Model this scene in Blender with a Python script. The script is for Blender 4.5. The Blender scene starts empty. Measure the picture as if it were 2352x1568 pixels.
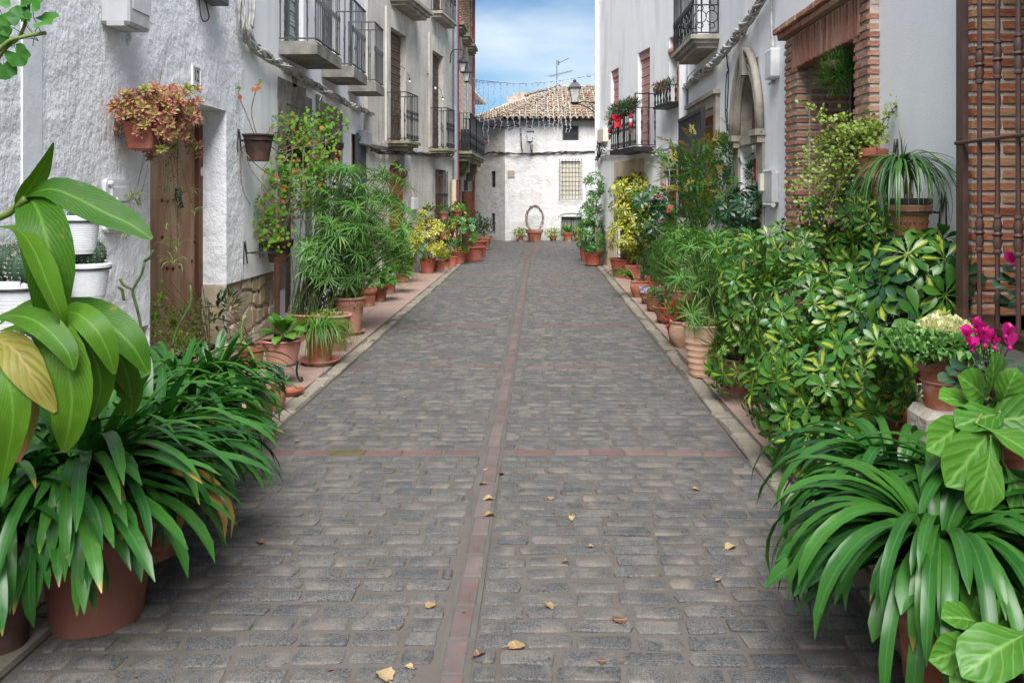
import bpy, math, random
import numpy as np
from mathutils import Vector, Matrix, Euler
R = random.Random(7)
rad = math.radians
sc = bpy.context.scene
col = sc.collection
# ------------------------------------------------------------------ camera
F, CX, CY, EYE = 1900.0, 1240.0, 447.0, 1.62      # focal length and horizon, in units of a 2352 px wide picture
cam_d = bpy.data.cameras.new('camera'); cam = bpy.data.objects.new('camera', cam_d); col.objects.link(cam)
cam.location = (0, 0, EYE); cam.rotation_euler = (rad(90), 0, 0)
cam_d.sensor_width = 36; cam_d.lens = 36 * F / 2352
cam_d.shift_x = -(CX - 1176) / 2352; cam_d.shift_y = -(784 - CY) / 2352
cam_d.clip_start = 0.05; cam_d.clip_end = 2000
sc.camera = cam
# ------------------------------------------------------------------ world, sun, exposure
SUN = Vector((0.01, -0.58, 0.80)).normalized()
el = math.asin(SUN.z); az = math.atan2(SUN.x, SUN.y)
world = bpy.data.worlds.new('World'); sc.world = world; world.use_nodes = True
nt = world.node_tree; nt.nodes.clear()
def wn(t, **k):
    n = nt.nodes.new(t)
    for a, b in k.items(): setattr(n, a, b)
    return n
sky = wn('ShaderNodeTexSky', sky_type='NISHITA'); sky.sun_disc = False
sky.sun_elevation = el; sky.sun_rotation = az; sky.altitude = 600; sky.dust_density = 0.3; sky.ozone_density = 3.0
bg1 = wn('ShaderNodeBackground'); bg1.inputs[1].default_value = 0.052
bg2 = wn('ShaderNodeBackground'); bg2.inputs[0].default_value = (0.78, 0.90, 1.0, 1); bg2.inputs[1].default_value = 0.35
tc = wn('ShaderNodeTexCoord'); mp = wn('ShaderNodeMapping'); mp.inputs['Scale'].default_value = (1.3, 1.3, 4.2)
mp.inputs['Location'].default_value = (0.75, 0.35, 0.30)
nz = wn('ShaderNodeTexNoise'); nz.inputs['Scale'].default_value = 1.9; nz.inputs['Detail'].default_value = 5; nz.inputs['Roughness'].default_value = 0.5
rp = wn('ShaderNodeValToRGB'); rp.color_ramp.elements[0].position = 0.40; rp.color_ramp.elements[1].position = 0.70
rp.color_ramp.elements[0].color = (0.06, 0.06, 0.06, 1); rp.color_ramp.elements[1].color = (0.9, 0.9, 0.9, 1)
mx = wn('ShaderNodeMixShader'); wo = wn('ShaderNodeOutputWorld')
L = nt.links.new
L(tc.outputs['Generated'], mp.inputs[0]); L(mp.outputs[0], nz.inputs[0]); L(nz.outputs[0], rp.inputs[0])
hsn = wn('ShaderNodeHueSaturation'); hsn.inputs['Saturation'].default_value = 1.75; hsn.inputs['Value'].default_value = 0.66; L(sky.outputs[0], hsn.inputs['Color']); L(hsn.outputs[0], bg1.inputs[0]); L(rp.outputs[0], mx.inputs[0]); L(bg1.outputs[0], mx.inputs[1]); L(bg2.outputs[0], mx.inputs[2])
L(mx.outputs[0], wo.inputs[0])
sl = bpy.data.lights.new('sun', 'SUN'); sl.energy = 3.5; sl.angle = rad(48); sl.color = (1.0, 0.975, 0.945)
so = bpy.data.objects.new('sun', sl); col.objects.link(so); so.rotation_euler = SUN.to_track_quat('Z', 'Y').to_euler(); so.location = (-4, -8, 14)
sc.view_settings.view_transform = 'Standard'; sc.view_settings.look = 'None'
sc.view_settings.exposure = 1.66; sc.view_settings.gamma = 1.0; sc.view_settings.use_curve_mapping = False
sc.render.engine = 'CYCLES'
sc.cycles.use_denoising = True
sc.cycles.max_bounces = 7; sc.cycles.diffuse_bounces = 4; sc.cycles.glossy_bounces = 3; sc.cycles.transmission_bounces = 4; sc.cycles.transparent_max_bounces = 8
sc.cycles.sample_clamp_indirect = 6.0

# ------------------------------------------------------------------ helpers
def P(x, y, Y):                       # picture point at a given distance
    return Vector(((x - CX) * Y / F, Y, EYE + (CY - y) * Y / F))
def G(x, y, z=0.0):                   # picture point lying on the ground
    Y = F * (EYE - z) / (y - CY)
    return Vector(((x - CX) * Y / F, Y, z))
WL = {}
def wl(o): return WL.get(o.name, Vector((0, 0, 0))) if o is not None else Vector((0, 0, 0))
def props(o, label=None, cat=None, group=None, kind=None):
    if label: o['label'] = label
    if cat: o['category'] = cat
    if group: o['group'] = group
    if kind: o['kind'] = kind
    return o
def thing(name, label, cat, loc=(0, 0, 0), group=None, rot=None):
    o = bpy.data.objects.new(name, None); col.objects.link(o)
    o.location = loc; o.empty_display_size = 0.1
    if rot is not None: o.rotation_euler = rot
    WL[o.name] = Vector(loc)
    return props(o, label, cat, group)

class MB:
    def __init__(s): s.v = []; s.f = []; s.uv = []; s.rn = []; s.mi = []; s.n = 0; s.cur = 0
    def add(s, v, f, uv=None, rnd=0.0):
        v = np.asarray(v, float).reshape(-1, 3)
        s.v.append(v); k = s.n
        for q in f: s.f.append(tuple(i + k for i in q)); s.mi.append(s.cur)
        if uv is None: uv = np.zeros((len(v), 2))
        s.uv.append(np.asarray(uv, float)); s.rn.append(np.full(len(v), rnd)); s.n += len(v)
        return s
    def box(s, c, size, M=None, rnd=0.0):
        hx, hy, hz = [q / 2 for q in size]
        v = np.array([(-hx, -hy, -hz), (hx, -hy, -hz), (hx, hy, -hz), (-hx, hy, -hz), (-hx, -hy, hz), (hx, -hy, hz), (hx, hy, hz), (-hx, hy, hz)])
        if M is not None: v = v @ np.array(M.to_3x3()).T
        return s.add(v + np.array(c), BOXF, None, rnd)
    def box8(s, pts, rnd=0.0): return s.add(pts, BOXF, None, rnd)
    def tube(s, path, r, n=6, cap=True, rnd=0.0):
        path = [Vector(p) for p in path]; m = len(path)
        rs = r if hasattr(r, '__len__') else [r] * m
        vs = []; fs = []; uv = []
        a = None
        for i, p in enumerate(path):
            t = (path[min(i + 1, m - 1)] - path[max(i - 1, 0)])
            t = t.normalized() if t.length > 1e-9 else Vector((0, 0, 1))
            if a is None: a = t.orthogonal().normalized()
            else:
                a = a - t * a.dot(t); a = a.normalized() if a.length > 1e-6 else t.orthogonal().normalized()
            b = t.cross(a)
            for k in range(n):
                an = 2 * math.pi * k / n
                vs.append(p + (a * math.cos(an) + b * math.sin(an)) * rs[i]); uv.append((k / n, i / max(1, m - 1)))
        for i in range(m - 1):
            for k in range(n):
                k2 = (k + 1) % n
                fs.append((i * n + k, i * n + k2, (i + 1) * n + k2, (i + 1) * n + k))
        if cap:
            fs.append(tuple(range(n - 1, -1, -1))); fs.append(tuple((m - 1) * n + k for k in range(n)))
        return s.add(vs, fs, uv, rnd)
    def lathe(s, c, prof, n=24, M=None, cap=True, rnd=0.0):
        vs = []; fs = []; m = len(prof)
        for r, z in prof:
            for k in range(n):
                an = 2 * math.pi * k / n; vs.append((r * math.cos(an), r * math.sin(an), z))
        for i in range(m - 1):
            for k in range(n):
                k2 = (k + 1) % n; fs.append((i * n + k, i * n + k2, (i + 1) * n + k2, (i + 1) * n + k))
        if cap:
            if prof[0][0] > 1e-4: fs.append(tuple(range(n - 1, -1, -1)))
            if prof[-1][0] > 1e-4: fs.append(tuple((m - 1) * n + k for k in range(n)))
        v = np.array(vs)
        if M is not None: v = v @ np.array(M.to_3x3()).T
        return s.add(v + np.array(c), fs, None, rnd)
    def mesh(s, name, mats, off=(0, 0, 0), smooth=False, angle=None):
        me = bpy.data.meshes.new(name)
        v = (np.concatenate(s.v) if s.v else np.zeros((0, 3))) - np.array(off)
        me.from_pydata(v.tolist(), [], s.f)
        if not isinstance(mats, (list, tuple)): mats = [mats]
        for m in mats: me.materials.append(m)
        if len(mats) > 1: me.polygons.foreach_set('material_index', s.mi)
        uvv = np.concatenate(s.uv); li = np.empty(len(me.loops), int); me.loops.foreach_get('vertex_index', li)
        if np.any(uvv):
            u = me.uv_layers.new(name='UVMap'); u.data.foreach_set('uv', uvv[li].ravel())
        rn = np.concatenate(s.rn)
        if np.any(rn):
            a = me.attributes.new('rnd', 'FLOAT', 'POINT'); a.data.foreach_set('value', rn)
        if smooth:
            me.polygons.foreach_set('use_smooth', [True] * len(me.polygons))
            if angle: me.set_sharp_from_angle(angle=rad(angle))
        me.update()
        return me
BOXF = [(0, 3, 2, 1), (4, 5, 6, 7), (0, 1, 5, 4), (1, 2, 6, 5), (2, 3, 7, 6), (3, 0, 4, 7)]
def part(name, mb, mat, parent=None, smooth=False, angle=None, label=None, cat=None, group=None, kind=None):
    off = wl(parent)
    o = bpy.data.objects.new(name, mb.mesh(name, mat, off, smooth, angle)); col.objects.link(o)
    if parent is not None: o.parent = parent
    WL[o.name] = Vector(off)
    return props(o, label, cat, group, kind)
def single(name, mb, mat, label, cat, base, smooth=False, angle=None, group=None, kind=None):   # a thing that is one mesh
    base = Vector(base)
    o = bpy.data.objects.new(name, mb.mesh(name, mat, base, smooth, angle)); col.objects.link(o); o.location = base
    WL[o.name] = base
    return props(o, label, cat, group, kind)
def inst(me, name, parent, M, kind=None):      # object sharing mesh data; M is its world matrix
    o = bpy.data.objects.new(name, me); col.objects.link(o)
    o.parent = parent
    o.matrix_basis = Matrix.Translation(-wl(parent)) @ M
    if kind: o['kind'] = kind
    return o
def TRS(loc, rz=0, ry=0, rx=0, s=1.0):
    S = Matrix.Diagonal((*((s, s, s) if not hasattr(s, '__len__') else s), 1))
    return Matrix.Translation(Vector(loc)) @ Matrix.Rotation(rz, 4, 'Z') @ Matrix.Rotation(ry, 4, 'Y') @ Matrix.Rotation(rx, 4, 'X') @ S
def frame(loc, x, z, s=1.0):                   # matrix with local X along x and Z close to z
    x = Vector(x).normalized(); z = Vector(z); y = z.cross(x)
    y = y.normalized() if y.length > 1e-5 else x.orthogonal().normalized()
    z = x.cross(y)
    m = Matrix((x, y, z)).transposed().to_4x4() @ Matrix.Diagonal((s, s, s, 1)) if not hasattr(s, '__len__') else Matrix((x, y, z)).transposed().to_4x4() @ Matrix.Diagonal((*s, 1))
    m.translation = Vector(loc); return m
def spline(pts, n):                            # Catmull-Rom through points
    pts = [Vector(p) for p in pts]; q = [pts[0] * 2 - pts[1]] + pts + [pts[-1] * 2 - pts[-2]]
    out = []; m = len(pts) - 1
    for k in range(n + 1):
        t = k / n * m; i = min(int(t), m - 1); t -= i
        a, b, c, d = q[i:i + 4]
        out.append(0.5 * ((2 * b) + (c - a) * t + (2 * a - 5 * b + 4 * c - d) * t * t + (3 * b - a - 3 * c + d) * t ** 3))
    return out
def chamfer(sx, sy, sz, b, jit=0.0, rr=R):     # box with bevelled edges, 24 verts
    mb = MB(); vs = []; idx = {}
    for ax in range(3):
        for sg in (-1, 1):
            for a in (-1, 1):
                for c in (-1, 1):
                    s = [0, 0, 0]; s[ax] = sg; o = [k for k in range(3) if k != ax]; s[o[0]] = a; s[o[1]] = c
                    h = [sx / 2, sy / 2, sz / 2]
                    p = [s[k] * (h[k] - (0 if k == ax else b)) for k in range(3)]
                    idx[(ax, tuple(s))] = len(vs); vs.append([q + rr.uniform(-jit, jit) for q in p])
    fs = []
    cyc = [(-1, -1), (1, -1), (1, 1), (-1, 1)]
    for ax in range(3):
        o = [k for k in range(3) if k != ax]
        for sg in (-1, 1):
            q = []
            for a, c in cyc:
                s = [0, 0, 0]; s[ax] = sg; s[o[0]] = a; s[o[1]] = c; q.append(idx[(ax, tuple(s))])
            flip = (sg == 1) == (ax == 1)
            fs.append(tuple(q[::-1]) if flip else tuple(q))
    for ax in range(3):                        # edge strips parallel to ax
        o = [k for k in range(3) if k != ax]
        for a in (-1, 1):
            for c in (-1, 1):
                s1 = [0, 0, 0]; s1[o[0]] = a; s1[o[1]] = c; s2 = list(s1); s1[ax] = -1; s2[ax] = 1
                s1 = tuple(s1); s2 = tuple(s2)
                fs.append((idx[(o[0], s1)], idx[(o[0], s2)], idx[(o[1], s2)], idx[(o[1], s1)]))
    for sx_ in (-1, 1):
        for sy_ in (-1, 1):
            for sz_ in (-1, 1):
                s = (sx_, sy_, sz_); fs.append((idx[(0, s)], idx[(1, s)], idx[(2, s)]))
    return np.array(vs), fs

class Wall:                                    # a facade line in plan; u runs away from p0, n points to the street
    def __init__(s, p0, p1):
        s.p0 = Vector((*p0, 0)); s.p1 = Vector((*p1, 0)); s.d = (s.p1 - s.p0); s.len = s.d.length; s.d.normalize()
        s.nn = Vector((-s.d.y, s.d.x, 0))
        if s.nn.dot(Vector((0, 0.6 * s.p0.y, 0)) - s.p0) < 0: s.nn = -s.nn
    def w(s, u, n, z): return s.p0 + s.d * u + s.nn * n + Vector((0, 0, z))
    def px(s, x, y=CY, n=0.0):
        k = (x - CX) / F; p = s.p0 + s.nn * n
        u = (k * p.y - p.x) / (s.d.x - k * s.d.y)
        Y = p.y + s.d.y * u
        return u, EYE + (CY - y) * Y / F
    def u(s, x, n=0.0): return s.px(x, CY, n)[0]
    def at(s, x, y, n=0.0):
        u, z = s.px(x, y, n); return s.w(u, n, z)
    def box(s, mb, u0, u1, n0, n1, z0, z1, rnd=0.0):
        a = [s.w(u0, n0, z0), s.w(u1, n0, z0), s.w(u1, n1, z0), s.w(u0, n1, z0), s.w(u0, n0, z1), s.w(u1, n0, z1), s.w(u1, n1, z1), s.w(u0, n1, z1)]
        mb.add(a, BOXF if s.d.cross(s.nn).z > 0 else [q[::-1] for q in BOXF], [(u0, z0), (u1, z0), (u1, z0), (u0, z0), (u0, z1), (u1, z1), (u1, z1), (u0, z1)], rnd)
        return mb
    def quad(s, mb, pts, flip=False):
        v = [s.w(*p) for p in pts]
        mb.add(v, [(0, 1, 2, 3) if not flip else (3, 2, 1, 0)], [(p[0] + p[1], p[2]) for p in pts])
    def facade(s, mb, u0, u1, z0, z1, holes=(), maxc=1.2):
        us = {u0, u1}; zs = {z0, z1}
        for h in holes: us |= {h[0], h[1]}; zs |= {h[2], h[3]}
        us = sorted(x for x in us if u0 <= x <= u1); zs = sorted(x for x in zs if z0 <= x <= z1)
        fl = s.d.cross(Vector((0, 0, 1))).dot(s.nn) < 0
        for a, b in zip(us, us[1:]):
            for c, d in zip(zs, zs[1:]):
                m = ((a + b) / 2, (c + d) / 2)
                if any(h[0] < m[0] < h[1] and h[2] < m[1] < h[3] for h in holes): continue
                s.quad(mb, [(a, 0, c), (b, 0, c), (b, 0, d), (a, 0, d)], fl)
        for h in holes:
            a, b, c, d, dep = h[:5]; skip = h[5] if len(h) > 5 else ''
            if 'a' not in skip: s.quad(mb, [(a, 0, c), (a, 0, d), (a, -dep, d), (a, -dep, c)], fl)
            if 'b' not in skip: s.quad(mb, [(b, 0, c), (b, -dep, c), (b, -dep, d), (b, 0, d)], fl)
            s.quad(mb, [(a, 0, d), (b, 0, d), (b, -dep, d), (a, -dep, d)], fl)
            s.quad(mb, [(a, 0, c), (a, -dep, c), (b, -dep, c), (b, 0, c)], fl)
    def shell(s, mb, u0, u1, z1, depth=5.0, ends=True):    # ends, back and roof that close the block behind the facade
        fl = s.d.cross(Vector((0, 0, 1))).dot(s.nn) < 0
        if ends:
            s.quad(mb, [(u0, 0, 0), (u0, 0, z1), (u0, -depth, z1), (u0, -depth, 0)], not fl)
            s.quad(mb, [(u1, 0, 0), (u1, -depth, 0), (u1, -depth, z1), (u1, 0, z1)], not fl)
        s.quad(mb, [(u0, 0, z1), (u1, 0, z1), (u1, -depth, z1), (u0, -depth, z1)], fl)
        s.quad(mb, [(u0, -depth, 0), (u0, -depth, z1), (u1, -depth, z1), (u1, -depth, 0)], fl)
    def arch(s, mb, curve, ztop, dep, n=0.0):   # fills between an arch curve and the rectangle above it, plus the soffit
        fl = s.d.cross(Vector((0, 0, 1))).dot(s.nn) < 0
        for (a, za), (b, zb) in zip(curve, curve[1:]):
            s.quad(mb, [(a, n, za), (b, n, zb), (b, n, ztop), (a, n, ztop)], fl)
            s.quad(mb, [(a, n, za), (a, n - dep, za), (b, n - dep, zb), (b, n, zb)], fl)
# ------------------------------------------------------------------ materials
def newmat(name):
    m = bpy.data.materials.new(name); m.use_nodes = True; t = m.node_tree
    b = t.nodes['Principled BSDF']; return m, t, b
class NT:
    def __init__(s, t): s.t = t
    def n(s, ty, **k):
        q = s.t.nodes.new(ty)
        for a, b in k.items():
            if a.startswith('i_'):
                key = a[2:]; q.inputs[int(key) if key.isdigit() else key].default_value = b
            else: setattr(q, a, b)
        return q
    def l(s, a, b): s.t.links.new(a, b)
    def noise(s, vec, scale, detail=4, rough=0.55):
        q = s.n('ShaderNodeTexNoise'); q.inputs['Scale'].default_value = scale; q.inputs['Detail'].default_value = detail; q.inputs['Roughness'].default_value = rough
        if vec is not None: s.l(vec, q.inputs['Vector'])
        return q.outputs[0]
    def ramp(s, fac, stops):
        q = s.n('ShaderNodeValToRGB'); e = q.color_ramp.elements
        while len(e) < len(stops): e.new(0.5)
        for k, (p, c) in enumerate(stops):
            e[k].position = p; e[k].color = (*c, 1) if hasattr(c, '__len__') else (c, c, c, 1)
        s.l(fac, q.inputs[0]); return q.outputs[0]
    def mix(s, f, a, b, mode='MIX'):
        q = s.n('ShaderNodeMix', data_type='RGBA', blend_type=mode)
        for i, v in ((0, f), (6, a), (7, b)):
            if hasattr(v, 'node'): s.l(v, q.inputs[i])
            else: q.inputs[i].default_value = v if i == 0 else ((*v, 1) if len(v) == 3 else v)
        return q.outputs[2]
    def math(s, op, a, b=None, c=None):
        q = s.n('ShaderNodeMath', operation=op)
        for i, v in enumerate((a, b, c)):
            if v is None: continue
            if hasattr(v, 'node'): s.l(v, q.inputs[i])
            else: q.inputs[i].default_value = v
        return q.outputs[0]
    def coord(s, kind='Object', scale=None):
        q = s.n('ShaderNodeTexCoord').outputs[kind]
        if scale is not None:
            m = s.n('ShaderNodeMapping'); m.inputs['Scale'].default_value = scale; s.l(q, m.inputs[0]); q = m.outputs[0]
        return q
    def bump(s, h, b, strength, dist):
        q = s.n('ShaderNodeBump'); q.inputs['Strength'].default_value = strength; q.inputs['Distance'].default_value = dist
        s.l(h, q.inputs['Height'])
        if b.inputs['Normal'].is_linked: s.l(b.inputs['Normal'].links[0].from_socket, q.inputs['Normal'])
        s.l(q.outputs[0], b.inputs['Normal'])
    def rand(s): return s.n('ShaderNodeObjectInfo').outputs['Random']
def surf(name, c1, c2, scale=6, rough=0.85, spec=0.3, bump=None, dirt=None, rnd=0.0, coordscale=None, metal=0.0, fine=None, detail=5, lo=0.3, hi=0.7):
    """mottled two-colour surface; bump=[(scale, strength, dist)], dirt=(colour, scale, amount, coordscale), rnd=brightness spread per object"""
    m, t, b = newmat(name); N = NT(t); v = N.coord('Object', coordscale)
    c = N.ramp(N.noise(v, scale, detail), [(lo, c1), (hi, c2)])
    if fine:
        f = N.noise(v, fine[0], 2); c = N.mix(fine[1], c, N.ramp(f, [(0.35, 0.0), (0.65, 1.0)]), 'OVERLAY')
    if dirt:
        d = N.noise(N.coord('Object', dirt[3] if len(dirt) > 3 else None), dirt[1], 6, 0.65)
        c = N.mix(N.math('MULTIPLY', N.ramp(d, [(0.48, 0.0), (0.72, 1.0)]), dirt[2]), c, dirt[0])
    if rnd:
        r = N.math('MULTIPLY_ADD', N.rand(), 2 * rnd, 1 - rnd)
        at = N.n('ShaderNodeAttribute', attribute_name='rnd').outputs['Fac']
        r = N.math('MULTIPLY', r, N.math('ADD', 1.0, N.math('MULTIPLY', at, rnd)))
        hs = N.n('ShaderNodeHueSaturation'); N.l(r, hs.inputs['Value']); N.l(c, hs.inputs['Color']); c = hs.outputs[0]
    N.l(c, b.inputs['Base Color']); b.inputs['Roughness'].default_value = rough; b.inputs['Specular IOR Level'].default_value = spec
    b.inputs['Metallic'].default_value = metal
    for sc_, st, di in (bump or []): N.bump(N.noise(v, sc_, 4, 0.6), b, st, di)
    return m
def flat(name, c, rough=0.6, spec=0.4, metal=0.0):
    return surf(name, [q * 0.88 for q in c], [min(1, q * 1.08) for q in c], 9, rough, spec, None, None, 0.06, metal=metal)
MT = {}
MT['plaster_rough'] = surf('plaster_rough', (0.72, 0.735, 0.755), (0.82, 0.83, 0.845), 2.2, 0.9, 0.2, [(3.5, 0.4, 0.06), (12, 0.35, 0.02), (40, 0.45, 0.008)], ((0.46, 0.46, 0.47), 3.0, 0.35, (1, 1, 0.5)))
def limewash():
    m, t, b = newmat('limewash'); N = NT(t); v = N.coord()
    c = N.ramp(N.noise(v, 1.6, 5), [(0.3, (0.74, 0.755, 0.775)), (0.7, (0.83, 0.84, 0.855))])
    fl = N.noise(N.coord('Object', (1, 1.6, 0.55)), 11, 6, 0.7); pit = N.ramp(fl, [(0.60, 0.0), (0.68, 1.0)])
    c = N.mix(N.math('MULTIPLY', pit, 0.4), c, (0.42, 0.42, 0.43))
    c = N.mix(N.ramp(N.noise(N.coord('Object', (1, 1, 0.35)), 1.4, 6, 0.65), [(0.52, 0.0), (0.78, 0.45)]), c, (0.50, 0.50, 0.50))
    cr = N.n('ShaderNodeTexVoronoi', feature='DISTANCE_TO_EDGE'); cr.inputs['Scale'].default_value = 1.1
    wv = N.n('ShaderNodeVectorMath', operation='ADD'); N.l(v, wv.inputs[0]); nn = N.n('ShaderNodeTexNoise'); nn.inputs['Scale'].default_value = 2.5; nn.inputs['Detail'].default_value = 5; N.l(v, nn.inputs['Vector']); N.l(nn.outputs['Color'], wv.inputs[1]); N.l(wv.outputs[0], cr.inputs['Vector'])
    ck = N.ramp(cr.outputs[0], [(0.0, 1.0), (0.006, 0.0)])
    c = N.mix(N.math('MULTIPLY', ck, 0.35), c, (0.35, 0.34, 0.33))
    N.l(c, b.inputs['Base Color']); b.inputs['Roughness'].default_value = 0.92; b.inputs['Specular IOR Level'].default_value = 0.15
    N.bump(N.noise(v, 3.2, 5, 0.6), b, 0.55, 0.09); N.bump(N.noise(N.coord('Object', (1, 1.4, 0.6)), 14, 5, 0.65), b, 0.5, 0.025)
    N.bump(N.math('SUBTRACT', 1.0, pit), b, 0.5, 0.012); return m
MT['limewash'] = limewash()
MT['plaster_patch'] = surf('plaster_patch', (0.66, 0.68, 0.71), (0.74, 0.755, 0.78), 3, 0.85, 0.2, [(9, 0.2, 0.02), (70, 0.3, 0.004)])
MT['plaster_smooth'] = surf('plaster_smooth', (0.75, 0.76, 0.775), (0.82, 0.825, 0.835), 1.2, 0.85, 0.25, [(3, 0.15, 0.03), (55, 0.25, 0.004)], ((0.46, 0.45, 0.44), 1.3, 0.5, (1.6, 1.6, 0.3)))
MT['plaster_grain'] = surf('plaster_grain', (0.70, 0.71, 0.73), (0.77, 0.78, 0.795), 1.5, 0.85, 0.25, [(4, 0.12, 0.02), (90, 0.55, 0.005)])
def far_plaster():
    m, t, b = newmat('plaster_whitewash'); N = NT(t); v = N.coord()
    c = N.ramp(N.noise(v, 3.0, 5), [(0.3, (0.50, 0.487, 0.462)), (0.7, (0.60, 0.592, 0.578))])
    d = N.noise(N.coord('Object', (1.6, 1.6, 0.7)), 2.4, 8, 0.75)
    c = N.mix(N.ramp(d, [(0.53, 0.0), (0.76, 0.75)]), c, (0.27, 0.24, 0.20))
    d2 = N.noise(N.coord('Object', (2.0, 2.0, 1.2)), 5.5, 8, 0.8)
    sx = N.n('ShaderNodeSeparateXYZ'); N.l(v, sx.inputs[0])
    left = N.ramp(N.math('MULTIPLY_ADD', sx.outputs[0], -1.2, -1.2), [(0.0, 0.0), (0.6, 0.75)])
    c = N.mix(N.math('MULTIPLY', N.ramp(d2, [(0.44, 0.0), (0.64, 1.0)]), left), c, (0.36, 0.35, 0.33))
    low = N.ramp(N.math('MULTIPLY_ADD', sx.outputs[2], -1.6, 0.8), [(0.0, 0.0), (1.0, 0.7)])
    c = N.mix(N.math('MULTIPLY', N.ramp(N.noise(v, 3.5, 6, 0.7), [(0.45, 0.0), (0.6, 1.0)]), low), c, (0.35, 0.29, 0.20))
    N.l(c, b.inputs['Base Color']); b.inputs['Roughness'].default_value = 0.95; b.inputs['Specular IOR Level'].default_value = 0.1
    N.bump(N.noise(v, 4.0, 4, 0.6), b, 0.5, 0.08); N.bump(N.noise(N.coord('Object', (1, 1, 1.8)), 10, 5, 0.65), b, 0.45, 0.03)
    return m
MT['plaster_far'] = far_plaster()
def ashlar():
    m, t, b = newmat('ashlar_stone'); N = NT(t); v = N.coord()
    c = N.ramp(N.noise(v, 2.2, 6, 0.6), [(0.3, (0.44, 0.415, 0.365)), (0.72, (0.62, 0.59, 0.53))])
    st = N.noise(N.coord('Object', (3.5, 3.5, 0.35)), 2.2, 6, 0.7)
    c = N.mix(N.ramp(st, [(0.5, 0.0), (0.74, 0.75)]), c, (0.17, 0.16, 0.15))
    c = N.mix(N.ramp(N.noise(N.coord('Object', (2, 2, 0.5)), 1.1, 4), [(0.55, 0.0), (0.75, 0.6)]), c, (0.60, 0.55, 0.46))
    uv = N.coord('UV'); br = N.n('ShaderNodeTexBrick'); N.l(uv, br.inputs['Vector'])
    br.inputs['Scale'].default_value = 1.0; br.inputs['Mortar Size'].default_value = 0.006; br.inputs['Brick Width'].default_value = 0.8; br.inputs['Row Height'].default_value = 0.42
    c = N.mix(N.math('MULTIPLY', br.outputs['Fac'], 0.3), c, (0.30, 0.26, 0.20))
    N.l(c, b.inputs['Base Color']); b.inputs['Roughness'].default_value = 0.9; b.inputs['Specular IOR Level'].default_value = 0.2
    N.bump(N.noise(v, 30, 5, 0.6), b, 0.3, 0.01); N.bump(N.math('SUBTRACT', 1.0, br.outputs['Fac']), b, 0.25, 0.006)
    return m
MT['ashlar'] = ashlar()
MT['trim_stone'] = surf('trim_stone', (0.46, 0.43, 0.375), (0.62, 0.59, 0.525), 3, 0.9, 0.2, [(25, 0.3, 0.01)], ((0.20, 0.18, 0.15), 2.5, 0.7, (3, 3, 0.4)))
MT['sandstone'] = surf('sandstone', (0.47, 0.38, 0.26), (0.62, 0.53, 0.40), 3, 0.85, 0.2, [(25, 0.25, 0.01)], ((0.28, 0.19, 0.12), 3, 0.5, (2, 2, 0.6)), 0.07)
MT['mossy_stone'] = surf('mossy_stone', (0.14, 0.135, 0.09), (0.33, 0.30, 0.22), 7, 0.95, 0.1, [(14, 0.5, 0.02)], ((0.10, 0.11, 0.05), 5, 0.8))
MT['mould_stone'] = surf('mould_stone', (0.27, 0.24, 0.195), (0.39, 0.355, 0.295), 4, 0.9, 0.2, [(20, 0.3, 0.01)], ((0.12, 0.12, 0.09), 5, 0.6))
MT['concrete'] = surf('concrete', (0.16, 0.155, 0.13), (0.30, 0.295, 0.26), 4, 0.9, 0.2, [(12, 0.4, 0.015)], ((0.07, 0.065, 0.05), 3, 0.8))
MT['brown_wall'] = surf('brown_wall', (0.32, 0.25, 0.18), (0.48, 0.40, 0.31), 5, 0.95, 0.1, [(9, 0.8, 0.05)], ((0.10, 0.09, 0.08), 4, 0.6))
MT['cream_wall'] = surf('cream_wall', (0.66, 0.63, 0.57), (0.76, 0.74, 0.69), 2, 0.9, 0.2, [(25, 0.2, 0.01)])
MT['stone_wood'] = surf('stone_wood', (0.15, 0.135, 0.115), (0.30, 0.27, 0.23), 5, 0.95, 0.1, [(10, 0.8, 0.04)], ((0.40, 0.37, 0.33), 6, 0.5), coordscale=(1.5, 1.5, 0.6))
def brick_mat(name, c1, c2, c3, bumpd=0.008, over=None, orr=(0.42, 0.66)):
    m, t, b = newmat(name); N = NT(t); v = N.coord('Object'); r = N.rand()
    vv = N.n('ShaderNodeVectorMath', operation='ADD'); N.l(v, vv.inputs[0]); N.l(r, vv.inputs[1]); v = vv.outputs[0]
    at = N.n('ShaderNodeAttribute', attribute_name='rnd').outputs['Fac']
    rr = N.math('FRACT', N.math('ADD', r, at))
    c = N.ramp(rr, [(0.0, c1), (0.55, c2), (1.0, c3)])
    c = N.mix(0.55, c, N.ramp(N.noise(v, 3.0, 6, 0.7), [(0.3, 0.22), (0.7, 0.8)]), 'OVERLAY')
    if over: c = N.mix(N.ramp(N.noise(N.coord('Generated'), 2.2, 5, 0.65), [(orr[0], 0.0), (orr[1], 0.85)]), c, over)
    N.l(c, b.inputs['Base Color']); b.inputs['Roughness'].default_value = 0.92; b.inputs['Specular IOR Level'].default_value = 0.15
    N.bump(N.noise(v, 9, 5, 0.7), b, 0.7, bumpd)
    return m
MT['brick'] = brick_mat('brick', (0.28, 0.12, 0.085), (0.35, 0.175, 0.125), (0.38, 0.245, 0.165), 0.010, (0.38, 0.31, 0.25), (0.58, 0.78))
MT['brick_dark'] = brick_mat('brick_window', (0.27, 0.085, 0.042), (0.34, 0.135, 0.07), (0.38, 0.215, 0.115), 0.010, (0.34, 0.27, 0.20), (0.56, 0.76))
MT['brick_tan'] = brick_mat('brick_tan', (0.33, 0.19, 0.12), (0.40, 0.28, 0.18), (0.44, 0.33, 0.22))
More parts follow.
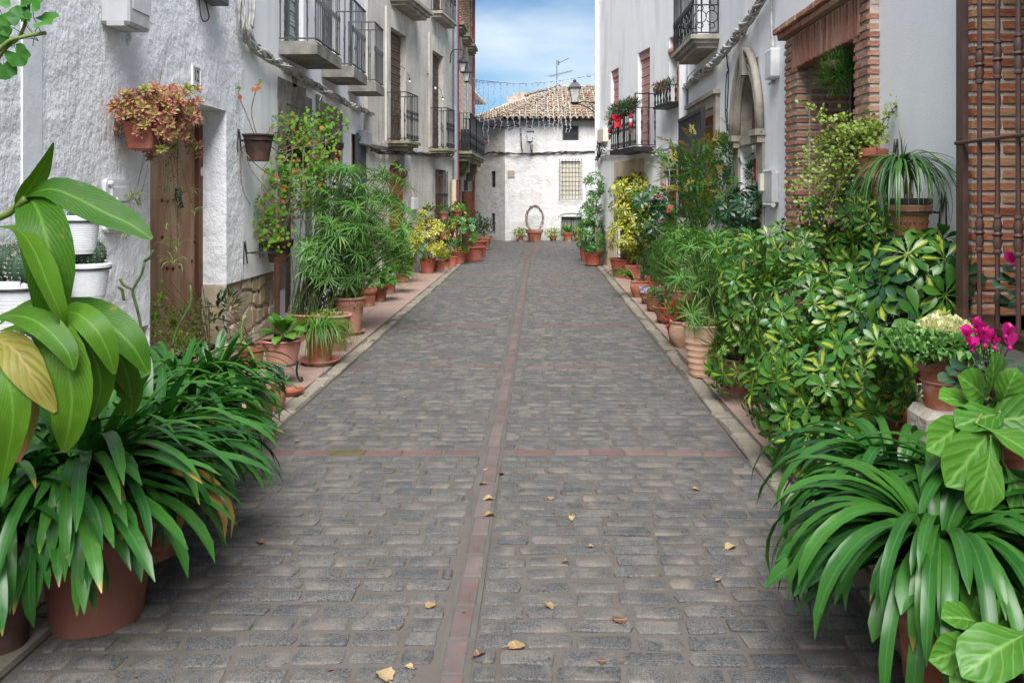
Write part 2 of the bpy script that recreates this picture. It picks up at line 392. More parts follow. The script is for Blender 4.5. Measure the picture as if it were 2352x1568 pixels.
MT['road_brick'] = brick_mat('road_brick', (0.105, 0.066, 0.060), (0.125, 0.083, 0.076), (0.13, 0.098, 0.091), 0.004, (0.098, 0.092, 0.086), (0.36, 0.60))
MT['band_brick'] = brick_mat('band_brick', (0.112, 0.064, 0.057), (0.132, 0.080, 0.072), (0.135, 0.096, 0.088), 0.004, (0.098, 0.088, 0.081), (0.42, 0.66))
MT['roof_tile'] = brick_mat('roof_tile', (0.17, 0.125, 0.085), (0.31, 0.26, 0.195), (0.22, 0.12, 0.085), 0.01)
MT['stone'] = brick_mat('rubble_stone', (0.36, 0.25, 0.13), (0.42, 0.37, 0.28), (0.36, 0.27, 0.16), 0.02)
MT['mortar'] = surf('mortar', (0.36, 0.31, 0.26), (0.50, 0.45, 0.38), 20, 0.98, 0.05, [(70, 0.8, 0.008)])
MT['rubble_mortar'] = surf('rubble_mortar', (0.34, 0.30, 0.24), (0.52, 0.48, 0.41), 9, 0.98, 0.05, [(12, 0.8, 0.03)])
def cobble():
    m, t, b = newmat('cobble'); N = NT(t); v = N.coord('Object'); r = N.rand()
    at = N.n('ShaderNodeAttribute', attribute_name='rnd').outputs['Fac']; r = N.math('FRACT', N.math('ADD', r, at))
    ad = N.n('ShaderNodeVectorMath', operation='ADD'); N.l(v, ad.inputs[0]); N.l(N.math('MULTIPLY', r, 7.0), ad.inputs[1]); v = ad.outputs[0]
    c = N.ramp(r, [(0.0, (0.060, 0.061, 0.062)), (0.5, (0.070, 0.070, 0.070)), (1.0, (0.082, 0.081, 0.079))])
    sp = N.noise(v, 160, 3, 0.8)
    c = N.mix(0.75, c, N.ramp(sp, [(0.38, 0.08), (0.62, 0.95)]), 'OVERLAY')
    c = N.mix(N.ramp(N.noise(v, 6, 4, 0.6), [(0.45, 0.0), (0.75, 0.6)]), c, (0.21, 0.175, 0.14))
    N.l(c, b.inputs['Base Color']); b.inputs['Roughness'].default_value = 0.85; b.inputs['Specular IOR Level'].default_value = 0.25
    N.bump(N.noise(v, 45, 4, 0.7), b, 0.5, 0.004)
    return m
MT['cobble'] = cobble()
MT['road_mortar'] = surf('road_mortar', (0.082, 0.073, 0.064), (0.118, 0.105, 0.093), 3, 0.95, 0.1, [(60, 0.6, 0.006), (8, 0.3, 0.02)], ((0.075, 0.062, 0.05), 1.5, 0.7))
MT['moss'] = surf('mossy_brick', (0.055, 0.062, 0.018), (0.13, 0.085, 0.065), 9, 0.95, 0.1, [(30, 0.5, 0.006)], ((0.05, 0.065, 0.015), 6, 0.7))
MT['road_cement'] = surf('road_cement', (0.078, 0.073, 0.067), (0.105, 0.099, 0.091), 4, 0.95, 0.1, [(60, 0.5, 0.006)])
MT['pave_tile'] = surf('pave_tile', (0.245, 0.168, 0.138), (0.295, 0.212, 0.175), 4, 0.85, 0.25, [(120, 0.4, 0.002)], ((0.24, 0.17, 0.13), 2, 0.5), 0.07)
MT['kerb'] = surf('kerb_stone', (0.165, 0.143, 0.115), (0.255, 0.225, 0.185), 7, 0.95, 0.1, [(18, 0.6, 0.02)], ((0.13, 0.13, 0.07), 4, 0.7), 0.12)
MT['soil'] = surf('soil', (0.025, 0.018, 0.012), (0.06, 0.045, 0.03), 40, 1.0, 0.05, [(50, 1.0, 0.02)])
MT['iron'] = flat('iron_black', (0.016, 0.016, 0.018), 0.5, 0.5)
MT['iron_grey'] = flat('iron_grey', (0.075, 0.078, 0.085), 0.5, 0.5)
MT['iron_brown'] = surf('iron_brown', (0.060, 0.030, 0.024), (0.088, 0.046, 0.038), 12, 0.45, 0.5, [(50, 0.15, 0.002)], ((0.12, 0.07, 0.05), 6, 0.5))
MT['rust'] = surf('rust', (0.045, 0.018, 0.012), (0.11, 0.042, 0.024), 12, 0.9, 0.2, [(30, 0.4, 0.004)], ((0.03, 0.02, 0.015), 8, 0.8))
def wood(name, c1, c2, c3=None, rough=0.55):
    m, t, b = newmat(name); N = NT(t); v = N.coord('Object', (18, 18, 1.3))
    c = N.ramp(N.noise(v, 1.0, 5, 0.65), [(0.3, c1), (0.7, c2)])
    if c3: c = N.mix(N.ramp(N.noise(N.coord('Object', (2, 2, 0.8)), 1.7, 5, 0.6), [(0.42, 0.0), (0.62, 0.85)]), c, c3)
    hs = N.n('ShaderNodeHueSaturation'); N.l(N.math('MULTIPLY_ADD', N.rand(), 0.3, 0.85), hs.inputs['Value']); N.l(c, hs.inputs['Color'])
    N.l(hs.outputs[0], b.inputs['Base Color']); b.inputs['Roughness'].default_value = rough; b.inputs['Specular IOR Level'].default_value = 0.3
    N.bump(N.noise(v, 2.0, 3), b, 0.25, 0.004); return m
MT['wood_old'] = wood('wood_old', (0.16, 0.075, 0.038), (0.28, 0.15, 0.08), (0.34, 0.22, 0.14))
MT['wood_orange'] = wood('wood_orange', (0.27, 0.085, 0.02), (0.42, 0.15, 0.04))
MT['wood_dark'] = wood('wood_dark', (0.075, 0.03, 0.015), (0.14, 0.065, 0.035))
MT['wood_tan'] = wood('wood_tan', (0.42, 0.26, 0.10), (0.52, 0.34, 0.15))
MT['terracotta'] = surf('terracotta', (0.25, 0.075, 0.042), (0.36, 0.125, 0.075), 5, 0.8, 0.3, [(40, 0.15, 0.003)], ((0.50, 0.38, 0.31), 4, 0.8, (1, 1, 2)), 0.22)
MT['terracotta_red'] = surf('terracotta_red', (0.27, 0.062, 0.04), (0.33, 0.085, 0.055), 4, 0.6, 0.35, None, ((0.42, 0.24, 0.18), 5, 0.45), 0.16)
MT['terracotta_pink'] = surf('terracotta_pink', (0.35, 0.16, 0.12), (0.45, 0.22, 0.17), 4, 0.75, 0.3, [(40, 0.15, 0.003)], ((0.30, 0.16, 0.11), 4, 0.5), 0.08)
MT['terracotta_sand'] = surf('terracotta_sand', (0.40, 0.21, 0.125), (0.56, 0.37, 0.26), 4, 0.85, 0.2, [(30, 0.2, 0.003)], ((0.60, 0.48, 0.39), 3, 0.7, (1, 1, 5)))
MT['clay_dark'] = surf('clay_dark', (0.036, 0.020, 0.015), (0.070, 0.036, 0.026), 7, 0.8, 0.3, [(25, 0.3, 0.004)], ((0.20, 0.12, 0.09), 6, 0.35))
MT['pot_brown'] = surf('pot_brown', (0.19, 0.085, 0.04), (0.30, 0.15, 0.085), 6, 0.5, 0.45, [(25, 0.2, 0.004)], ((0.10, 0.055, 0.03), 5, 0.5))
MT['pot_plastic'] = surf('pot_plastic', (0.17, 0.062, 0.042), (0.205, 0.08, 0.056), 3, 0.5, 0.35, None, ((0.15, 0.075, 0.055), 3, 0.5))
MT['pot_white'] = surf('pot_white', (0.66, 0.68, 0.70), (0.76, 0.77, 0.78), 6, 0.45, 0.4, None, ((0.42, 0.40, 0.37), 4, 0.4))
MT['pot_black'] = flat('pot_black', (0.018, 0.018, 0.02), 0.45, 0.5)
MT['white_plastic'] = flat('white_plastic', (0.62, 0.63, 0.64), 0.5, 0.4)
MT['grey_plastic'] = flat('grey_plastic', (0.44, 0.45, 0.45), 0.55, 0.4)
MT['cable'] = surf('cable_grey', (0.36, 0.35, 0.33), (0.56, 0.55, 0.53), 8, 0.7, 0.3, None, ((0.10, 0.095, 0.085), 14, 0.8))
MT['cable_white'] = flat('cable_white', (0.66, 0.67, 0.68), 0.6, 0.3)
MT['cable_black'] = flat('cable_black', (0.03, 0.03, 0.032), 0.6, 0.3)
MT['pipe_grey'] = flat('pipe_grey', (0.30, 0.33, 0.37), 0.45, 0.5, 0.3)
MT['pipe_cream'] = flat('pipe_cream', (0.58, 0.53, 0.36), 0.6, 0.3)
MT['pipe_red'] = flat('pipe_red', (0.22, 0.055, 0.04), 0.6, 0.3)
MT['blind_brown'] = flat('blind_brown', (0.12, 0.08, 0.063), 0.7, 0.2)
MT['blind_pink'] = flat('blind_pink', (0.46, 0.25, 0.22), 0.6, 0.3)
MT['blind_green'] = flat('blind_green', (0.34, 0.42, 0.40), 0.55, 0.3)
MT['blind_cream'] = flat('blind_cream', (0.62, 0.58, 0.47), 0.7, 0.2)
MT['blind_white'] = flat('blind_white', (0.66, 0.67, 0.68), 0.6, 0.3)
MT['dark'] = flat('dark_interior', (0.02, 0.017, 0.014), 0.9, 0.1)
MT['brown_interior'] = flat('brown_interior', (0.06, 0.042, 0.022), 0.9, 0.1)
MT['glass'] = flat('window_glass', (0.05, 0.055, 0.06), 0.12, 0.6)
MT['lace'] = surf('lace_curtain', (0.16, 0.16, 0.14), (0.34, 0.34, 0.31), 25, 0.8, 0.3)
MT['plaque'] = flat('stone_plaque', (0.28, 0.24, 0.20), 0.8, 0.2)
MT['sign'] = flat('enamel_sign', (0.50, 0.50, 0.52), 0.4, 0.4)
MT['ink'] = flat('ink', (0.06, 0.06, 0.065), 0.6, 0.3)
MT['twig'] = surf('twig', (0.11, 0.075, 0.055), (0.24, 0.18, 0.14), 20, 0.9, 0.2, [(60, 0.4, 0.003)])
MT['stem_green'] = surf('stem_green', (0.07, 0.13, 0.025), (0.15, 0.21, 0.05), 10, 0.5, 0.4)
MT['stem_dark'] = surf('stem_dark', (0.025, 0.055, 0.015), (0.10, 0.14, 0.04), 14, 0.55, 0.4)
MT['stem_brown'] = surf('stem_brown', (0.06, 0.04, 0.025), (0.14, 0.10, 0.06), 20, 0.8, 0.3)
MT['red'] = flat('red_cloth', (0.55, 0.012, 0.035), 0.6, 0.3)
MT['gold'] = flat('gold_glass', (0.5, 0.35, 0.1), 0.4, 0.4)
MT['cone'] = surf('pine_cone', (0.10, 0.05, 0.03), (0.34, 0.24, 0.18), 60, 0.8, 0.2)
MT['bulb'] = flat('lamp_glass', (0.62, 0.64, 0.64), 0.2, 0.5)
MT['light_wire'] = flat('light_wire', (0.22, 0.27, 0.38), 0.6, 0.3)
MT['light_wire_pale'] = flat('light_wire_pale', (0.45, 0.44, 0.42), 0.6, 0.3)
MT['cactus'] = surf('cactus', (0.020, 0.052, 0.028), (0.045, 0.085, 0.045), 6, 0.6, 0.3)
MT['spine'] = flat('cactus_spine', (0.45, 0.42, 0.36), 0.8, 0.2)
def leafmat(name, c1, c2, rough=0.38, trans=0.22, mid=None, vari=None, tip=None, bump=0.0, c3=None, veins=0.0, veins_f=40.0, spec=0.45, blem=0.0):
    m, t, b = newmat(name); N = NT(t)
    r = N.math('FRACT', N.math('ADD', N.rand(), N.n('ShaderNodeAttribute', attribute_name='rnd').outputs['Fac']))
    c = N.ramp(r, [(0.0, c1), (1.0, c2)] if c3 is None else [(0.0, c1), (0.62, c2), (0.72, c3), (1.0, c3)])
    uv = N.n('ShaderNodeSeparateXYZ'); N.l(N.coord('UV'), uv.inputs[0]); U, V = uv.outputs[0], uv.outputs[1]
    dist = N.math('ABSOLUTE', N.math('SUBTRACT', U, 0.5))
    ob = N.coord('Object')
    c = N.mix(0.35, c, N.ramp(N.noise(ob, 9, 3), [(0.3, 0.3), (0.7, 0.7)]), 'OVERLAY')
    if vari:
        nn = N.noise(ob, 22, 4, 0.7)
        e = N.math('ADD', N.math('MULTIPLY', dist, 2.0), N.math('MULTIPLY', N.math('SUBTRACT', nn, 0.5), 1.3))
        amt = N.math('MULTIPLY_ADD', N.math('FRACT', N.math('MULTIPLY', r, 13.7)), vari[2] - vari[1], vari[1])
        ee = N.math('LESS_THAN', e, amt)
        c = N.mix(ee, c, vari[0])
    if mid: c = N.mix(N.ramp(dist, [(0.0, 0.75), (0.06, 0.0)]), c, mid)
    if veins:
        wv = N.math('SINE', N.math('ADD', N.math('ADD', N.math('MULTIPLY', V, veins_f), N.math('MULTIPLY', dist, -veins_f * .7)), N.math('MULTIPLY', N.noise(ob, 14, 2), 5.0)))
        N.bump(wv, b, veins, 0.006)
        c = N.mix(N.math('MULTIPLY', N.ramp(wv, [(0.75, 0.0), (1.0, 1.0)]), 0.28), c, mid or c2)
    if tip:
        th = N.math('MULTIPLY_ADD', N.math('POWER', N.math('FRACT', N.math('MULTIPLY', r, 7.3)), tip[2] if len(tip) > 2 else 1.0), -tip[1], 1.02)
        k = N.ramp(N.math('SUBTRACT', V, th), [(0.0, 0.0), (0.06, 1.0)])
        c = N.mix(k, c, tip[0])
    if blem:
        k = N.math('MULTIPLY', N.ramp(N.noise(N.coord('Object'), 26, 6, 0.75), [(0.60, 0.0), (0.74, 1.0)]), blem); c = N.mix(k, c, (0.22, 0.17, 0.05))
        N.l(N.math('MULTIPLY_ADD', N.noise(ob, 18, 4), 0.4, rough - 0.18), b.inputs['Roughness'])
    N.l(c, b.inputs['Base Color']); b.inputs['Roughness'].default_value = rough; b.inputs['Specular IOR Level'].default_value = spec
    if bump: N.bump(N.noise(ob, 30, 3), b, bump, 0.006)
    tr = N.n('ShaderNodeBsdfTranslucent'); hs = N.n('ShaderNodeHueSaturation', i_Value=1.7, i_Saturation=1.1); N.l(c, hs.inputs['Color']); N.l(hs.outputs[0], tr.inputs[0])
    ms = N.n('ShaderNodeMixShader'); ms.inputs[0].default_value = trans
    out = t.nodes['Material Output']; N.l(b.outputs[0], ms.inputs[1]); N.l(tr.outputs[0], ms.inputs[2]); N.l(ms.outputs[0], out.inputs[0])
    return m
MT['clivia'] = leafmat('clivia_leaf', (0.012, 0.070, 0.010), (0.038, 0.128, 0.016), 0.32, 0.14, (0.05, 0.16, 0.04), None, ((0.30, 0.20, 0.04), 0.13, 9.0), blem=0.4, spec=0.34)
MT['geranium_hi'] = leafmat('geranium_dark_leaf', (0.025, 0.115, 0.014), (0.05, 0.165, 0.016), 0.55, 0.25, spec=0.3)
MT['canna'] = leafmat('canna_leaf', (0.018, 0.078, 0.003), (0.050, 0.125, 0.005), 0.48, 0.16, (0.09, 0.21, 0.025), None, ((0.28, 0.15, 0.03), 0.05), veins=0.10, veins_f=110.0, spec=0.2, blem=0.6)
MT['clivia_yellow'] = leafmat('clivia_yellow_leaf', (0.30, 0.22, 0.03), (0.24, 0.11, 0.04), 0.5, 0.2, (0.34, 0.25, 0.06))
MT['canna_dry'] = leafmat('canna_dry_leaf', (0.17, 0.17, 0.02), (0.22, 0.15, 0.04), 0.6, 0.2, (0.3, 0.22, 0.08), None, ((0.20, 0.11, 0.05), 0.3), veins=0.2)
MT['bergenia'] = leafmat('bergenia_leaf', (0.028, 0.112, 0.008), (0.060, 0.170, 0.016), 0.40, 0.16, (0.17, 0.32, 0.08), None, None, 0.3, veins=0.20, veins_f=36.0, spec=0.35, blem=0.3)
MT['scheff'] = leafmat('schefflera_leaf', (0.022, 0.100, 0.016), (0.065, 0.165, 0.020), 0.34, 0.18, None, ((0.31, 0.32, 0.035), -0.6, 0.55))
MT['scheff_yellow'] = leafmat('schefflera_yellow_leaf', (0.075, 0.15, 0.018), (0.15, 0.20, 0.02), 0.35, 0.2, None, ((0.46, 0.41, 0.05), 0.0, 0.95))
MT['scheff_green'] = leafmat('schefflera_green_leaf', (0.028, 0.115, 0.020), (0.060, 0.165, 0.022), 0.33, 0.18, (0.08, 0.17, 0.04))
MT['scheff_dark'] = leafmat('schefflera_dark_leaf', (0.010, 0.042, 0.018), (0.022, 0.075, 0.024), 0.34, 0.12, (0.05, 0.12, 0.04))
MT['papyrus'] = leafmat('papyrus_leaf', (0.048, 0.150, 0.026), (0.12, 0.26, 0.045), 0.42, 0.22, (0.09, 0.20, 0.06))
MT['geranium'] = leafmat('geranium_leaf', (0.075, 0.20, 0.018), (0.15, 0.28, 0.022), 0.6, 0.3, None, None, None, 0.2, spec=0.25)
MT['geranium_red'] = leafmat('geranium_red_leaf', (0.40, 0.08, 0.03), (0.42, 0.24, 0.05), 0.6, 0.3, spec=0.25)
MT['nandina'] = leafmat('nandina_leaf', (0.042, 0.130, 0.020), (0.10, 0.20, 0.028), 0.4, 0.2, (0.06, 0.15, 0.03))
MT['nandina_bronze'] = leafmat('nandina_bronze_leaf', (0.15, 0.19, 0.03), (0.36, 0.22, 0.08), 0.42, 0.25, (0.25, 0.18, 0.05))
MT['nandina_red'] = leafmat('nandina_red_leaf', (0.42, 0.03, 0.045), (0.48, 0.07, 0.06), 0.42, 0.25)
MT['spider'] = leafmat('spider_leaf', (0.10, 0.20, 0.03), (0.15, 0.24, 0.04), 0.45, 0.3, None, ((0.50, 0.50, 0.24), 0.25, 0.45))
MT['grass'] = leafmat('grass_leaf', (0.030, 0.115, 0.014), (0.085, 0.19, 0.018), 0.4, 0.2, (0.10, 0.2, 0.05))
MT['jade'] = leafmat('jade_leaf', (0.13, 0.22, 0.025), (0.23, 0.29, 0.045), 0.45, 0.2)
MT['aeonium'] = leafmat('aeonium_leaf', (0.34, 0.30, 0.09), (0.42, 0.36, 0.13), 0.5, 0.2, None, None, ((0.36, 0.11, 0.10), 0.85))
MT['aeonium_green'] = leafmat('aeonium_green_leaf', (0.22, 0.29, 0.06), (0.32, 0.34, 0.09), 0.5, 0.2, None, None, ((0.34, 0.14, 0.10), 0.25))
MT['ponytail'] = leafmat('ponytail_leaf', (0.022, 0.080, 0.016), (0.055, 0.135, 0.024), 0.35, 0.15, (0.06, 0.15, 0.04))
MT['small_leaf'] = leafmat('small_leaf', (0.065, 0.135, 0.018), (0.15, 0.22, 0.03), 0.5, 0.25)
MT['lime_leaf'] = leafmat('lime_leaf', (0.15, 0.22, 0.03), (0.28, 0.33, 0.07), 0.5, 0.25)
MT['dark_leaf'] = leafmat('dark_leaf', (0.012, 0.042, 0.014), (0.030, 0.075, 0.018), 0.4, 0.12)
MT['round_green'] = leafmat('round_green_leaf', (0.040, 0.155, 0.018), (0.080, 0.22, 0.025), 0.4, 0.2, (0.10, 0.24, 0.06))
MT['grey_leaf'] = leafmat('grey_green_leaf', (0.055, 0.125, 0.045), (0.10, 0.18, 0.07), 0.5, 0.2)
MT['fern'] = leafmat('fern_leaf', (0.025, 0.110, 0.012), (0.060, 0.17, 0.022), 0.5, 0.25)
MT['kale'] = leafmat('kale_leaf', (0.085, 0.22, 0.045), (0.17, 0.32, 0.09), 0.55, 0.2, (0.28, 0.38, 0.16), veins=0.0)
MT['kale_heart'] = leafmat('kale_heart_leaf', (0.58, 0.58, 0.28), (0.68, 0.67, 0.40), 0.6, 0.2)
MT['cyclamen_leaf'] = leafmat('cyclamen_leaf', (0.018, 0.060, 0.028), (0.035, 0.085, 0.040), 0.45, 0.12, (0.09, 0.13, 0.09), ((0.10, 0.15, 0.11), -0.3, 0.4))
MT['magenta'] = leafmat('cyclamen_petal', (0.50, 0.008, 0.17), (0.58, 0.02, 0.27), 0.5, 0.3)
MT['pansy'] = leafmat('pansy_petal', (0.30, 0.30, 0.55), (0.50, 0.48, 0.68), 0.6, 0.3)
MT['fir'] = leafmat('fir_needle', (0.012, 0.060, 0.020), (0.040, 0.11, 0.030), 0.5, 0.1)
MT['dead_leaf'] = leafmat('dead_leaf', (0.26, 0.16, 0.07), (0.36, 0.28, 0.15), 0.7, 0.15, (0.40, 0.32, 0.19), bump=0.3, c3=(0.15, 0.07, 0.05))
MT['dry_brown'] = leafmat('dry_brown_leaf', (0.10, 0.045, 0.03), (0.17, 0.09, 0.06), 0.8, 0.1)
# ------------------------------------------------------------------ ground, road, pavements
KL0, KL1, KR0, KR1 = -1.95, -1.80, 1.27, 1.42
gm = MB(); gm.add([(-300, -300, -0.04), (300, -300, -0.04), (300, 300, -0.04), (-300, 300, -0.04)], [(0, 1, 2, 3)])
single('ground', gm, MT['road_mortar'], None, None, (0, 0, 0), kind='structure')
rm = MB(); NX, NY = 16, 110; vs = []; fs = []
for j in range(NY + 1):
    for i in range(NX + 1):
        Y = -3 + 33 * j / NY; w0, w1 = (-3.2, 4.5) if Y > 20.5 else (KL1 - 0.02, KR0 + 0.02)
        X = w0 + (w1 - w0) * i / NX
        vs.append((X, Y, 0.003 * math.sin(3.1 * X + 1.3 * Y) + 0.003 * math.sin(5 * Y - 2 * X)))
for j in range(NY):
    for i in range(NX):
        a = j * (NX + 1) + i; fs.append((a, a + 1, a + NX + 2, a + NX + 1))
rm.add(vs, fs)
road = single('road', rm, MT['road_mortar'], None, None, (0, 0, 0), True, kind='structure')
def rz(X, Y): return 0.003 * math.sin(3.1 * X + 1.3 * Y) + 0.003 * math.sin(5 * Y - 2 * X)
def sett(l, w, h, rr):          # one hewn sett: irregular octagon with a worn, rounded top
    out = []
    for sx, sy in ((-1, -1), (-0.1, -1), (1, -1), (1, 0), (1, 1), (0.1, 1), (-1, 1), (-1, 0)):
        k = 0.945 if abs(sx) == 1 and abs(sy) == 1 else 1.0
        out.append((sx * l / 2 * k + rr.uniform(-.006, .006), sy * w / 2 * (k if k < 1 else 1) + rr.uniform(-.005, .005)))
    v = [(x, y, -0.03) for x, y in out] + [(x * 0.985, y * 0.975, h * 0.45) for x, y in out] + [(x * 0.90, y * 0.83, h + rr.uniform(-.0015, .0015)) for x, y in out]
    f = []
    for k in range(8):
        k2 = (k + 1) % 8; f.append((k, k2, 8 + k2, 8 + k)); f.append((8 + k, 8 + k2, 16 + k2, 16 + k))
    f.append(tuple(range(16, 24))); return v, f
RS = random.Random(11)
sett_meshes = []
for k in range(14):
    m = MB(); v, f = sett(0.185, 0.082, 0.008, RS); m.add(v, f); sett_meshes.append(m.mesh('cobblestone', MT['cobble'], smooth=True, angle=35))
far = MB(); YB = [5.19, 7.73, 10.2, 12.5, 14.7, 17.0]; nst = 0
CL, CR = -0.335, -0.245
Y = 2.45; row = 0
while Y < 28.5:
    band = min(YB, key=lambda b: abs(b - Y))
    if abs(band - Y) < 0.056:
        X = KL1 + 0.03
        while X < KR0 - 0.05:
            l = min(0.235 + RS.uniform(-.02, .02), KR0 - X)
            if not (X + l > CL - 0.03 and X < CR + 0.02):
                v, f = chamfer(l - 0.008, 0.10, 0.05, 0.006, 0.002, RS); m = MB(); m.add(v, f)
                o = bpy.data.objects.new('band_brick', m.mesh('band_brick', MT['moss'] if (band < 6 and -1.5 < X < -1.1) else MT['band_brick'])); col.objects.link(o); o.parent = road
                o.location = (X + l / 2, band, rz(X, band) - 0.020 + RS.uniform(0, .003)); o.rotation_euler = (0, 0, RS.uniform(-.01, .01))
            X += l
        Y += 0.112; row += 1; continue
    wide = Y > 20.6
    for (a, b) in ((KL1 + 0.01, CL - 0.03), (CR + 0.012, KR0 - 0.01)) if not wide else ((-3.1, -0.5), (-0.1, 4.0)):
        X = a - RS.uniform(0, 0.14)
        while X < b - 0.03:
            l = RS.choice([0.16, 0.185, 0.19, 0.20, 0.215, 0.235]); x0 = max(X, a); x1 = min(X + l, b); X += l
            if x1 - x0 < 0.05: continue
            xc = (x0 + x1) / 2; yc = Y + RS.uniform(-.007, .007) + 0.012 * math.sin(xc * 2.3 + row * 0.6)
            k = (x1 - x0 - RS.uniform(0.008, 0.020)) / 0.185; ky = RS.uniform(0.98, 1.15); a_ = RS.uniform(-.04, .04)
            if nst < 300 and 2.5 < Y:
                o = bpy.data.objects.new('cobblestone', RS.choice(sett_meshes)); col.objects.link(o); o.parent = road
                o.matrix_basis = TRS((xc, yc, rz(xc, yc) + RS.uniform(-.003, .002)), a_ + RS.choice((0, math.pi)), RS.uniform(-.012, .012), RS.uniform(-.02, .02), (k, ky, 1)); nst += 1
            else:
                v, f = sett(0.185 * k, 0.082 * ky, RS.uniform(0.005, 0.010), RS)
                v = np.array(v); c, s_ = math.cos(a_), math.sin(a_)
                v = np.stack([v[:, 0] * c - v[:, 1] * s_ + xc, v[:, 0] * s_ + v[:, 1] * c + yc, v[:, 2] + rz(xc, yc) - 0.001], 1)
                far.add(v, f, None, RS.random())
    Y += 0.108 + RS.uniform(-.003, .003); row += 1
part('far_cobblestones', far, MT['cobble'], road, True, 35, kind='stuff')
cem = MB(); CW = [RS.uniform(-.025, .02) for _ in range(72)]
for k in range(70):
    Y0 = 2.2 + k * 0.26
    ca, cb2 = CW[k], CW[k + 1]
    cem.add([(CL - 0.015 + ca, Y0, 0.0065), (CR + 0.012, Y0, 0.0065), (CR + 0.012, Y0 + 0.26, 0.0065), (CL - 0.015 + cb2, Y0 + 0.26, 0.0065)], [(0, 1, 2, 3)])
part('cement_strip', cem, MT['road_cement'], road)
Y = 2.3
while Y < 20.4:
    l = RS.uniform(0.21, 0.26); w = 0.086
    v, f = chamfer(w, l - 0.014, 0.05, 0.008, 0.0012, RS); m = MB(); m.add(v, f)
    o = bpy.data.objects.new('line_brick', m.mesh('line_brick', MT['road_brick'])); col.objects.link(o); o.parent = road
    o.location = ((CL + CR) / 2 + RS.uniform(-.006, .006), Y + l / 2, -0.0145 + RS.uniform(-.001, .002)); Y += l
for k in range(20):
    for q in range(2):
        v, f = chamfer(0.19, 0.24, 0.05, 0.006, 0.003, RS); m = MB(); m.add(v, f)
        o = bpy.data.objects.new('line_brick', m.mesh('line_brick', MT['road_brick'])); col.objects.link(o); o.parent = road
        o.location = (-0.40 + q * 0.2 + 0.035 * k * 0.25, 20.7 + k * 0.25, -0.014)
dr = MB(); dr.box((-0.26, 22.9, 0.014), (0.5, 0.12, 0.012)); part('drain_grate', dr, MT['iron_grey'], road)
def pavement(name, x0, x1, kx0, kx1, cols, y0, y1, lbl):
    b = MB(); b.box(((x0 + x1) / 2, (y0 + y1) / 2, -0.02), (abs(x1 - x0), y1 - y0, 0.06))
    p = single(name, b, MT['road_mortar'], None, None, (0, 0, 0), kind='structure')
    w = (x1 - x0) / cols; L_ = 0.25; tm = [MB().add(*chamfer(w - 0.006, L_ - 0.006, 0.03, 0.003, 0.0008, RS)).mesh('paving_tile', MT['pave_tile']) for _ in range(5)]
    n = int((y1 - y0) / L_)
    for j in range(n):
        for i in range(cols):
            inst(RS.choice(tm), 'paving_tile', p, TRS((x0 + (i + 0.5) * w, y0 + (j + 0.5) * L_, 0.0035 + RS.uniform(-.0015, .0015)), RS.choice((0, math.pi)), RS.uniform(-.003, .003)))
    kb = MB(); kb.box(((kx0 + kx1) / 2, (y0 + y1) / 2, -0.022), (kx1 - kx0 - 0.002, y1 - y0, 0.06))
    k = single(name.replace('pavement', 'kerb'), kb, MT['road_mortar'], None, None, (0, 0, 0), kind='structure')
    Y = y0
    while Y < y1 - 0.1:
        l = RS.uniform(0.16, 0.42)
        v, f = chamfer(kx1 - kx0 - RS.uniform(0.01, 0.045), l - 0.012, 0.06, 0.014, 0.007, RS); m = MB(); m.add(v, f)
        o = inst(m.mesh('kerb_stone', MT['kerb']), 'kerb_stone', k, TRS(((kx0 + kx1) / 2 + RS.uniform(-.012, .012), Y + l / 2, -0.014 + RS.uniform(-.005, .004)), RS.uniform(-.03, .03), RS.uniform(-.03, .03))); Y += l
    return p
pavement('pavement_left', -3.09, KL0, KL0, KL1, 3, 2.0, 20.6, '')
pavement('pavement_right', KR1, 2.53, KR0, KR1, 3, 2.0, 19.0, '')

# ------------------------------------------------------------------ building helpers
def bar_mesh(h, r, knobs, mat, n=6, sq=False):
    pr = [(r, 0)]
    for kz in knobs:
        pr += [(r, kz - 0.045), (r * 1.7, kz - 0.035), (r * 1.3, kz - 0.022), (r * 2.1, kz), (r * 1.3, kz + 0.022), (r * 1.7, kz + 0.035), (r, kz + 0.045)]
    pr.append((r, h)); return MB().lathe((0, 0, 0), pr, n).mesh('bar', mat, smooth=True, angle=40)
def railing(parent, W, corners, z0, h, mat, gap=0.11, r=0.007, knobs=(), flatrail=0.028, rails=(0.0, 1.0), n0=0.0):
    """bars and rails along a polyline of (u, n)"""
    bm = bar_mesh(h, r, knobs, mat)
    for (u0, a0), (u1, a1) in zip(corners, corners[1:]):
        ln = math.hypot(u1 - u0, a1 - a0); k = max(1, round(ln / gap))
        for i in range(k + 1):
            t = i / k; inst(bm, 'bar', parent, Matrix.Translation(W.w(u0 + (u1 - u0) * t, a0 + (a1 - a0) * t, z0)))
    for fr in rails:
        m = MB()
        for (u0, a0), (u1, a1) in zip(corners, corners[1:]):
            p, q = W.w(u0, a0, z0 + h * fr), W.w(u1, a1, z0 + h * fr); d = (q - p).normalized(); c = (p + q) / 2
            m.box(c, ((q - p).length + flatrail * 0.9, flatrail, 0.014), frame((0, 0, 0), d, (0, 0, 1)))
        part('rail', m, mat, parent)
def slats(mb, W, u0, u1, z0, z1, n, pitch=0.05, th=0.014):
    z = z0
    while z < z1:
        W.box(mb, u0, u1, n - 0.006, n + th * (0.6 + 0.4 * math.sin(z * 40)), z, min(z1, z + pitch * 0.82)); z += pitch
    W.box(mb, u0, u1, n - 0.02, n - 0.004, z0, z1)
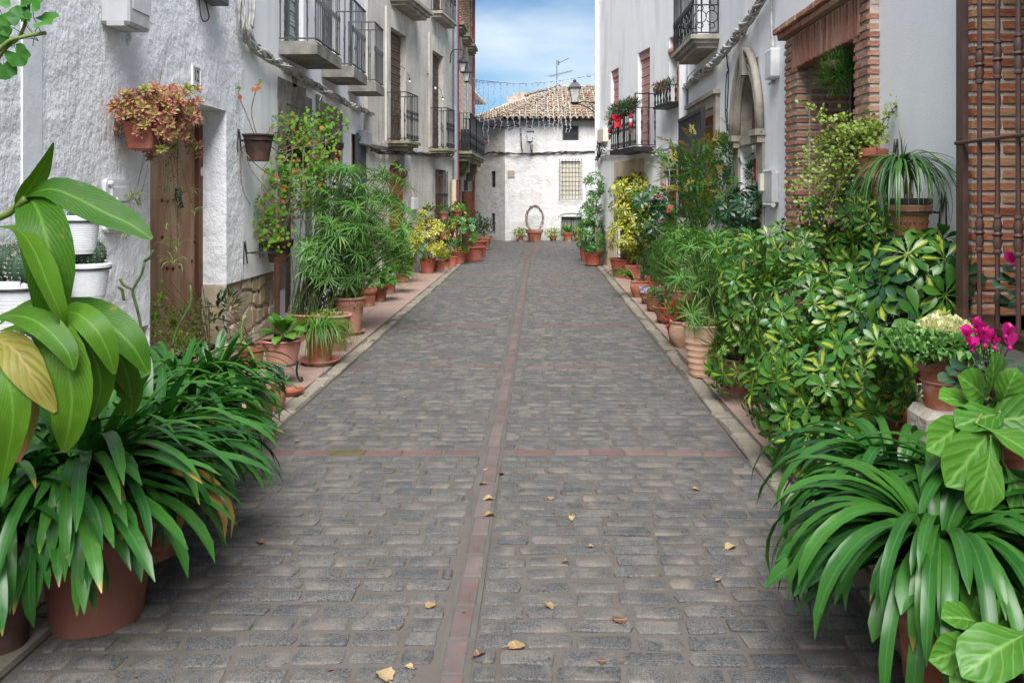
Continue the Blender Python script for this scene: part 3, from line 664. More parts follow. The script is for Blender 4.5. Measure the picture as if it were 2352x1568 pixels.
def moulded_slab(parent, W, u0, u1, proj, ztop, steps, mat, name='balcony'):
    m = MB()
    for (t0, t1, inset) in steps:
        W.box(m, u0 + inset, u1 - inset, -0.01, proj - inset, ztop - t1, ztop - t0)
    return part(name, m, mat, parent)
def lantern(label, base, s=1.0, bracket=None, group=None, cat='lamp'):
    o = thing('street_lamp', label, cat, base, group); b = Vector(base)
    m = MB(); c = b + Vector((0, 0, 0.0)); f4 = lambda r0, z0, r1, z1: m.lathe(c, [(r0 * s, z0 * s), (r1 * s, z1 * s)], 4, Matrix.Rotation(rad(45), 3, 'Z').to_4x4())
    for k in range(4):
        a = rad(45 + 90 * k); d = Vector((math.cos(a), math.sin(a), 0))
        m.tube([c + d * 0.10 * s, c + d * 0.19 * s + Vector((0, 0, 0.36 * s))], 0.009 * s, 4)
    m.lathe(c, [(0.05 * s, -0.05 * s), (0.11 * s, -0.02 * s), (0.115 * s, 0.01 * s)], 8)
    part('frame', m, MT['iron'], o)
    m = MB(); m.lathe(c, [(0.23 * s, 0.36 * s), (0.23 * s, 0.385 * s), (0.12 * s, 0.50 * s), (0.05 * s, 0.52 * s), (0.06 * s, 0.56 * s), (0.03 * s, 0.585 * s), (0.0, 0.60 * s)], 4 if s > 0.6 else 8, Matrix.Rotation(rad(45), 3, 'Z').to_4x4())
    part('cap', m, MT['iron'], o)
    for k in range(4):
        a0, a1 = rad(45 + 90 * k), rad(135 + 90 * k); p = lambda a, r, z: c + Vector((math.cos(a) * r, math.sin(a) * r, z)) * s
        m = MB(); m.add([p(a0, .095, .015), p(a1, .095, .015), p(a1, .183, .355), p(a0, .183, .355)], [(0, 1, 2, 3)]); part('pane', m, GLASS, o)
    m = MB(); m.lathe(c + Vector((0, 0, 0.06 * s)), [(0.03 * s, 0), (0.045 * s, 0.08 * s), (0.02 * s, 0.15 * s)], 8); part('bulb', m, MT['bulb'], o)
    if bracket:
        m = MB()
        for path, r in bracket: m.tube(spline([Vector(p) for p in path], 12), r, 6)
        part('bracket', m, MT['iron'], o)
    return o
def clear_glass():
    m, t, b = newmat('lamp_pane'); b.inputs['Base Color'].default_value = (0.75, 0.8, 0.8, 1); b.inputs['Roughness'].default_value = 0.15; b.inputs['Alpha'].default_value = 0.35; return m
GLASS = clear_glass()
def cablerun(name, label, pts, strands, r, spread, mat, twist=5.0, seed=1, base=None, cat='cable', loose=0.0):
    rr = random.Random(seed); path = spline(pts, max(24, int(len(pts) * 14))); m = MB()
    ln = sum((b - a).length for a, b in zip(path, path[1:]))
    for s in range(strands):
        ph = rr.uniform(0, 6.28); k = rr.uniform(0.4, 1.0); tw = twist * rr.uniform(0.7, 1.3) * rr.choice((1, 1, -0.6)); q = []; acc = 0
        jx = rr.uniform(-loose, loose)
        for i, p in enumerate(path):
            if i: acc += (p - path[i - 1]).length
            t = (path[min(i + 1, len(path) - 1)] - path[max(i - 1, 0)]).normalized(); a = Vector((0, 0, 1)).cross(t); a = a.normalized() if a.length > 1e-3 else Vector((1, 0, 0)); b = t.cross(a)
            an = ph + acc * tw * 2; e = spread * k * (1 + 0.35 * math.sin(acc * 3.1 + ph))
            q.append(p + a * math.cos(an) * e + b * (math.sin(an) * e + loose * math.sin(acc * 4 + ph * 3)))
        m.tube(q, r * rr.uniform(0.7, 1.2), 5, rnd=rr.random())
    o = single(name, m, mat, label, cat, base or pts[0], True)
    return o
def wallbox(name, label, W, px, n1, mat, cat='box', extra=None, n0=0.0):
    """a box on a wall: px = x0, x1, y0, y1 picture bounds of its front"""
    x0, x1, y0, y1 = px; u0 = W.u(x0, n1); u1 = W.u(x1, n1 if x0 < CX else n1); 
    ua, ub = min(u0, u1), max(u0, u1); xm = (x0 + x1) / 2
    z1 = W.px(xm, y0, n1)[1]; z0 = W.px(xm, y1, n1)[1]
    o = thing(name, label, cat, W.w((ua + ub) / 2, 0, z0))
    v, f = chamfer(1, 1, 1, 0.06, 0); m = MB()
    vv = [W.w(ua + (ub - ua) * (p[0] + .5), n0 + (n1 - n0) * (p[1] + .5), z0 + (z1 - z0) * (p[2] + .5)) for p in v]
    m.add(vv, f); part('body', m, mat, o)
    return o, ua, ub, z0, z1

# ------------------------------------------------------------------ left row of houses
WA = Wall((-3.07, -5.0), (-3.07, 14.4)); uB = WA.u(562)
d0, d1 = WA.u(345), WA.u(520); dz0, dz1, dd = 0.16, 2.44, 0.26
houseA = thing('white_house', 'rough whitewashed house with old plank door and number 12', 'house', WA.w(d0, 0, 0))
dado = (d1, uB, 0.0, 0.74, 0.05, 'ab'); dadoL = (d0 - 0.9, d0 - .02, 0.0, 0.60, 0.05)
m = MB(); WA.facade(m, 0, uB, 0, 7.5, [(d0, d1, dz0, dz1, dd), dado, dadoL]); WA.shell(m, 0, uB, 7.5, ends=False)
WA.quad(m, [(d0, -dd, dz1 - 0.14), (d1, -dd, dz1 - 0.14), (d1, -dd, dz1), (d0, -dd, dz1)])
part('wall', m, MT['limewash'], houseA)
m = MB(); uu0, uu1 = WA.u(48), WA.u(92); WA.box(m, uu0, uu1, -0.01, 0.012, 0.6, 7.4); part('plaster_strip', m, MT['plaster_patch'], houseA)
m = MB(); WA.box(m, d0, d1, -dd - 0.12, -dd - 0.05, dz0 - 0.16, dz1); dA = part('door', m, MT['wood_dark'], houseA)
for k in range(4):
    w = (d1 - d0 - 0.10) / 4; m = MB(); WA.box(m, d0 + k * w + 0.002, d0 + (k + 1) * w - 0.003, -dd - 0.05, -dd - 0.012 + (k % 2) * 0.004, dz0, dz1 - 0.14); part('plank', m, MT['wood_old'], dA)
m = MB(); WA.box(m, d1 - 0.10, d1 - 0.001, -dd - 0.05, -dd + 0.03, dz0, dz1 - 0.14); part('door_post', m, MT['wood_dark'], dA)
for (x, y) in ((372, 460), (385, 462), (398, 461), (411, 463), (372, 545), (448, 543), (372, 610), (384, 616), (397, 617), (412, 612), (440, 600), (446, 555), (372, 300), (412, 305)):
    c = WA.at(x, y, -dd - 0.008); m = MB(); m.lathe(c, [(0.018, -0.01), (0.016, 0.006), (0.006, 0.014), (0.0, 0.016)], 8, frame((0, 0, 0), (0, 0, -1), (1, 0, 0))); part('nail', m, MT['rust'], dA)
m = MB(); c = WA.at(409, 450, -dd + 0.01); m.tube([c + Vector((0, 0, .07)), c, c + Vector((.02, 0, -.06)), c + Vector((.03, 0, -.11))], [0.022, 0.03, 0.02, 0.028], 8); part('knocker', m, MT['iron'], dA, True)
m = MB(); WA.box(m, d0 - 0.02, d1 + 0.02, -dd - 0.1, 0.05, 0.02, dz0); part('threshold', m, MT['trim_stone'], houseA)
def rubble(parent, W, u0, u1, z0, z1, n0, mat, mort, rs, proud=0.03, hh=(0.13, 0.22), ww=(0.16, 0.38)):
    m = MB(); W.box(m, u0, u1, n0 - 0.03, n0, z0, z1); w = part('rubble_mortar', m, mort, parent)
    z = z0; row = 0
    bend = lambda u, zz, r: 0.0 if (zz <= z0 + .001 or zz >= z1 - .001) else .035 * math.sin(u * 6.1 + r * 2.3) + .02 * math.sin(u * 14 + r)
    while z < z1 - 0.05:
        h = min(rs.uniform(*hh), z1 - z); u = u0; sl_ = 0.0
        if z1 - z - h < 0.10: h = z1 - z
        while u < u1 - 0.04:
            l = min(rs.uniform(*ww), u1 - u)
            if u1 - u - l < 0.1: l = u1 - u
            sr_ = 0.0 if u + l >= u1 - .001 else rs.uniform(-.035, .035)
            v, f = chamfer(1, 1, 1, 0.16, 0.075, rs); a = rs.uniform(0.5, 1.2) * proud; m = MB(); pts = []
            for p in v:
                x_, y_, z_ = p[0] + .5, p[1] + .5, p[2] + .5; uu = u + l * x_; zb_ = z + bend(uu, z, row); zt_ = z + h + bend(uu, z + h, row + 1)
                uu = u + .012 + (l - .024) * x_ + (z_ - .5) * (sl_ * (1 - x_) + sr_ * x_); pts.append(W.w(uu, n0 - .02 + (a + .02) * y_, zb_ + .012 + (zt_ - zb_ - .024) * z_))
            m.add(pts, f); part('stone', m, mat, w); u += l; sl_ = sr_
        z += h; row += 1
    return w
rubble(houseA, WA, d1 + 0.001, uB - 0.001, 0.0, 0.735, -0.045, MT['stone'], MT['rubble_mortar'], random.Random(3))
rubble(houseA, WA, d0 - 0.899, d0 - 0.021, 0.0, 0.595, -0.045, MT['stone'], MT['rubble_mortar'], random.Random(4))
WJ = Wall((-3.325, WA.w(d1, 0, 0).y - 0.002), (-3.072, WA.w(d1, 0, 0).y - 0.002))
m = MB(); WJ.box(m, 0.0, WJ.len + .004, -0.01, 0.012, 0.16, 0.742); jw = part('jamb_mortar', m, MT['rubble_mortar'], houseA)
for z, h in ((0.16, 0.2), (0.37, 0.15), (0.53, 0.20)):
    v, f = chamfer(1, 1, 1, 0.1, 0.04, R); m = MB(); m.add([WJ.w(0.005 + (WJ.len - 0.01) * (p[0] + .5), 0.01 + 0.02 * (p[1] + .5), z + h * (p[2] + .5)) for p in v], f); part('stone', m, MT['stone'], jw)
# things fixed to house A
o, ua, ub, z0, z1 = wallbox('meter_box', 'grey junction box high on rough white wall above the hanging succulent', WA, (296, 346, -60, 66), 0.20, MT['grey_plastic'])
m = MB(); WA.box(m, ua + 0.05, ub - 0.008, 0.202, 0.206, z0 + 0.12, z1); part('cover', m, MT['white_plastic'], o)
m = MB(); WA.box(m, ua - 0.01, ub - 0.12, 0.05, 0.17, z0 - 0.012, z0 + 0.02); part('base', m, MT['grey_plastic'], o)
m = MB(); m.tube(spline([WA.at(298, 60, 0.02), WA.at(297, 85, 0.015), WA.at(292, 104, 0.0)], 10), 0.012, 8); part('conduit', m, MT['white_plastic'], o, True)
m = MB(); m.tube([WA.at(290, 87, 0.0), WA.at(301, 88, 0.03)], 0.012, 6); part('clip', m, MT['white_plastic'], o)
pts = [WA.at(456, -30, 0.03), WA.at(459, 20, 0.03), WA.at(463, 42, 0.04), WA.at(471, 50, 0.05), WA.at(480, 40, 0.04), WA.at(474, 10, 0.03), WA.at(468, -30, 0.03)]
m = MB(); m.tube(spline(pts, 36), 0.006, 6); single('wire_loop', m, MT['cable_black'], 'thin dark wire hanging in a loop at top of rough white wall', 'wire', pts[3], True)
o, ua, ub, z0, z1 = wallbox('floodlight', 'dark blue lamp edge peeking in at the top of the white wall', WA, (487, 528, -40, 4), 0.16, MT['iron_grey'], 'lamp')
m = MB(); WA.box(m, ua + 0.02, ub - 0.02, -0.0, 0.10, z0 + 0.02, z0 + 0.06); part('arm', m, MT['iron'], o)
# number plate
u0, u1 = WA.u(442, 0.01), WA.u(460, 0.01); zt, zb = WA.px(451, 153, 0.01)[1], WA.px(451, 197, 0.01)[1]
np_ = thing('house_number', 'small enamel plate reading 12 above the plank door', 'sign', WA.w((u0 + u1) / 2, 0, zb))
m = MB(); WA.box(m, u0, u1, 0.0, 0.012, zb, zt); part('plate', m, MT['sign'], np_)
m = MB(); b_ = 0.012
WA.box(m, u0 - .004, u0 + b_, 0.0, 0.018, zb - .004, zt + .004); WA.box(m, u1 - b_, u1 + .004, 0.0, 0.018, zb - .004, zt + .004); WA.box(m, u0 + b_, u1 - b_, 0.0, 0.018, zb - .004, zb + b_); WA.box(m, u0 + b_, u1 - b_, 0.0, 0.018, zt - b_, zt + .004)
part('frame', m, MT['plaster_patch'], np_)
tcv = bpy.data.curves.new('digits', 'FONT'); tcv.body = '12'; tcv.align_x = 'CENTER'; tcv.align_y = 'CENTER'; tcv.extrude = 0.002
tob = bpy.data.objects.new('digits_text', tcv); col.objects.link(tob); bpy.context.view_layer.update()
tme = bpy.data.meshes.new_from_object(tob.evaluated_get(bpy.context.evaluated_depsgraph_get())); bpy.data.objects.remove(tob)
tme.materials.clear(); tme.materials.append(MT['ink'])
hh = (zt - zb) * 0.62
o = bpy.data.objects.new('digits', tme); col.objects.link(o); o.parent = np_
Mx = Matrix(((0, 0, 1), (1, 0, 0), (0, 1, 0))).to_4x4()
o.matrix_basis = Matrix.Translation(WA.w((u0 + u1) / 2, 0.0145, (zb + zt) / 2) - wl(np_)) @ Mx @ Matrix.Diagonal((hh * 0.95, hh * 1.35, 1, 1))
o, ua, ub, z0, z1 = wallbox('meter_box', 'white electric meter box beside the plank door, spider plant in front', WA, (244, 300, 412, 532), 0.03, MT['white_plastic'])
m = MB(); WA.box(m, ua + 0.05, ub - 0.05, 0.03, 0.05, z0 + 0.04, z1 - 0.06); part('lid', m, MT['white_plastic'], o)
m = MB(); WA.box(m, ub - 0.20, ub - 0.07, 0.05, 0.054, z0 + 0.22, z1 - 0.16); part('pane', m, MT['glass'], o)
for (q, r_) in ((0.03, 0.04), (0.03, z1 - z0 - 0.03), (0.10, z1 - z0 - 0.15)):
    m = MB(); m.lathe(WA.w(ua + q + .01, 0.03, z0 + r_), [(0.02, 0), (0.02, 0.025), (0.008, 0.03)], 10, frame((0, 0, 0), (0, 0, -1), (1, 0, 0))); part('screw', m, MT['white_plastic'], o)
WJ2 = Wall((-3.4, 8.0), (-3.0, 8.0))
c = Vector((-3.31, WA.w(d1, 0, 0).y - 0.012, WA.px(461, 395)[1])); m = MB(); v, f = chamfer(0.05, 0.02, 0.09, 0.004); m.add(v + np.array(WA.at(462, 395, -0.235)) + np.array((0, -0.01, 0)), f)
bell = single('light_switch', m, MT['blind_cream'], 'small cream switch on the frame of the plank door', 'switch', WA.at(462, 395, -0.235))
m = MB(); m.add(v * 0.5 + np.array(WA.at(462, 395, -0.235)) + np.array((0, -0.019, 0)), f); part('button', m, MT['white_plastic'], bell)

# House B, smooth white with three balconies
houseB = thing('white_house', 'smooth white house with three grey railed balconies on concrete slabs', 'house', WA.w(uB, 0, 0))
uC = WA.len
dB = [(WA.u(655), WA.u(701), 0.1, 2.72, 0.22), (WA.u(738), WA.u(775), 0.1, 2.72, 0.22), (WA.u(807), WA.u(831), 0.12, 2.62, 0.1)]
bal = [(9.72, 10.92), (11.62, 12.52), (13.22, 13.92)]
wB = [(y0 - (-5) + 0.12, y1 + 5 - 0.12, 3.42, 5.6, 0.14) for y0, y1 in bal]
wB[0] = (WA.u(652), WA.u(697), 3.42, 5.6, 0.12)
m = MB(); WA.facade(m, uB, uC, 0, 7.5, dB + wB + [(uB, dB[0][0] - .31, 0.0, .74, .05, 'a')]); WA.shell(m, uB + 0.01, uC, 7.5, ends=False); part('wall', m, MT['plaster_smooth'], houseB)
rubble(houseB, WA, uB + .002, dB[0][0] - .311, 0.0, 0.735, -0.045, MT['stone'], MT['rubble_mortar'], random.Random(5))
for h in dB[:2]:
    cu, r_ = (h[0] + h[1]) / 2, (h[1] - h[0]) / 2
    curve = [(cu - r_ * math.cos(math.pi * k / 14), 2.2 + 0.34 * math.sin(math.pi * k / 14)) for k in range(15)]
    m = MB(); WA.arch(m, curve, 2.72, 0.2, 0.004); part('arch_stone', m, MT['stone_wood'], houseB)
    m = MB(); WA.box(m, h[0] - 0.30, h[0], 0.0, 0.012, 0.5, 3.0); WA.box(m, h[1], h[1] + 0.28, 0.0, 0.012, 0.4, 2.9); WA.box(m, h[0], h[1], 0.0, 0.012, 2.72, 3.0 if h is dB[0] else 2.92); part('stone_surround', m, MT['stone_wood'], houseB)
    m = MB(); WA.box(m, h[0], h[1], -0.24, -0.20, 0.1, 2.72); d_ = part('door', m, MT['wood_dark'], houseB)
    for k in range(3):
        w = (h[1] - h[0]) / 3; m = MB(); WA.box(m, h[0] + k * w + .03, h[0] + (k + 1) * w - .03, -0.2, -0.18, 0.3, 2.3); part('panel', m, MT['wood_dark'], d_)
h = dB[2]; m = MB(); WA.box(m, h[0], h[0] + 0.3, -0.1, -0.05, h[2], h[3]); d_ = part('shutter', m, MT['wood_tan'], houseB)
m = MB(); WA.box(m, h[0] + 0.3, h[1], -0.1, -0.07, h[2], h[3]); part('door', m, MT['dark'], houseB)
m = MB(); WA.box(m, h[0] + .24, h[0] + .28, 0.0, 0.05, 0.15, 2.6); WA.box(m, h[1] + .10, h[1] + .14, 0.0, 0.05, 0.15, 2.55); WA.box(m, h[0] + .28, h[1] + .10, 0.0, 0.05, 0.15, 0.19); WA.box(m, h[0] + .28, h[1] + .10, 0.0, 0.05, 1.4, 1.44); WA.box(m, h[0] + .28, h[1] + .10, 0.0, 0.05, 2.55, 2.6)
gt = part('gate', m, MT['iron_grey'], houseB)
gb = bar_mesh(2.5, 0.012, (), MT['iron_grey'])
for k in range(8): inst(gb, 'bar', gt, Matrix.Translation(WA.w(h[0] + .32 + k * 0.085, 0.025, 0.15)))
for i, ((y0, y1), wh) in enumerate(zip(bal, wB)):
    u0, u1 = y0 + 5, y1 + 5
    m = MB(); WA.box(m, u0, u1, -0.01, 0.455, 3.27, 3.405); WA.box(m, u0 + 0.01, u1 - 0.01, -0.01, 0.44, 3.405, 3.425); b_ = part('balcony', m, MT['concrete'], houseB)
    railing(b_, WA, [(u0 + 0.03, 0.01), (u0 + 0.03, 0.43), (u1 - 0.03, 0.43), (u1 - 0.03, 0.01)], 3.46, 0.92, MT['iron_grey'], 0.095, 0.0075, (0.46,) if i == 0 else (0.5,), 0.03)
    m = MB(); slats(m, WA, wh[0] + 0.02, wh[1] - 0.02, wh[2], wh[3], -0.11, 0.045); bl = part('blind', m, MT['blind_green'], houseB)
    m = MB(); cm = (wh[0] * 0.55 + wh[1] * 0.45); WA.box(m, cm - 0.02, cm + 0.02, -0.1, -0.06, wh[2], wh[3]); WA.box(m, wh[1] - 0.04, wh[1] - 0.002, -0.1, -0.06, wh[2], wh[3]); part('window_frame', m, MT['iron_grey'], houseB)
cablerun('cable_bundle', 'thick twisted grey cables sagging along the white wall under balconies', [WA.at(552, -40, 0.06), WA.at(553, 30, 0.06), WA.at(558, 75, 0.06), WA.at(585, 110, 0.07), WA.at(640, 145, 0.08), WA.at(700, 183, 0.08), WA.at(760, 217, 0.08), WA.at(812, 245, 0.08), WA.at(858, 265, 0.07), WA.at(866, 285, 0.06), WA.at(864, 345, 0.05), WA.at(870, 372, 0.05), WA.at(878, 376, 0.05)], 11, 0.013, 0.045, MT['cable'], 3.5, 5)
cablerun('cable_bundle', 'straight grey cables running down from the roof beside the junction bend', [WA.at(580, -40, 0.05), WA.at(578, 30, 0.05), WA.at(575, 70, 0.05), WA.at(590, 105, 0.07)], 5, 0.013, 0.03, MT['cable'], 1.0, 6)
CT = thing('cable_tie', 'dark bindings knotted round the sagging cable bundle', 'ties', WA.at(690, 178, 0.08))
for (x, y) in ((590, 112), (618, 132), (652, 153), (690, 178), (722, 197), (752, 214), (786, 232), (820, 250), (845, 262)):
    c = WA.at(x, y, 0.08); m = MB(); m.lathe(c, [(0.055, -0.014), (0.062, 0), (0.055, 0.014)], 10, frame((0, 0, 0), (1, 0, 0), (0, 1, -0.75)), False); part('binding', m, MT['cable'], CT)
o, ua, ub, z0, z1 = wallbox('meter_box', 'light grey box on the white wall above the flowering geraniums', WA, (838, 856, 302, 334), 0.12, MT['grey_plastic'])
o, ua, ub, z0, z1 = wallbox('house_sign', 'weathered narrow plaque set in white wall over stone doorway', WA, (673, 682, 176, 202), 0.012, MT['plaque'], 'sign')
m = MB(); m.tube(spline([WA.at(740, 205, 0.05), WA.at(738, 222, 0.03), WA.at(733, 240, 0.02), WA.at(734, 300, 0.02)], 16), 0.008, 6); single('wire_drop', m, MT['cable_white'], 'thin white wire dropping from the bundle between the two stone doorways', 'wire', WA.at(738, 222, 0.03), True)

# House C, grey ashlar
WC = Wall((-3.0, 14.42), (-2.14, 20.7))
houseC = thing('stone_house', 'grey ashlar townhouse with tall brown blinds and mossy balconies', 'house', WC.w(0, 0, 0))
def cz(x, y): return WC.px(x, y)[1]
c1, c2 = (WC.u(893), WC.u(929)), (WC.u(990), WC.u(1015))
wC = [(c1[0], c1[1], 2.62, 4.78, 0.13), (c2[0], c2[1], 2.66, 4.86, 0.13)]
dC = (WC.u(892), WC.u(937), 0.1, 2.30, 0.11); gC = (WC.u(1000), WC.u(1024), 0.35, 2.2, 0.10); wU = (WC.u(995), WC.u(1018), 5.75, 7.6, 0.12)
m = MB(); WC.facade(m, 0, WC.len, 0, 9.5, wC + [dC, gC, wU]); WC.shell(m, 0, WC.len, 9.5); part('wall', m, MT['ashlar'], houseC)
for w in wC:
    m = MB(); WC.box(m, w[0] - 0.22, w[0], 0.0, 0.035, w[2], w[3]); WC.box(m, w[1], w[1] + 0.22, 0.0, 0.035, w[2], w[3]); WC.box(m, w[0] - 0.22, w[1] + 0.22, 0.0, 0.035, w[3], w[3] + 0.34); part('window_surround', m, MT['trim_stone'], houseC)
    m = MB(); slats(m, WC, w[0] + 0.03, w[1] - 0.02, w[2], w[3] - 0.05, -0.09, 0.05); part('blind', m, MT['blind_brown'], houseC)
    m = MB(); WC.box(m, w[0], w[1], -0.16, -0.128, w[2], w[3]); part('window', m, MT['wood_dark'], houseC)
bC = [(WC.u(884), WC.u(967, .46), 2.62), (WC.u(984), WC.u(1049, .46), 2.64)]
for u0, u1, z in bC:
    b_ = moulded_slab(houseC, WC, u0, u1, 0.46, z, [(0, 0.05, 0.0), (0.05, 0.10, 0.04), (0.10, 0.17, 0.12)], MT['mossy_stone'])
    railing(b_, WC, [(u0 + 0.05, 0.02), (u0 + 0.05, 0.41), (u1 - 0.05, 0.41), (u1 - 0.05, 0.02)], z + 0.04, 0.86, MT['iron'], 0.115, 0.009, (0.05, 0.40, 0.50), 0.03)
m = MB(); slats(m, WC, wU[0], wU[1], wU[2], wU[3], -0.09, 0.05); part('blind', m, MT['blind_brown'], houseC)
b_ = moulded_slab(houseC, WC, wU[0] - 0.25, wU[1] + 0.3, 0.28, 5.72, [(0, 0.06, 0.0), (0.06, 0.13, 0.05)], MT['mould_stone'])
railing(b_, WC, [(wU[0] - 0.2, 0.01), (wU[0] - 0.2, 0.24), (wU[1] + 0.25, 0.24), (wU[1] + 0.25, 0.01)], 5.75, 0.9, MT['iron'], 0.11, 0.008, (0.4, 0.48), 0.03)
ub_ = WC.u(902); moulded_slab(houseC, WC, ub_ - 0.2, ub_ + 1.5, 0.4, WC.px(915, 5)[1] + 0.02, [(0, 0.06, 0.0), (0.06, 0.12, 0.06), (0.12, 0.18, 0.12)], MT['mould_stone'])
m = MB(); WC.box(m, -0.0, WC.len, 0.0, 0.05, 2.50, 2.56); WC.box(m, -0.0, WC.len, 0.0, 0.03, 2.46, 2.50); part('string_course', m, MT['trim_stone'], houseC)
cu, r_ = (dC[0] + dC[1]) / 2, (dC[1] - dC[0]) / 2
curve = [(cu - r_ * math.cos(math.pi * k / 16), 2.0 + 0.28 * math.sin(math.pi * k / 16)) for k in range(17)]
m = MB(); WC.arch(m, curve, 2.30, 0.105, 0.002); part('arch', m, MT['trim_stone'], houseC)
m = MB(); WC.box(m, dC[0] - 0.45, dC[0], 0.0, 0.02, 0, 2.44); WC.box(m, dC[1], dC[1] + 0.3, 0.0, 0.02, 0, 2.44); WC.box(m, dC[0], dC[1], 0.0, 0.02, 2.30, 2.44)
WC.box(m, cu - 0.10, cu + 0.10, 0.02, 0.05, 2.29, 2.455); part('door_surround', m, MT['trim_stone'], houseC)
m = MB(); WC.box(m, dC[0], dC[1], -0.15, -0.11, 0.1, 2.30); d_ = part('door', m, MT['wood_orange'], houseC)
for k in range(2):
    for (za, zb) in ((0.25, 0.85), (0.95, 1.5), (1.6, 2.1)):
        w = (dC[1] - dC[0]) / 2; m = MB(); v, f = chamfer(1, 1, 1, 0.08); m.add([WC.w(dC[0] + k * w + .06 + (w - .12) * (p[0] + .5), -0.11 + 0.025 * (p[1] + .5), za + (zb - za) * (p[2] + .5)) for p in v], f); part('panel', m, MT['wood_orange'], d_)
m = MB(); WC.box(m, gC[0], gC[1], -0.14, -0.10, gC[2], gC[3]); part('shutter', m, MT['wood_orange'], houseC)
m = MB()
for z in (0.42, 1.55, 2.05, 0.95): WC.box(m, gC[0] - .04, gC[1] + .04, 0.02, 0.035, z, z + 0.03)
gr = part('grille', m, MT['iron'], houseC); gb = bar_mesh(1.82, 0.010, (0.55, 1.25), MT['iron'])
for k in range(8): inst(gb, 'bar', gr, Matrix.Translation(WC.w(gC[0] - .02 + k * (gC[1] - gC[0] + .04) / 7, 0.03, 0.36)))
cablerun('cable_bundle', 'black cables strung along the grey house below its balconies', [WC.at(852, 345, 0.07), WC.at(880, 350, 0.08), WC.at(910, 352, 0.09), WC.at(940, 350, 0.08), WC.at(985, 355, 0.09), WC.at(1042, 358, 0.08)], 6, 0.011, 0.035, MT['cable_black'], 4, 8)
o, ua, ub, z0, z1 = wallbox('meter_box', 'grey box with glass cover on stone wall beside the arched door', WC, (930, 944, 358, 392), 0.14, MT['grey_plastic'])
m = MB(); m.tube(spline([WC.w(ub - .1, 0.07, z0), WC.w(ub - .1, 0.07, z0 - .1), WC.w(ub - .2, 0.03, z0 - .14)], 8), 0.012, 6); part('conduit', m, MT['cable_black'], o, True)
o, ua, ub, z0, z1 = wallbox('letter_box', 'white letter box on the grey wall right of orange door', WC, (951, 961, 454, 482), 0.08, MT['white_plastic'])
o, ua, ub, z0, z1 = wallbox('intercom', 'small steel doorbell panel on the side of the orange door', WC, (926, 934, 461, 472), 0.03, MT['grey_plastic'], 'bell')
for lbl, mat, ya, yb, x, r in (('upper grey downpipe at the end of the stone house', 'pipe_grey', -200, 413, 1046, 0.055), ('cream lower downpipe behind the spider plant', 'pipe_cream', 413, 602, 1042, 0.065)):
    m = MB(); p = WC.at(x, ya, 0.08); q = WC.at(x, yb, 0.08); m.tube([p, q], r, 10); 
    for z in (0.25, 0.75): m.lathe(p.lerp(q, z), [(r * 1.12, -0.03), (r * 1.12, 0.03)], 10)
    single('downpipe', m, MT[mat], lbl, 'pipe', q if q.z < p.z else p, True, 40)
for (x, y) in ((941, 185), (1000, 200), (1017, 227)):
    c = WC.at(x, y, 0.10); o = thing('bare_bulb', 'clear bulb on a wire ' + {941: 'right of the first tall brown blind', 1000: 'left of the second tall brown blind', 1017: 'right of the second tall brown blind'}[x], 'bulb', c)
    m = MB(); m.lathe(c, [(0.0, -0.07), (0.028, -0.05), (0.03, -0.03), (0.015, 0.0)], 10); part('glass', m, MT['bulb'], o, True)
    m = MB(); m.lathe(c, [(0.017, 0.0), (0.017, 0.04)], 8); m.tube(spline([c + Vector((0, 0, .04)), c + Vector((-.03, 0, .12)), WC.at(x - 6, y - 22, 0.01), WC.at(x - 20, y - 32, 0.01)], 10), 0.006, 5); part('wire', m, MT['cable_black'], o)
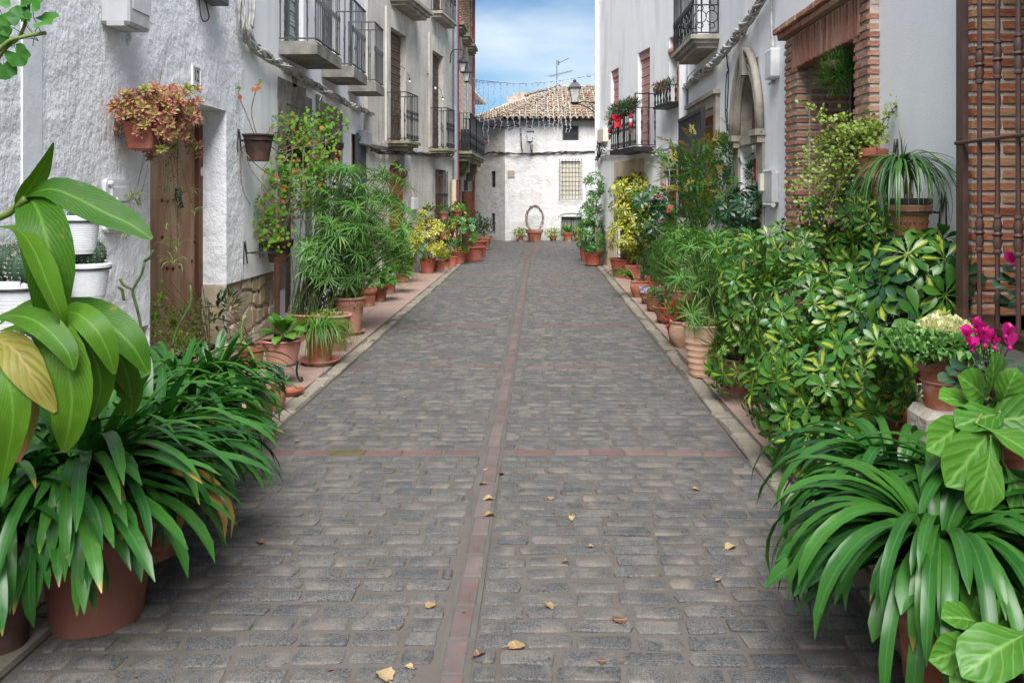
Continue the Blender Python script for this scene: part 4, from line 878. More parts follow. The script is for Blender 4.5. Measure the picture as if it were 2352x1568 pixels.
# House D, brown with brick windows
WD = Wall((-2.14, 20.75), (-2.08, 25.4))
houseD = thing('brick_house', 'tall brown house with brick window piers and red downpipes', 'house', WD.w(0, 0, 0))
wD = [(0.35 + k * 1.5, 1.05 + k * 1.5, 6.0, 7.4, 0.15) for k in range(3)] + [(0.35 + k * 1.5, 1.05 + k * 1.5, 2.75, 4.9, 0.12) for k in range(3)] + [(0.4 + k * 1.9, 1.1 + k * 1.9, 0.6, 2.2, 0.15) for k in range(2)]
m = MB(); WD.facade(m, 0, WD.len, 0, 8.0, wD); WD.shell(m, 0, WD.len, 8.0); part('wall', m, MT['brown_wall'], houseD)
for i, w in enumerate(wD):
    m = MB(); WD.box(m, w[0], w[1], -w[4] - .03, -w[4] + .01, w[2], w[3]); part('window', m, MT['wood_dark'] if i > 5 or i < 3 else MT['blind_white'], houseD)
    if i < 3:
        moulded_slab(houseD, WD, w[0] - .15, w[1] + .15, 0.22, w[2], [(0, .08, 0), (.08, .16, .05), (.16, .22, .1)], MT['mossy_stone'], 'window_sill')
        m = MB(); v, f = chamfer(0.22, 0.07, 0.05, 0.006); z = w[2]
        bmesh_ = MB().add(v, f).mesh('brick', MT['brick_tan'])
        while z < 7.9:
            for uu in (w[0] - 0.12, w[1] + 0.12): inst(bmesh_, 'brick', houseD, frame(WD.w(uu, 0.01, z + .03), WD.d, (0, 0, 1)))
            z += 0.07
    elif i < 6:
        m = MB(); slats(m, WD, w[0], w[1], w[2], w[3], 0.01, 0.05); part('blind', m, MT['blind_white'], houseD)
        m = MB()
        WD.box(m, w[0] - .22, w[0] - .02, 0, .025, w[2], w[3]); WD.box(m, w[1] + .02, w[1] + .22, 0, .025, w[2], w[3]); part('pier', m, MT['sandstone'], houseD)
    else:
        gr = MB(); WD.box(gr, w[0] - .02, w[1] + .02, 0.01, .03, w[2] + .4, w[2] + .43); WD.box(gr, w[0] - .02, w[1] + .02, 0.01, .03, w[2] + 1.1, w[2] + 1.13); gr = part('grille', gr, MT['iron'], houseD)
        gb = bar_mesh(w[3] - w[2], 0.012, (0.6,), MT['iron'])
        for k in range(6): inst(gb, 'bar', gr, Matrix.Translation(WD.w(w[0] + k * .14, 0.02, w[2])))
for (u0, u1) in ((0.12, 1.75), (1.85, 4.6)):
    b_ = moulded_slab(houseD, WD, u0, u1, 0.42, 2.72, [(0, 0.07, 0.0), (0.07, 0.14, 0.06), (0.14, 0.24, 0.14)], MT['mossy_stone'])
    m = MB(); um = (u0 + u1) / 2; WD.box(m, um - .12, um + .12, 0, .28, 2.2, 2.48); WD.box(m, um - .09, um + .09, 0, .18, 2.0, 2.2); part('corbel', m, MT['mossy_stone'], b_)
    railing(b_, WD, [(u0 + 0.05, 0.02), (u0 + 0.05, 0.38), (u1 - 0.05, 0.38), (u1 - 0.05, 0.02)], 2.76, 0.92, MT['iron'], 0.10, 0.010, (0.2, 0.4), 0.03)
m = MB(); WD.box(m, 0.5, 1.1, 0.1, 0.3, 2.76, 3.3); single('air_unit', m, MT['iron'], 'dark box standing on the far brown house balcony', 'box', WD.w(.8, .2, 2.76))
m = MB(); m.tube([WD.w(0.10, 0.06, 8.0), WD.w(0.10, 0.06, 0.0)], 0.045, 8); single('downpipe', m, MT['pipe_red'], 'red downpipe beside the grey one at the stone house corner', 'pipe', WD.w(.1, .06, 0), True, 40)
m = MB(); m.tube(spline([WD.w(4.75, 0.45, 8.05), WD.w(4.55, 0.40, 7.95), WD.w(4.45, 0.12, 7.7), WD.w(4.45, 0.07, 7.4), WD.w(4.45, 0.07, 0.0)], 20), 0.045, 8); single('downpipe', m, MT['pipe_red'], 'red downpipe bending under the eave at the far end of the brown house', 'pipe', WD.w(4.45, .07, 0), True, 40)
m = MB(); WD.box(m, 0.0, 4.9, 0.0, 0.40, 8.0, 8.08); WD.box(m, 0.0, 4.9, 0.36, 0.46, 8.08, 8.14); part('eave', m, MT['pipe_red'], houseD)
for i, (x, y, u) in enumerate(((1063, 151, 1.9), (1072, 174, 2.9))):
    c = WD.at((1063, 1072)[i], (156, 178)[i] , 0.32)
    w_ = c - WD.nn * 0.30
    lantern(('upper left wall lantern on the brown house', 'lower wall lantern on the brown house beside the sky')[i], c + Vector((0, 0, -0.1)), 0.6, [([w_ + Vector((0, 0, .1)), w_ + WD.nn * .05 + Vector((0, 0, .4)), c + Vector((0, 0, .42)), c + Vector((0, 0, .24))], 0.014)])
# House E: cream corner house with wreath on its balcony
WE = Wall((-2.75, 26.6), (-2.55, 31.0))
houseE = thing('cream_house', 'narrow cream house with small balcony at the end of the street', 'house', WE.w(0, 0, 0))
m = MB(); WE.facade(m, 0, WE.len, 0, 5.0, [(0.5, 1.6, 1.1, 2.1, .1), (0.5, 1.6, 0.2, 0.9, .1), (1.9, 2.9, 2.3, 4.2, .1)]); WE.shell(m, 0, WE.len, 5.0, 4); part('wall', m, MT['cream_wall'], houseE)
m = MB(); WE.quad(m, [(0, -0.0, 0), (0, -4, 0), (0, -4, 5), (0, 0, 5)]); 
for (a, b, z0, z1) in ((0.5, 1.6, 1.1, 2.1), (0.5, 1.6, 0.2, 0.9), (1.9, 2.9, 2.3, 4.2)):
    m = MB(); WE.box(m, a, b, -.12, -.08, z0, z1); part('window', m, MT['iron_grey'], houseE)
m = MB(); WE.box(m, 0.25, 2.6, -0.01, 0.55, 2.42, 2.56); b_ = part('balcony', m, MT['wood_tan'], houseE)
railing(b_, WE, [(0.3, 0.01), (0.3, 0.5), (2.55, 0.5), (2.55, 0.01)], 2.58, 0.95, MT['iron'], 0.10, 0.012, (0.5,), 0.04)
m = MB(); WE.box(m, -0.3, 4.6, -0.3, 0.4, 5.0, 5.1); part('eave', m, MT['sandstone'], houseE)
m = MB(); m.tube([WE.w(-0.35, 0.46, 5.05), WE.w(4.6, 0.46, 5.05)], 0.07, 8); m.tube(spline([WE.w(-.3, .45, 5.0), WE.w(-.25, .4, 4.7), WE.w(-.1, .1, 4.5), WE.w(-.1, .06, 0)], 16), 0.05, 8); part('gutter', m, MT['white_plastic'], houseE)
# white house closing the lane on the left, seen through the gap
WG = Wall((-4.6, 34.0), (-2.0, 33.0)); hg = thing('white_house', 'distant white house in the gap left of the tiled building', 'house', WG.w(0, 0, 0))
m = MB(); WG.facade(m, -4, WG.len, 0, 4.2, [(1.2, 2.0, 1.0, 2.3, .1), (1.2, 2.0, 2.6, 3.4, .1)]); WG.shell(m, -4, WG.len, 4.2); part('wall', m, MT['cream_wall'], hg)
for z0, z1 in ((1.0, 2.3), (2.6, 3.4)):
    m = MB(); WG.box(m, 1.2, 2.0, -.14, -.09, z0, z1); part('window', m, MT['iron_grey'], hg)
# ------------------------------------------------------------------ far white house with tiled roof
WF = Wall((-1.22, 29.0), (4.6, 29.0)); WF2 = Wall((-3.1, 31.9), (-1.22, 29.0))
houseF = thing('white_house', 'old whitewashed house with curved clay tile roof closing the street', 'house', (-1.22, 29.0, 0))
def fh(x0, x1, y0, y1, dep, W=None):
    W = W or WF; a, b = W.u(x0), W.u(x1); xm = (x0 + x1) / 2
    return (a, b, W.px(xm, y1)[1], W.px(xm, y0)[1], dep)
f1, f2, f3 = fh(1293, 1328, 290, 322, 0.14), fh(1288, 1333, 370, 456, 0.10), fh(1290, 1336, 498, 541, 0.16)
s1, s2 = fh(1128, 1138, 393, 430, 0.10, WF2), fh(1129, 1137, 490, 532, 0.10, WF2)
m = MB(); WF.facade(m, 0, WF.len, 0, 4.30, [f1, f2, f3]); WF.shell(m, 0.02, WF.len, 4.30, 6.0); WF2.facade(m, 0, WF2.len, 0, 4.30, [s1, s2]); part('wall', m, MT['plaster_far'], houseF)
for i, h in enumerate((f1, f2, f3)):
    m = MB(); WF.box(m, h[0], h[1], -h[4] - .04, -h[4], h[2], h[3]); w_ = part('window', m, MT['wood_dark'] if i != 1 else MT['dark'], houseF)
    m = MB(); uc = (h[0] + h[1]) / 2
    if i == 1:
        slats(m, WF, h[0] + .01, h[1] - .01, h[2], h[3], -0.07, 0.045); part('blind', m, MT['blind_cream'], w_)
    else:
        for a, b in ((h[0] + .03, uc - .015), (uc + .015, h[1] - .03)):
            q = MB(); WF.box(q, a, b, -h[4], -h[4] + .012, h[2] + .03, h[3] - .03); part('pane', q, MT['lace'] if i == 2 else MT['glass'], w_)
    gx0, gx1, gz0, gz1 = (h[0] - .05, h[1] + .05, h[2] - .03, h[3] + .06) if i == 1 else (h[0] - .02, h[1] + .02, h[2], h[3])
    gn = 0.10 if i == 1 else 0.0; rows, cols_ = ((7, 7), (9, 7), (4, 7))[i]
    if i == 0: rows, cols_ = 2, 4
    m = MB()
    for k in range(rows + 1):
        z = gz0 + (gz1 - gz0) * k / rows; m.tube([WF.w(gx0, gn, z), WF.w(gx1, gn, z)], 0.008, 5)
    if i == 1:
        for z in (gz0, gz1):
            m.tube([WF.w(gx0, gn, z), WF.w(gx0, 0, z)], .008, 5); m.tube([WF.w(gx1, gn, z), WF.w(gx1, 0, z)], .008, 5)
    gr = part('grille', m, MT['iron'], houseF); gb = bar_mesh(gz1 - gz0, 0.008, (), MT['iron'])
    for k in range(cols_ + 1): inst(gb, 'bar', gr, Matrix.Translation(WF.w(gx0 + (gx1 - gx0) * k / cols_, gn, gz0)))
for h in (s1, s2):
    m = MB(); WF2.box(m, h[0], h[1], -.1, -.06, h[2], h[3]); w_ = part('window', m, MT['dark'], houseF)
    for k in range(3):
        q = MB(); q.tube([WF2.w(h[0] + (h[1] - h[0]) * (.2 + .3 * k), -.0, h[2]), WF2.w(h[0] + (h[1] - h[0]) * (.2 + .3 * k), 0, h[3])], .01, 4); part('bar', q, MT['iron'], w_)
m = MB(); cu, rr_ = (f3[0] + f3[1]) / 2, (f3[1] - f3[0]) / 2
curve = [(cu - (rr_ + .1) * math.cos(math.pi * k / 12), f3[3] + .02 + .13 * math.sin(math.pi * k / 12)) for k in range(13)]
m.tube([WF.w(u, 0.0, z) for u, z in curve], 0.03, 6); part('window_arch', m, MT['plaster_far'], houseF)
u0, z0 = WF.px(1166, 407); u1, z1 = WF.px(1182, 392); m = MB(); WF.box(m, u0, u1, 0, .03, z0, z1); single('wall_plaque', m, MT['plaque'], 'small brown stone plaque on the far white house', 'plaque', WF.w(u0, 0, z0))
# roof: tile by tile
EV = Vector((-1.42, 28.66, 4.24)); R0 = P(1287, 204, 33.2); E2 = Vector((4.6, 28.66, 4.24)); R1_ = Vector((4.6, 33.2, R0.z)); E3 = Vector((-3.45, 31.8, 4.24)); R3_ = Vector((-1.2, 36.5, R0.z - .1))
m = MB(); m.add([EV, E2, R1_, R0], [(0, 1, 2, 3)]); m.add([E3, EV, R0, R3_], [(0, 1, 2, 3)]); m.add([EV + Vector((0, .1, -.06)), E2 + Vector((0, .1, -.06)), Vector((4.6, 29.1, 4.2)), Vector((-1.2, 29.1, 4.2))], [(0, 1, 2, 3)])
roof = part('roof', m, MT['brown_wall'], houseF)
RT = random.Random(21)
def tile_mesh(L_, r0, r1, flip=False):
    mb = MB(); n = 6; v = []; f = []
    for s, r in ((0, r0), (1, r1)):
        for k in range(n + 1):
            a = math.pi * k / n; v.append((s * L_, r * math.cos(a), (r * math.sin(a) * 0.85) * (-1 if flip else 1) + (0.03 * (1 - s))))
    for k in range(n): f.append((k, k + 1, n + 2 + k, n + 1 + k))
    for s, r in ((0, r0 * .82), (1, r1 * .82)):
        for k in range(n + 1):
            a = math.pi * k / n; v.append((s * L_, r * math.cos(a), (r * math.sin(a) * 0.85) * (-1 if flip else 1) + (0.03 * (1 - s))))
    o = 2 * (n + 1)
    for k in range(n): f.append((o + n + 1 + k, o + n + 2 + k, o + k + 1, o + k)); f.append((k + 1, k, o + k, o + k + 1))
    return mb.add(v, f)
TM = [tile_mesh(0.46, 0.088 + RT.uniform(-.008, .008), 0.068).mesh('roof_tile', MT['roof_tile'], smooth=True, angle=50) for _ in range(6)]
tiles = []
def slope(e0, e1, r0, r1, pitch=0.20, expo=0.36):
    ax = (e1 - e0).normalized(); nrm = ax.cross(r0 - e0).normalized(); nrm = nrm if nrm.z > 0 else -nrm; up = nrm.cross(ax).normalized()
    up = up if up.z > 0 else -up; H = (r0 - e0).dot(up); a0, a1 = (r0 - e0).dot(ax), (r1 - e0).dot(ax); b1 = (e1 - e0).length
    u = 0.0
    while u < max(b1, a1):
        k = 0; j = RT.uniform(-.05, .05)
        while k * expo < H:
            v = k * expo; t = v / H; lo, hi = a0 * t, b1 + (a1 - b1) * t
            if lo - .05 < u < hi + .05: tiles.append((e0 + ax * (u + RT.uniform(-.012, .012)) + up * (v - .06 + j * .5) + nrm * 0.02, up + ax * RT.uniform(-.03, .03) + nrm * RT.uniform(-.02, .02), nrm))
            k += 1
        u += pitch
slope(EV, E2, R0, R1_); nfront = len(tiles)
slope(E3, EV, R3_, R0)
q = [(EV, R0), (R0, R1_), (R0, R3_)]
for a, b in q:
    n = int((b - a).length / .34); d = (b - a).normalized()
    for k in range(n): tiles.append((a + d * (k * .34) + Vector((0, 0, .07)), d, Vector((0, 0, 1))))
tiles = [t for t in tiles if t[0].x < 3.0]
tiles.sort(key=lambda t: t[0].y)
rest = MB()
for i, (p, x, z) in enumerate(tiles):
    M_ = frame(p, x, z)
    if i < 300: inst(RT.choice(TM), 'roof_tile', roof, M_)
    else:
        t_ = tile_mesh(0.46, 0.088, 0.068); v = np.concatenate(t_.v); M3 = np.array(M_.to_3x3()); rest.add(v @ M3.T + np.array(M_.translation), t_.f, None, RT.random())
part('roof_tiles_behind', rest, MT['roof_tile'], roof, True, 50, kind='stuff')
# under-tiles at the eave, seen as the scalloped lower edge
m = MB()
for k in range(22):
    x = EV.x + .1 + .20 * k; t_ = tile_mesh(.5, .085, .085, True); v = np.concatenate(t_.v); M_ = frame((x, 28.60, 4.285), (0, .94, .36), (0, -.36, .94)); m.add(v @ np.array(M_.to_3x3()).T + np.array(M_.translation), t_.f, None, RT.random())
part('eave_tiles', m, MT['roof_tile'], roof, True, 50, kind='stuff')
m = MB(); m.box(P(1213, 232, 36) + Vector((0, 0, -.6)), (1.3, 1.0, 1.8)); m.box(P(1190, 240, 38) + Vector((0, 0, -.3)), (1.0, .8, 1.2)); single('chimney_block', m, MT['brown_wall'], 'brown masonry block rising behind the tiled roof', 'chimney', P(1213, 240, 36))
# antenna
b = P(1279, 203, 33.3); an = thing('antenna', 'television aerial standing on the ridge of the tiled roof', 'antenna', b)
m = MB(); m.tube([b - Vector((0, 0, .2)), P(1279, 138, 33.3)], 0.016, 6); part('mast', m, MT['iron_grey'], an)
m = MB(); m.tube([P(1262, 176, 33.0), P(1313, 163, 33.6)], 0.013, 5)
for k in range(9):
    c = P(1262, 176, 33.0).lerp(P(1313, 163, 33.6), k / 8); m.tube([c + Vector((-.22 + .01 * k, .25, .06)), c + Vector((.22 - .01 * k, -.25, -.06))], 0.006, 4)
part('yagi', m, MT['iron_grey'], an)
m = MB(); m.tube([P(1281, 146, 33.3), P(1306, 134, 33.3)], 0.02, 5); m.box(P(1283, 145, 33.3), (.06, .06, .16)); part('upper_arm', m, MT['iron_grey'], an)
# lamp and cables on far house
c = WF.at(1217, 327, 0.45); w_ = WF.at(1222, 345, 0.0)
lantern('black lantern on a curled bracket on the far white house', c + Vector((0, 0, 0.02)), 0.92, [([w_, w_ + Vector((0, -.15, -.12)), w_ + Vector((-.03, -.42, -.05)), c + Vector((0, 0, -.03))], .018), ([w_ + Vector((0, 0, .18)), w_ + Vector((.02, -.15, .16)), w_ + Vector((0, -.2, .02)), w_ + Vector((0, -.05, -.02))], .014)])
cablerun('cable_bundle', 'black cables crossing the whole front of the far white house', [WF2.at(1108, 355, 0.05), WF2.at(1135, 350, 0.05), WF.at(1165, 353, 0.05), WF.at(1220, 353, 0.05), WF.at(1290, 350, 0.05), WF.at(1380, 348, 0.05)], 5, 0.014, 0.035, MT['cable_black'], 3, 12)
cablerun('cable_run', 'black cable under the eave dropping to the cables of the far house', [WF2.at(1108, 290, 0.06), WF.at(1160, 292, 0.05), WF.at(1188, 288, 0.05), WF.at(1196, 296, 0.05), WF.at(1197, 330, 0.05), WF.at(1200, 348, 0.05)], 2, 0.014, 0.02, MT['cable_black'], 3, 13)
# icicle lights across the street
sp = [P(1083, 180, 24.2), P(1110, 185, 24.4), P(1180, 191, 24.8), P(1250, 189, 25.2), P(1300, 183, 25.6), P(1345, 175, 25.8), P(1385, 166, 26.0)]
il = thing('light_string', 'string of unlit icicle lights hung across the street before the sky', 'light string', sp[0])
m = MB(); path = spline(sp, 60)
m.tube(path, 0.012, 5); m.tube([p + Vector((0, 0, .012 * math.sin(i * 1.3))) + Vector((0, .02, 0)) for i, p in enumerate(path)], 0.009, 5); m.tube([sp[0], P(1098, 189, 24.4), sp[2]], 0.006, 4); m.box(P(1353, 173, 25.8), (.12, .12, .1))
part('wire', m, MT['light_wire'], il)
RI = random.Random(5)
for k in range(20):
    p = path[int(4 + k * 2.05)]; L_ = RI.choice((1.55, 1.75, 1.9, 1.4, 1.65)); m = MB(); q = [p]
    n = 14
    for i in range(1, n + 1): q.append(p + Vector((.02 * math.sin(i * 1.7 + k) + RI.uniform(-.012, .012), RI.uniform(-.02, .02), -L_ * i / n)))
    m.tube(q, 0.0075, 4); 
    for i in range(1, n): m.tube([q[i], q[i] + Vector((.05 * RI.choice((-1, 1)), 0, .02))], 0.008, 4)
    m.tube([p, p + Vector((-.02, 0, -.08))], 0.02, 5)
    part('light_drop', m, MT['light_wire'] if k < 14 else MT['light_wire_pale'], il)

# ------------------------------------------------------------------ right row of houses
W1 = Wall((2.5, 13.9), (1.33, 19.75))
house1 = thing('white_house', 'white house with pink blinds and a black railed balcony on the right', 'house', W1.w(0, 0, 0))
def rh(W, x0, x1, y0, y1, dep):     # picture bounds of the outer edges of an opening, x0 < x1 (x1 is nearer)
    a, b = W.u(x1), W.u(x0); return (a, b, W.px(x1, y1)[1], W.px(x1, y0)[1], dep)
r1 = rh(W1, 1465, 1493, 108, 338, 0.12); r2 = rh(W1, 1403, 1421, 155, 240, 0.11); r3 = rh(W1, 1537, 1567, 72, 235, 0.14); r4 = rh(W1, 1418, 1474, 402, 612, 0.18); r4 = (r4[0], r4[1], 0.06, r4[3], .12); r5 = (W1.u(1556), W1.u(1527), 0.06, 2.05, .12)
m = MB(); W1.facade(m, 0, W1.len, 0, 7.4, [r1, r2, r3, r4, r5]); W1.shell(m, 0, W1.len, 7.4); part('wall', m, MT['plaster_smooth'], house1)
for i, h in enumerate((r1, r2, r3)):
    m = MB(); W1.box(m, h[0], h[1], -h[4] - .03, -h[4] + .0, h[2], h[3]); w_ = part('window', m, MT['wood_orange'] if i == 2 else MT['dark'], house1)
    m = MB()
    if i < 2: slats(m, W1, h[0] + .01, h[1] - .01, h[2], h[3] - .14, -h[4] + .03, .055)
    else:
        zz = W1.px(1562, 108)[1]; m.tube([W1.w(h[0] + .01, -.05, zz), W1.w(h[1] - .01, -.05, zz)], .085, 12)
        W1.box(m, h[0] + .01, h[1] - .02, -.12, -.10, zz, h[3] - .1)
    part('blind', m, MT['blind_pink'], w_)
    m = MB(); W1.box(m, h[0] + .005, h[1] - .005, -h[4] + .01, -h[4] + .07, h[3] - .15, h[3] - .01); part('blind_box', m, MT['blind_pink'], w_)
m = MB(); pts = [W1.at(1564, 100, 0.02), W1.at(1556, 150, .04), W1.at(1548, 200, .05)]; m.tube(pts, .006, 4); single('blind_cord', m, MT['cable_white'], 'thin cord slanting down from the rolled pink blind', 'cord', pts[-1])
# surrounds and doors
def voussoirs(parent, W, h, wj, wt, mat, n=7, proud=.025):
    for k in range(n):
        a = h[0] - wj + (h[1] - h[0] + 2 * wj) * k / n; b = h[0] - wj + (h[1] - h[0] + 2 * wj) * (k + 1) / n
        m = MB(); W.box(m, a + .002, b - .002, -.02, proud, h[3], h[3] + wt); part('lintel_stone', m, mat, parent)
    for side in (0, 1):
        z = 0.06
        while z < h[3] - .05:
            l = min(.5, h[3] - z); m = MB(); a, b = (h[0] - wj, h[0]) if side == 0 else (h[1], h[1] + wj); W.box(m, a, b, -.02, proud, z + .002, z + l - .002); part('jamb_stone', m, mat, parent); z += l
voussoirs(house1, W1, r4, .17, .32, MT['sandstone'])
voussoirs(house1, W1, r5, .17, .28, MT['sandstone'], 4)
for h in (r4, r5):
    m = MB(); W1.box(m, h[0], h[1], -.17, -.121, .06, h[3]); d_ = part('door', m, MT['wood_dark'], house1)
    m = MB(); W1.box(m, h[0] + .002, h[1] - .002, -.12, -.06, h[3] - .24, h[3] - .002); part('transom', m, MT['blind_brown'], d_)
    m = MB(); W1.box(m, h[0] + .002, h[0] + .08, -.12, -.06, .06, h[3] - .242); part('door_frame', m, MT['wood_dark'], d_); m = MB(); W1.box(m, h[1] - .08, h[1] - .002, -.12, -.06, .06, h[3] - .242); part('door_frame', m, MT['wood_dark'], d_)
    m = MB(); W1.box(m, h[0] - .05, h[1] + .05, -.2, .12, 0.0, .06); part('step', m, MT['pave_tile'], house1)
u0, u1 = r4[1] + .17, W1.len - .02; z = 0.0
for row in range(4):
    k = u0; hh = .2
    while k < u1 - .02:
        l = min(.48 if (row + int(k * 3)) % 2 else .4, u1 - k); v, f = chamfer(1, 1, 1, .02); m = MB(); m.add([W1.w(k + .002 + (l - .004) * (p[0] + .5), -.01 + .03 * (p[1] + .5), z + .002 + (hh - .004) * (p[2] + .5)) for p in v], f); part('dado_tile', m, MT['sandstone'], house1); k += l
    z += hh
# black balcony
bu0, bu1 = W1.u(1507) , W1.u(1507) + 1.62; bz = 2.52
m = MB(); W1.box(m, bu0, bu1, -.01, .43, bz - .09, bz); b1_ = part('balcony', m, MT['iron'], house1)
railing(b1_, W1, [(bu0 + .03, .01), (bu0 + .03, .40), (bu1 - .03, .40), (bu1 - .03, .01)], bz + .03, .70, MT['iron'], .125, .011, (.06, .33, .42, .62), .03)
m = MB(); m.tube([W1.w(bu0 + .03, .01, bz + .99), W1.w(bu0 + .03, .40, bz + .99)], .012, 5); W1.box(m, bu0 + .02, bu0 + .04, .39, .41, bz + .7, bz + 1.0); W1.box(m, bu0 + .02, bu0 + .04, .12, .14, bz + .7, bz + 1.0); part('upper_rail', m, MT['iron'], b1_)
# window rail with pine cones
m = MB(); W1.box(m, r3[0] - .05, r3[1] + .12, 0, .26, r3[2] - .06, r3[2] - .01); b2_ = part('window_ledge', m, MT['iron'], house1)
railing(b2_, W1, [(r3[0] - .02, .02), (r3[0] - .02, .23), (r3[1] + .1, .23), (r3[1] + .1, .02)], r3[2], .30, MT['iron'], .14, .011, (.06, .2), .025)
m = MB(); p, q = W1.at(1371, -100, .05), W1.at(1371, 480, .05); m.tube([p, q], .05, 8); single('downpipe', m, MT['plaster_smooth'], 'white painted downpipe on the far corner of the right-hand white house', 'pipe', q, True, 40)
m = MB(); p, q = W1.w(.06, .08, 7), W1.w(.06, .08, 0); m.tube([p, q], .07, 10); single('downpipe', m, MT['plaster_smooth'], 'white painted downpipe between the two white houses on the right', 'pipe', q, True, 40)
o, ua, ub, z0, z1 = wallbox('junction_box', 'pale beige cable box on the corner beside the black balcony', W1, (1371, 1385, 296, 328), .12, MT['blind_cream'])
cablerun('cable_bundle', 'dark loose wires hanging below the beige cable box', [W1.at(1376, 325, .08), W1.at(1375, 340, .1), W1.at(1376, 355, .1), W1.at(1370, 368, .09)], 9, .010, .05, MT['cable_black'], 6, 14)
cablerun('cable_bundle', 'white painted cables looping along the wall below the black balcony', [W1.at(1378, 330, .05), W1.at(1388, 345, .05), W1.at(1420, 343, .05), W1.at(1460, 340, .05), W1.at(1500, 345, .05), W1.at(1525, 338, .05), W1.at(1570, 328, .05)], 7, .009, .035, MT['cable_white'], 2.5, 15, loose=.03)
cablerun('cable_run', 'twisted white cable stretched above the tan stone doorway', [W1.at(1376, 358, .05), W1.at(1420, 354, .05), W1.at(1470, 350, .05), W1.at(1506, 356, .06), W1.at(1550, 343, .05)], 3, .012, .02, MT['cable_white'], 9, 16)
m = MB(); q = [W1.at(1522, 345, .04), W1.at(1535, 365, .03), W1.at(1538, 420, .02), W1.at(1535, 450, .02)]; m.tube(spline(q, 14), .009, 5); single('wire_drop', m, MT['cable_white'], 'white wire dropping beside the second tan doorway', 'wire', q[0], True)
# corner lantern
c = P(1320, 236, 20.6); w_ = P(1372, 246, 20.6)
lantern('large black lantern on a scrolled bracket reaching out from the white corner house', c + Vector((0, 0, .0)), .98, [([w_ + Vector((0, 0, .08)), c + Vector((.25, 0, .02)), c + Vector((0, 0, -.03))], .016), ([w_ + Vector((0, 0, -.2)), c + Vector((.40, 0, -.17)), c + Vector((.18, 0, -.06)), c + Vector((0, 0, -.04))], .014), ([c + Vector((.36, 0, 0)), c + Vector((.42, 0, -.1)), c + Vector((.33, 0, -.1)), c + Vector((.34, 0, -.03))], .010), ([c + Vector((.48, 0, 0)), c + Vector((.54, 0, -.12)), c + Vector((.44, 0, -.13)), c + Vector((.45, 0, -.04))], .010)])
WS = Wall((1.33, 19.75), (5.5, 20.6)); m = MB(); 
# House 2: gothic door and grilled window
WR = Wall((2.5, -5.0), (2.5, 13.88)); u23 = 8.72 + 5
house2 = thing('white_house', 'white house with pointed stone doorway and iron grilled window', 'house', WR.w(u23, 0, 0))
ga0, ga1 = WR.u(1742), WR.u(1701); gw0, gw1 = WR.u(1648), WR.u(1590); gwz0, gwz1 = 1.25, 2.86
b0, b1 = WR.u(1652), WR.u(1600)
m = MB(); WR.facade(m, u23, WR.len, 0, 7.4, [(ga0, ga1, .1, 3.2, .16), (gw0, gw1, gwz0, gwz1, .2), (b0 + .1, b1 - .1, 3.86, 6.0, .2)]); WR.shell(m, u23, WR.len, 7.4); part('wall', m, MT['plaster_smooth'], house2)
gc, gr_ = (ga0 + ga1) / 2, (ga1 - ga0) / 2; zs, za = 2.30, 3.06
def gothic(e, n=28):
    out = []
    for k in range(n + 1):
        t = -1 + 2 * k / n; out.append((gc + (gr_ + e) * t, zs + (za + e * 1.05 - zs) * (1 - abs(t) ** 1.85) ** 0.58))
    return out
m = MB(); WR.arch(m, gothic(0), 3.2, .155, .003); part('arch_soffit', m, MT['mould_stone'], house2)
for e, n_, r in ((.27, .05, .045), (.17, .035, .026), (.10, .03, .022), (.02, .02, .02)):
    m = MB(); cv = gothic(e); m.tube([WR.w(u, n_, z) for u, z in cv], r, 8); part('arch_moulding', m, MT['mould_stone'], house2, True)
m = MB(); o1, o2 = gothic(.28), gothic(0)
for a, b, c_, d_ in zip(o1, o1[1:], o2[1:], o2): WR.quad(m, [(a[0], .03, a[1]), (b[0], .03, b[1]), (c_[0], .03, c_[1]), (d_[0], .03, d_[1])], True)
WR.box(m, ga0 - .28, ga0 - .001, 0, .03, .1, zs); WR.box(m, ga1 + .001, ga1 + .28, 0, .03, .1, zs)
part('door_surround', m, MT['mould_stone'], house2)
for u in (ga0 - .14, ga1 + .14):
    m = MB(); WR.box(m, u - .17, u + .17, 0, .12, zs - .02, zs + .05); WR.box(m, u - .15, u + .15, 0, .09, zs - .10, zs - .02); part('capital', m, MT['mould_stone'], house2)
m = MB(); WR.box(m, ga0 + .002, ga1 - .002, -.10, .02, zs - .08, zs + .02); part('door_transom', m, MT['mould_stone'], house2)
m = MB(); WR.box(m, gc - .06, gc + .06, .0, .10, 3.04, 3.36); part('keystone', m, MT['mould_stone'], house2)
m = MB(); WR.box(m, ga0, ga1, -.22, -.161, .1, 3.2); d_ = part('door', m, MT['trim_stone'], house2)
for k in range(9): 
    q = MB(); WR.box(q, ga0 + .002, ga1 - .002, -.16, -.14 + .006 * (k % 2), zs + .02 + k * .105, zs + .12 + k * .105); part('tympanum_board', q, MT['wood_dark'], d_)
m = MB(); WR.box(m, ga0 - .1, ga1 + .1, -.3, .2, 0.0, .1); part('step', m, MT['pave_tile'], house2)
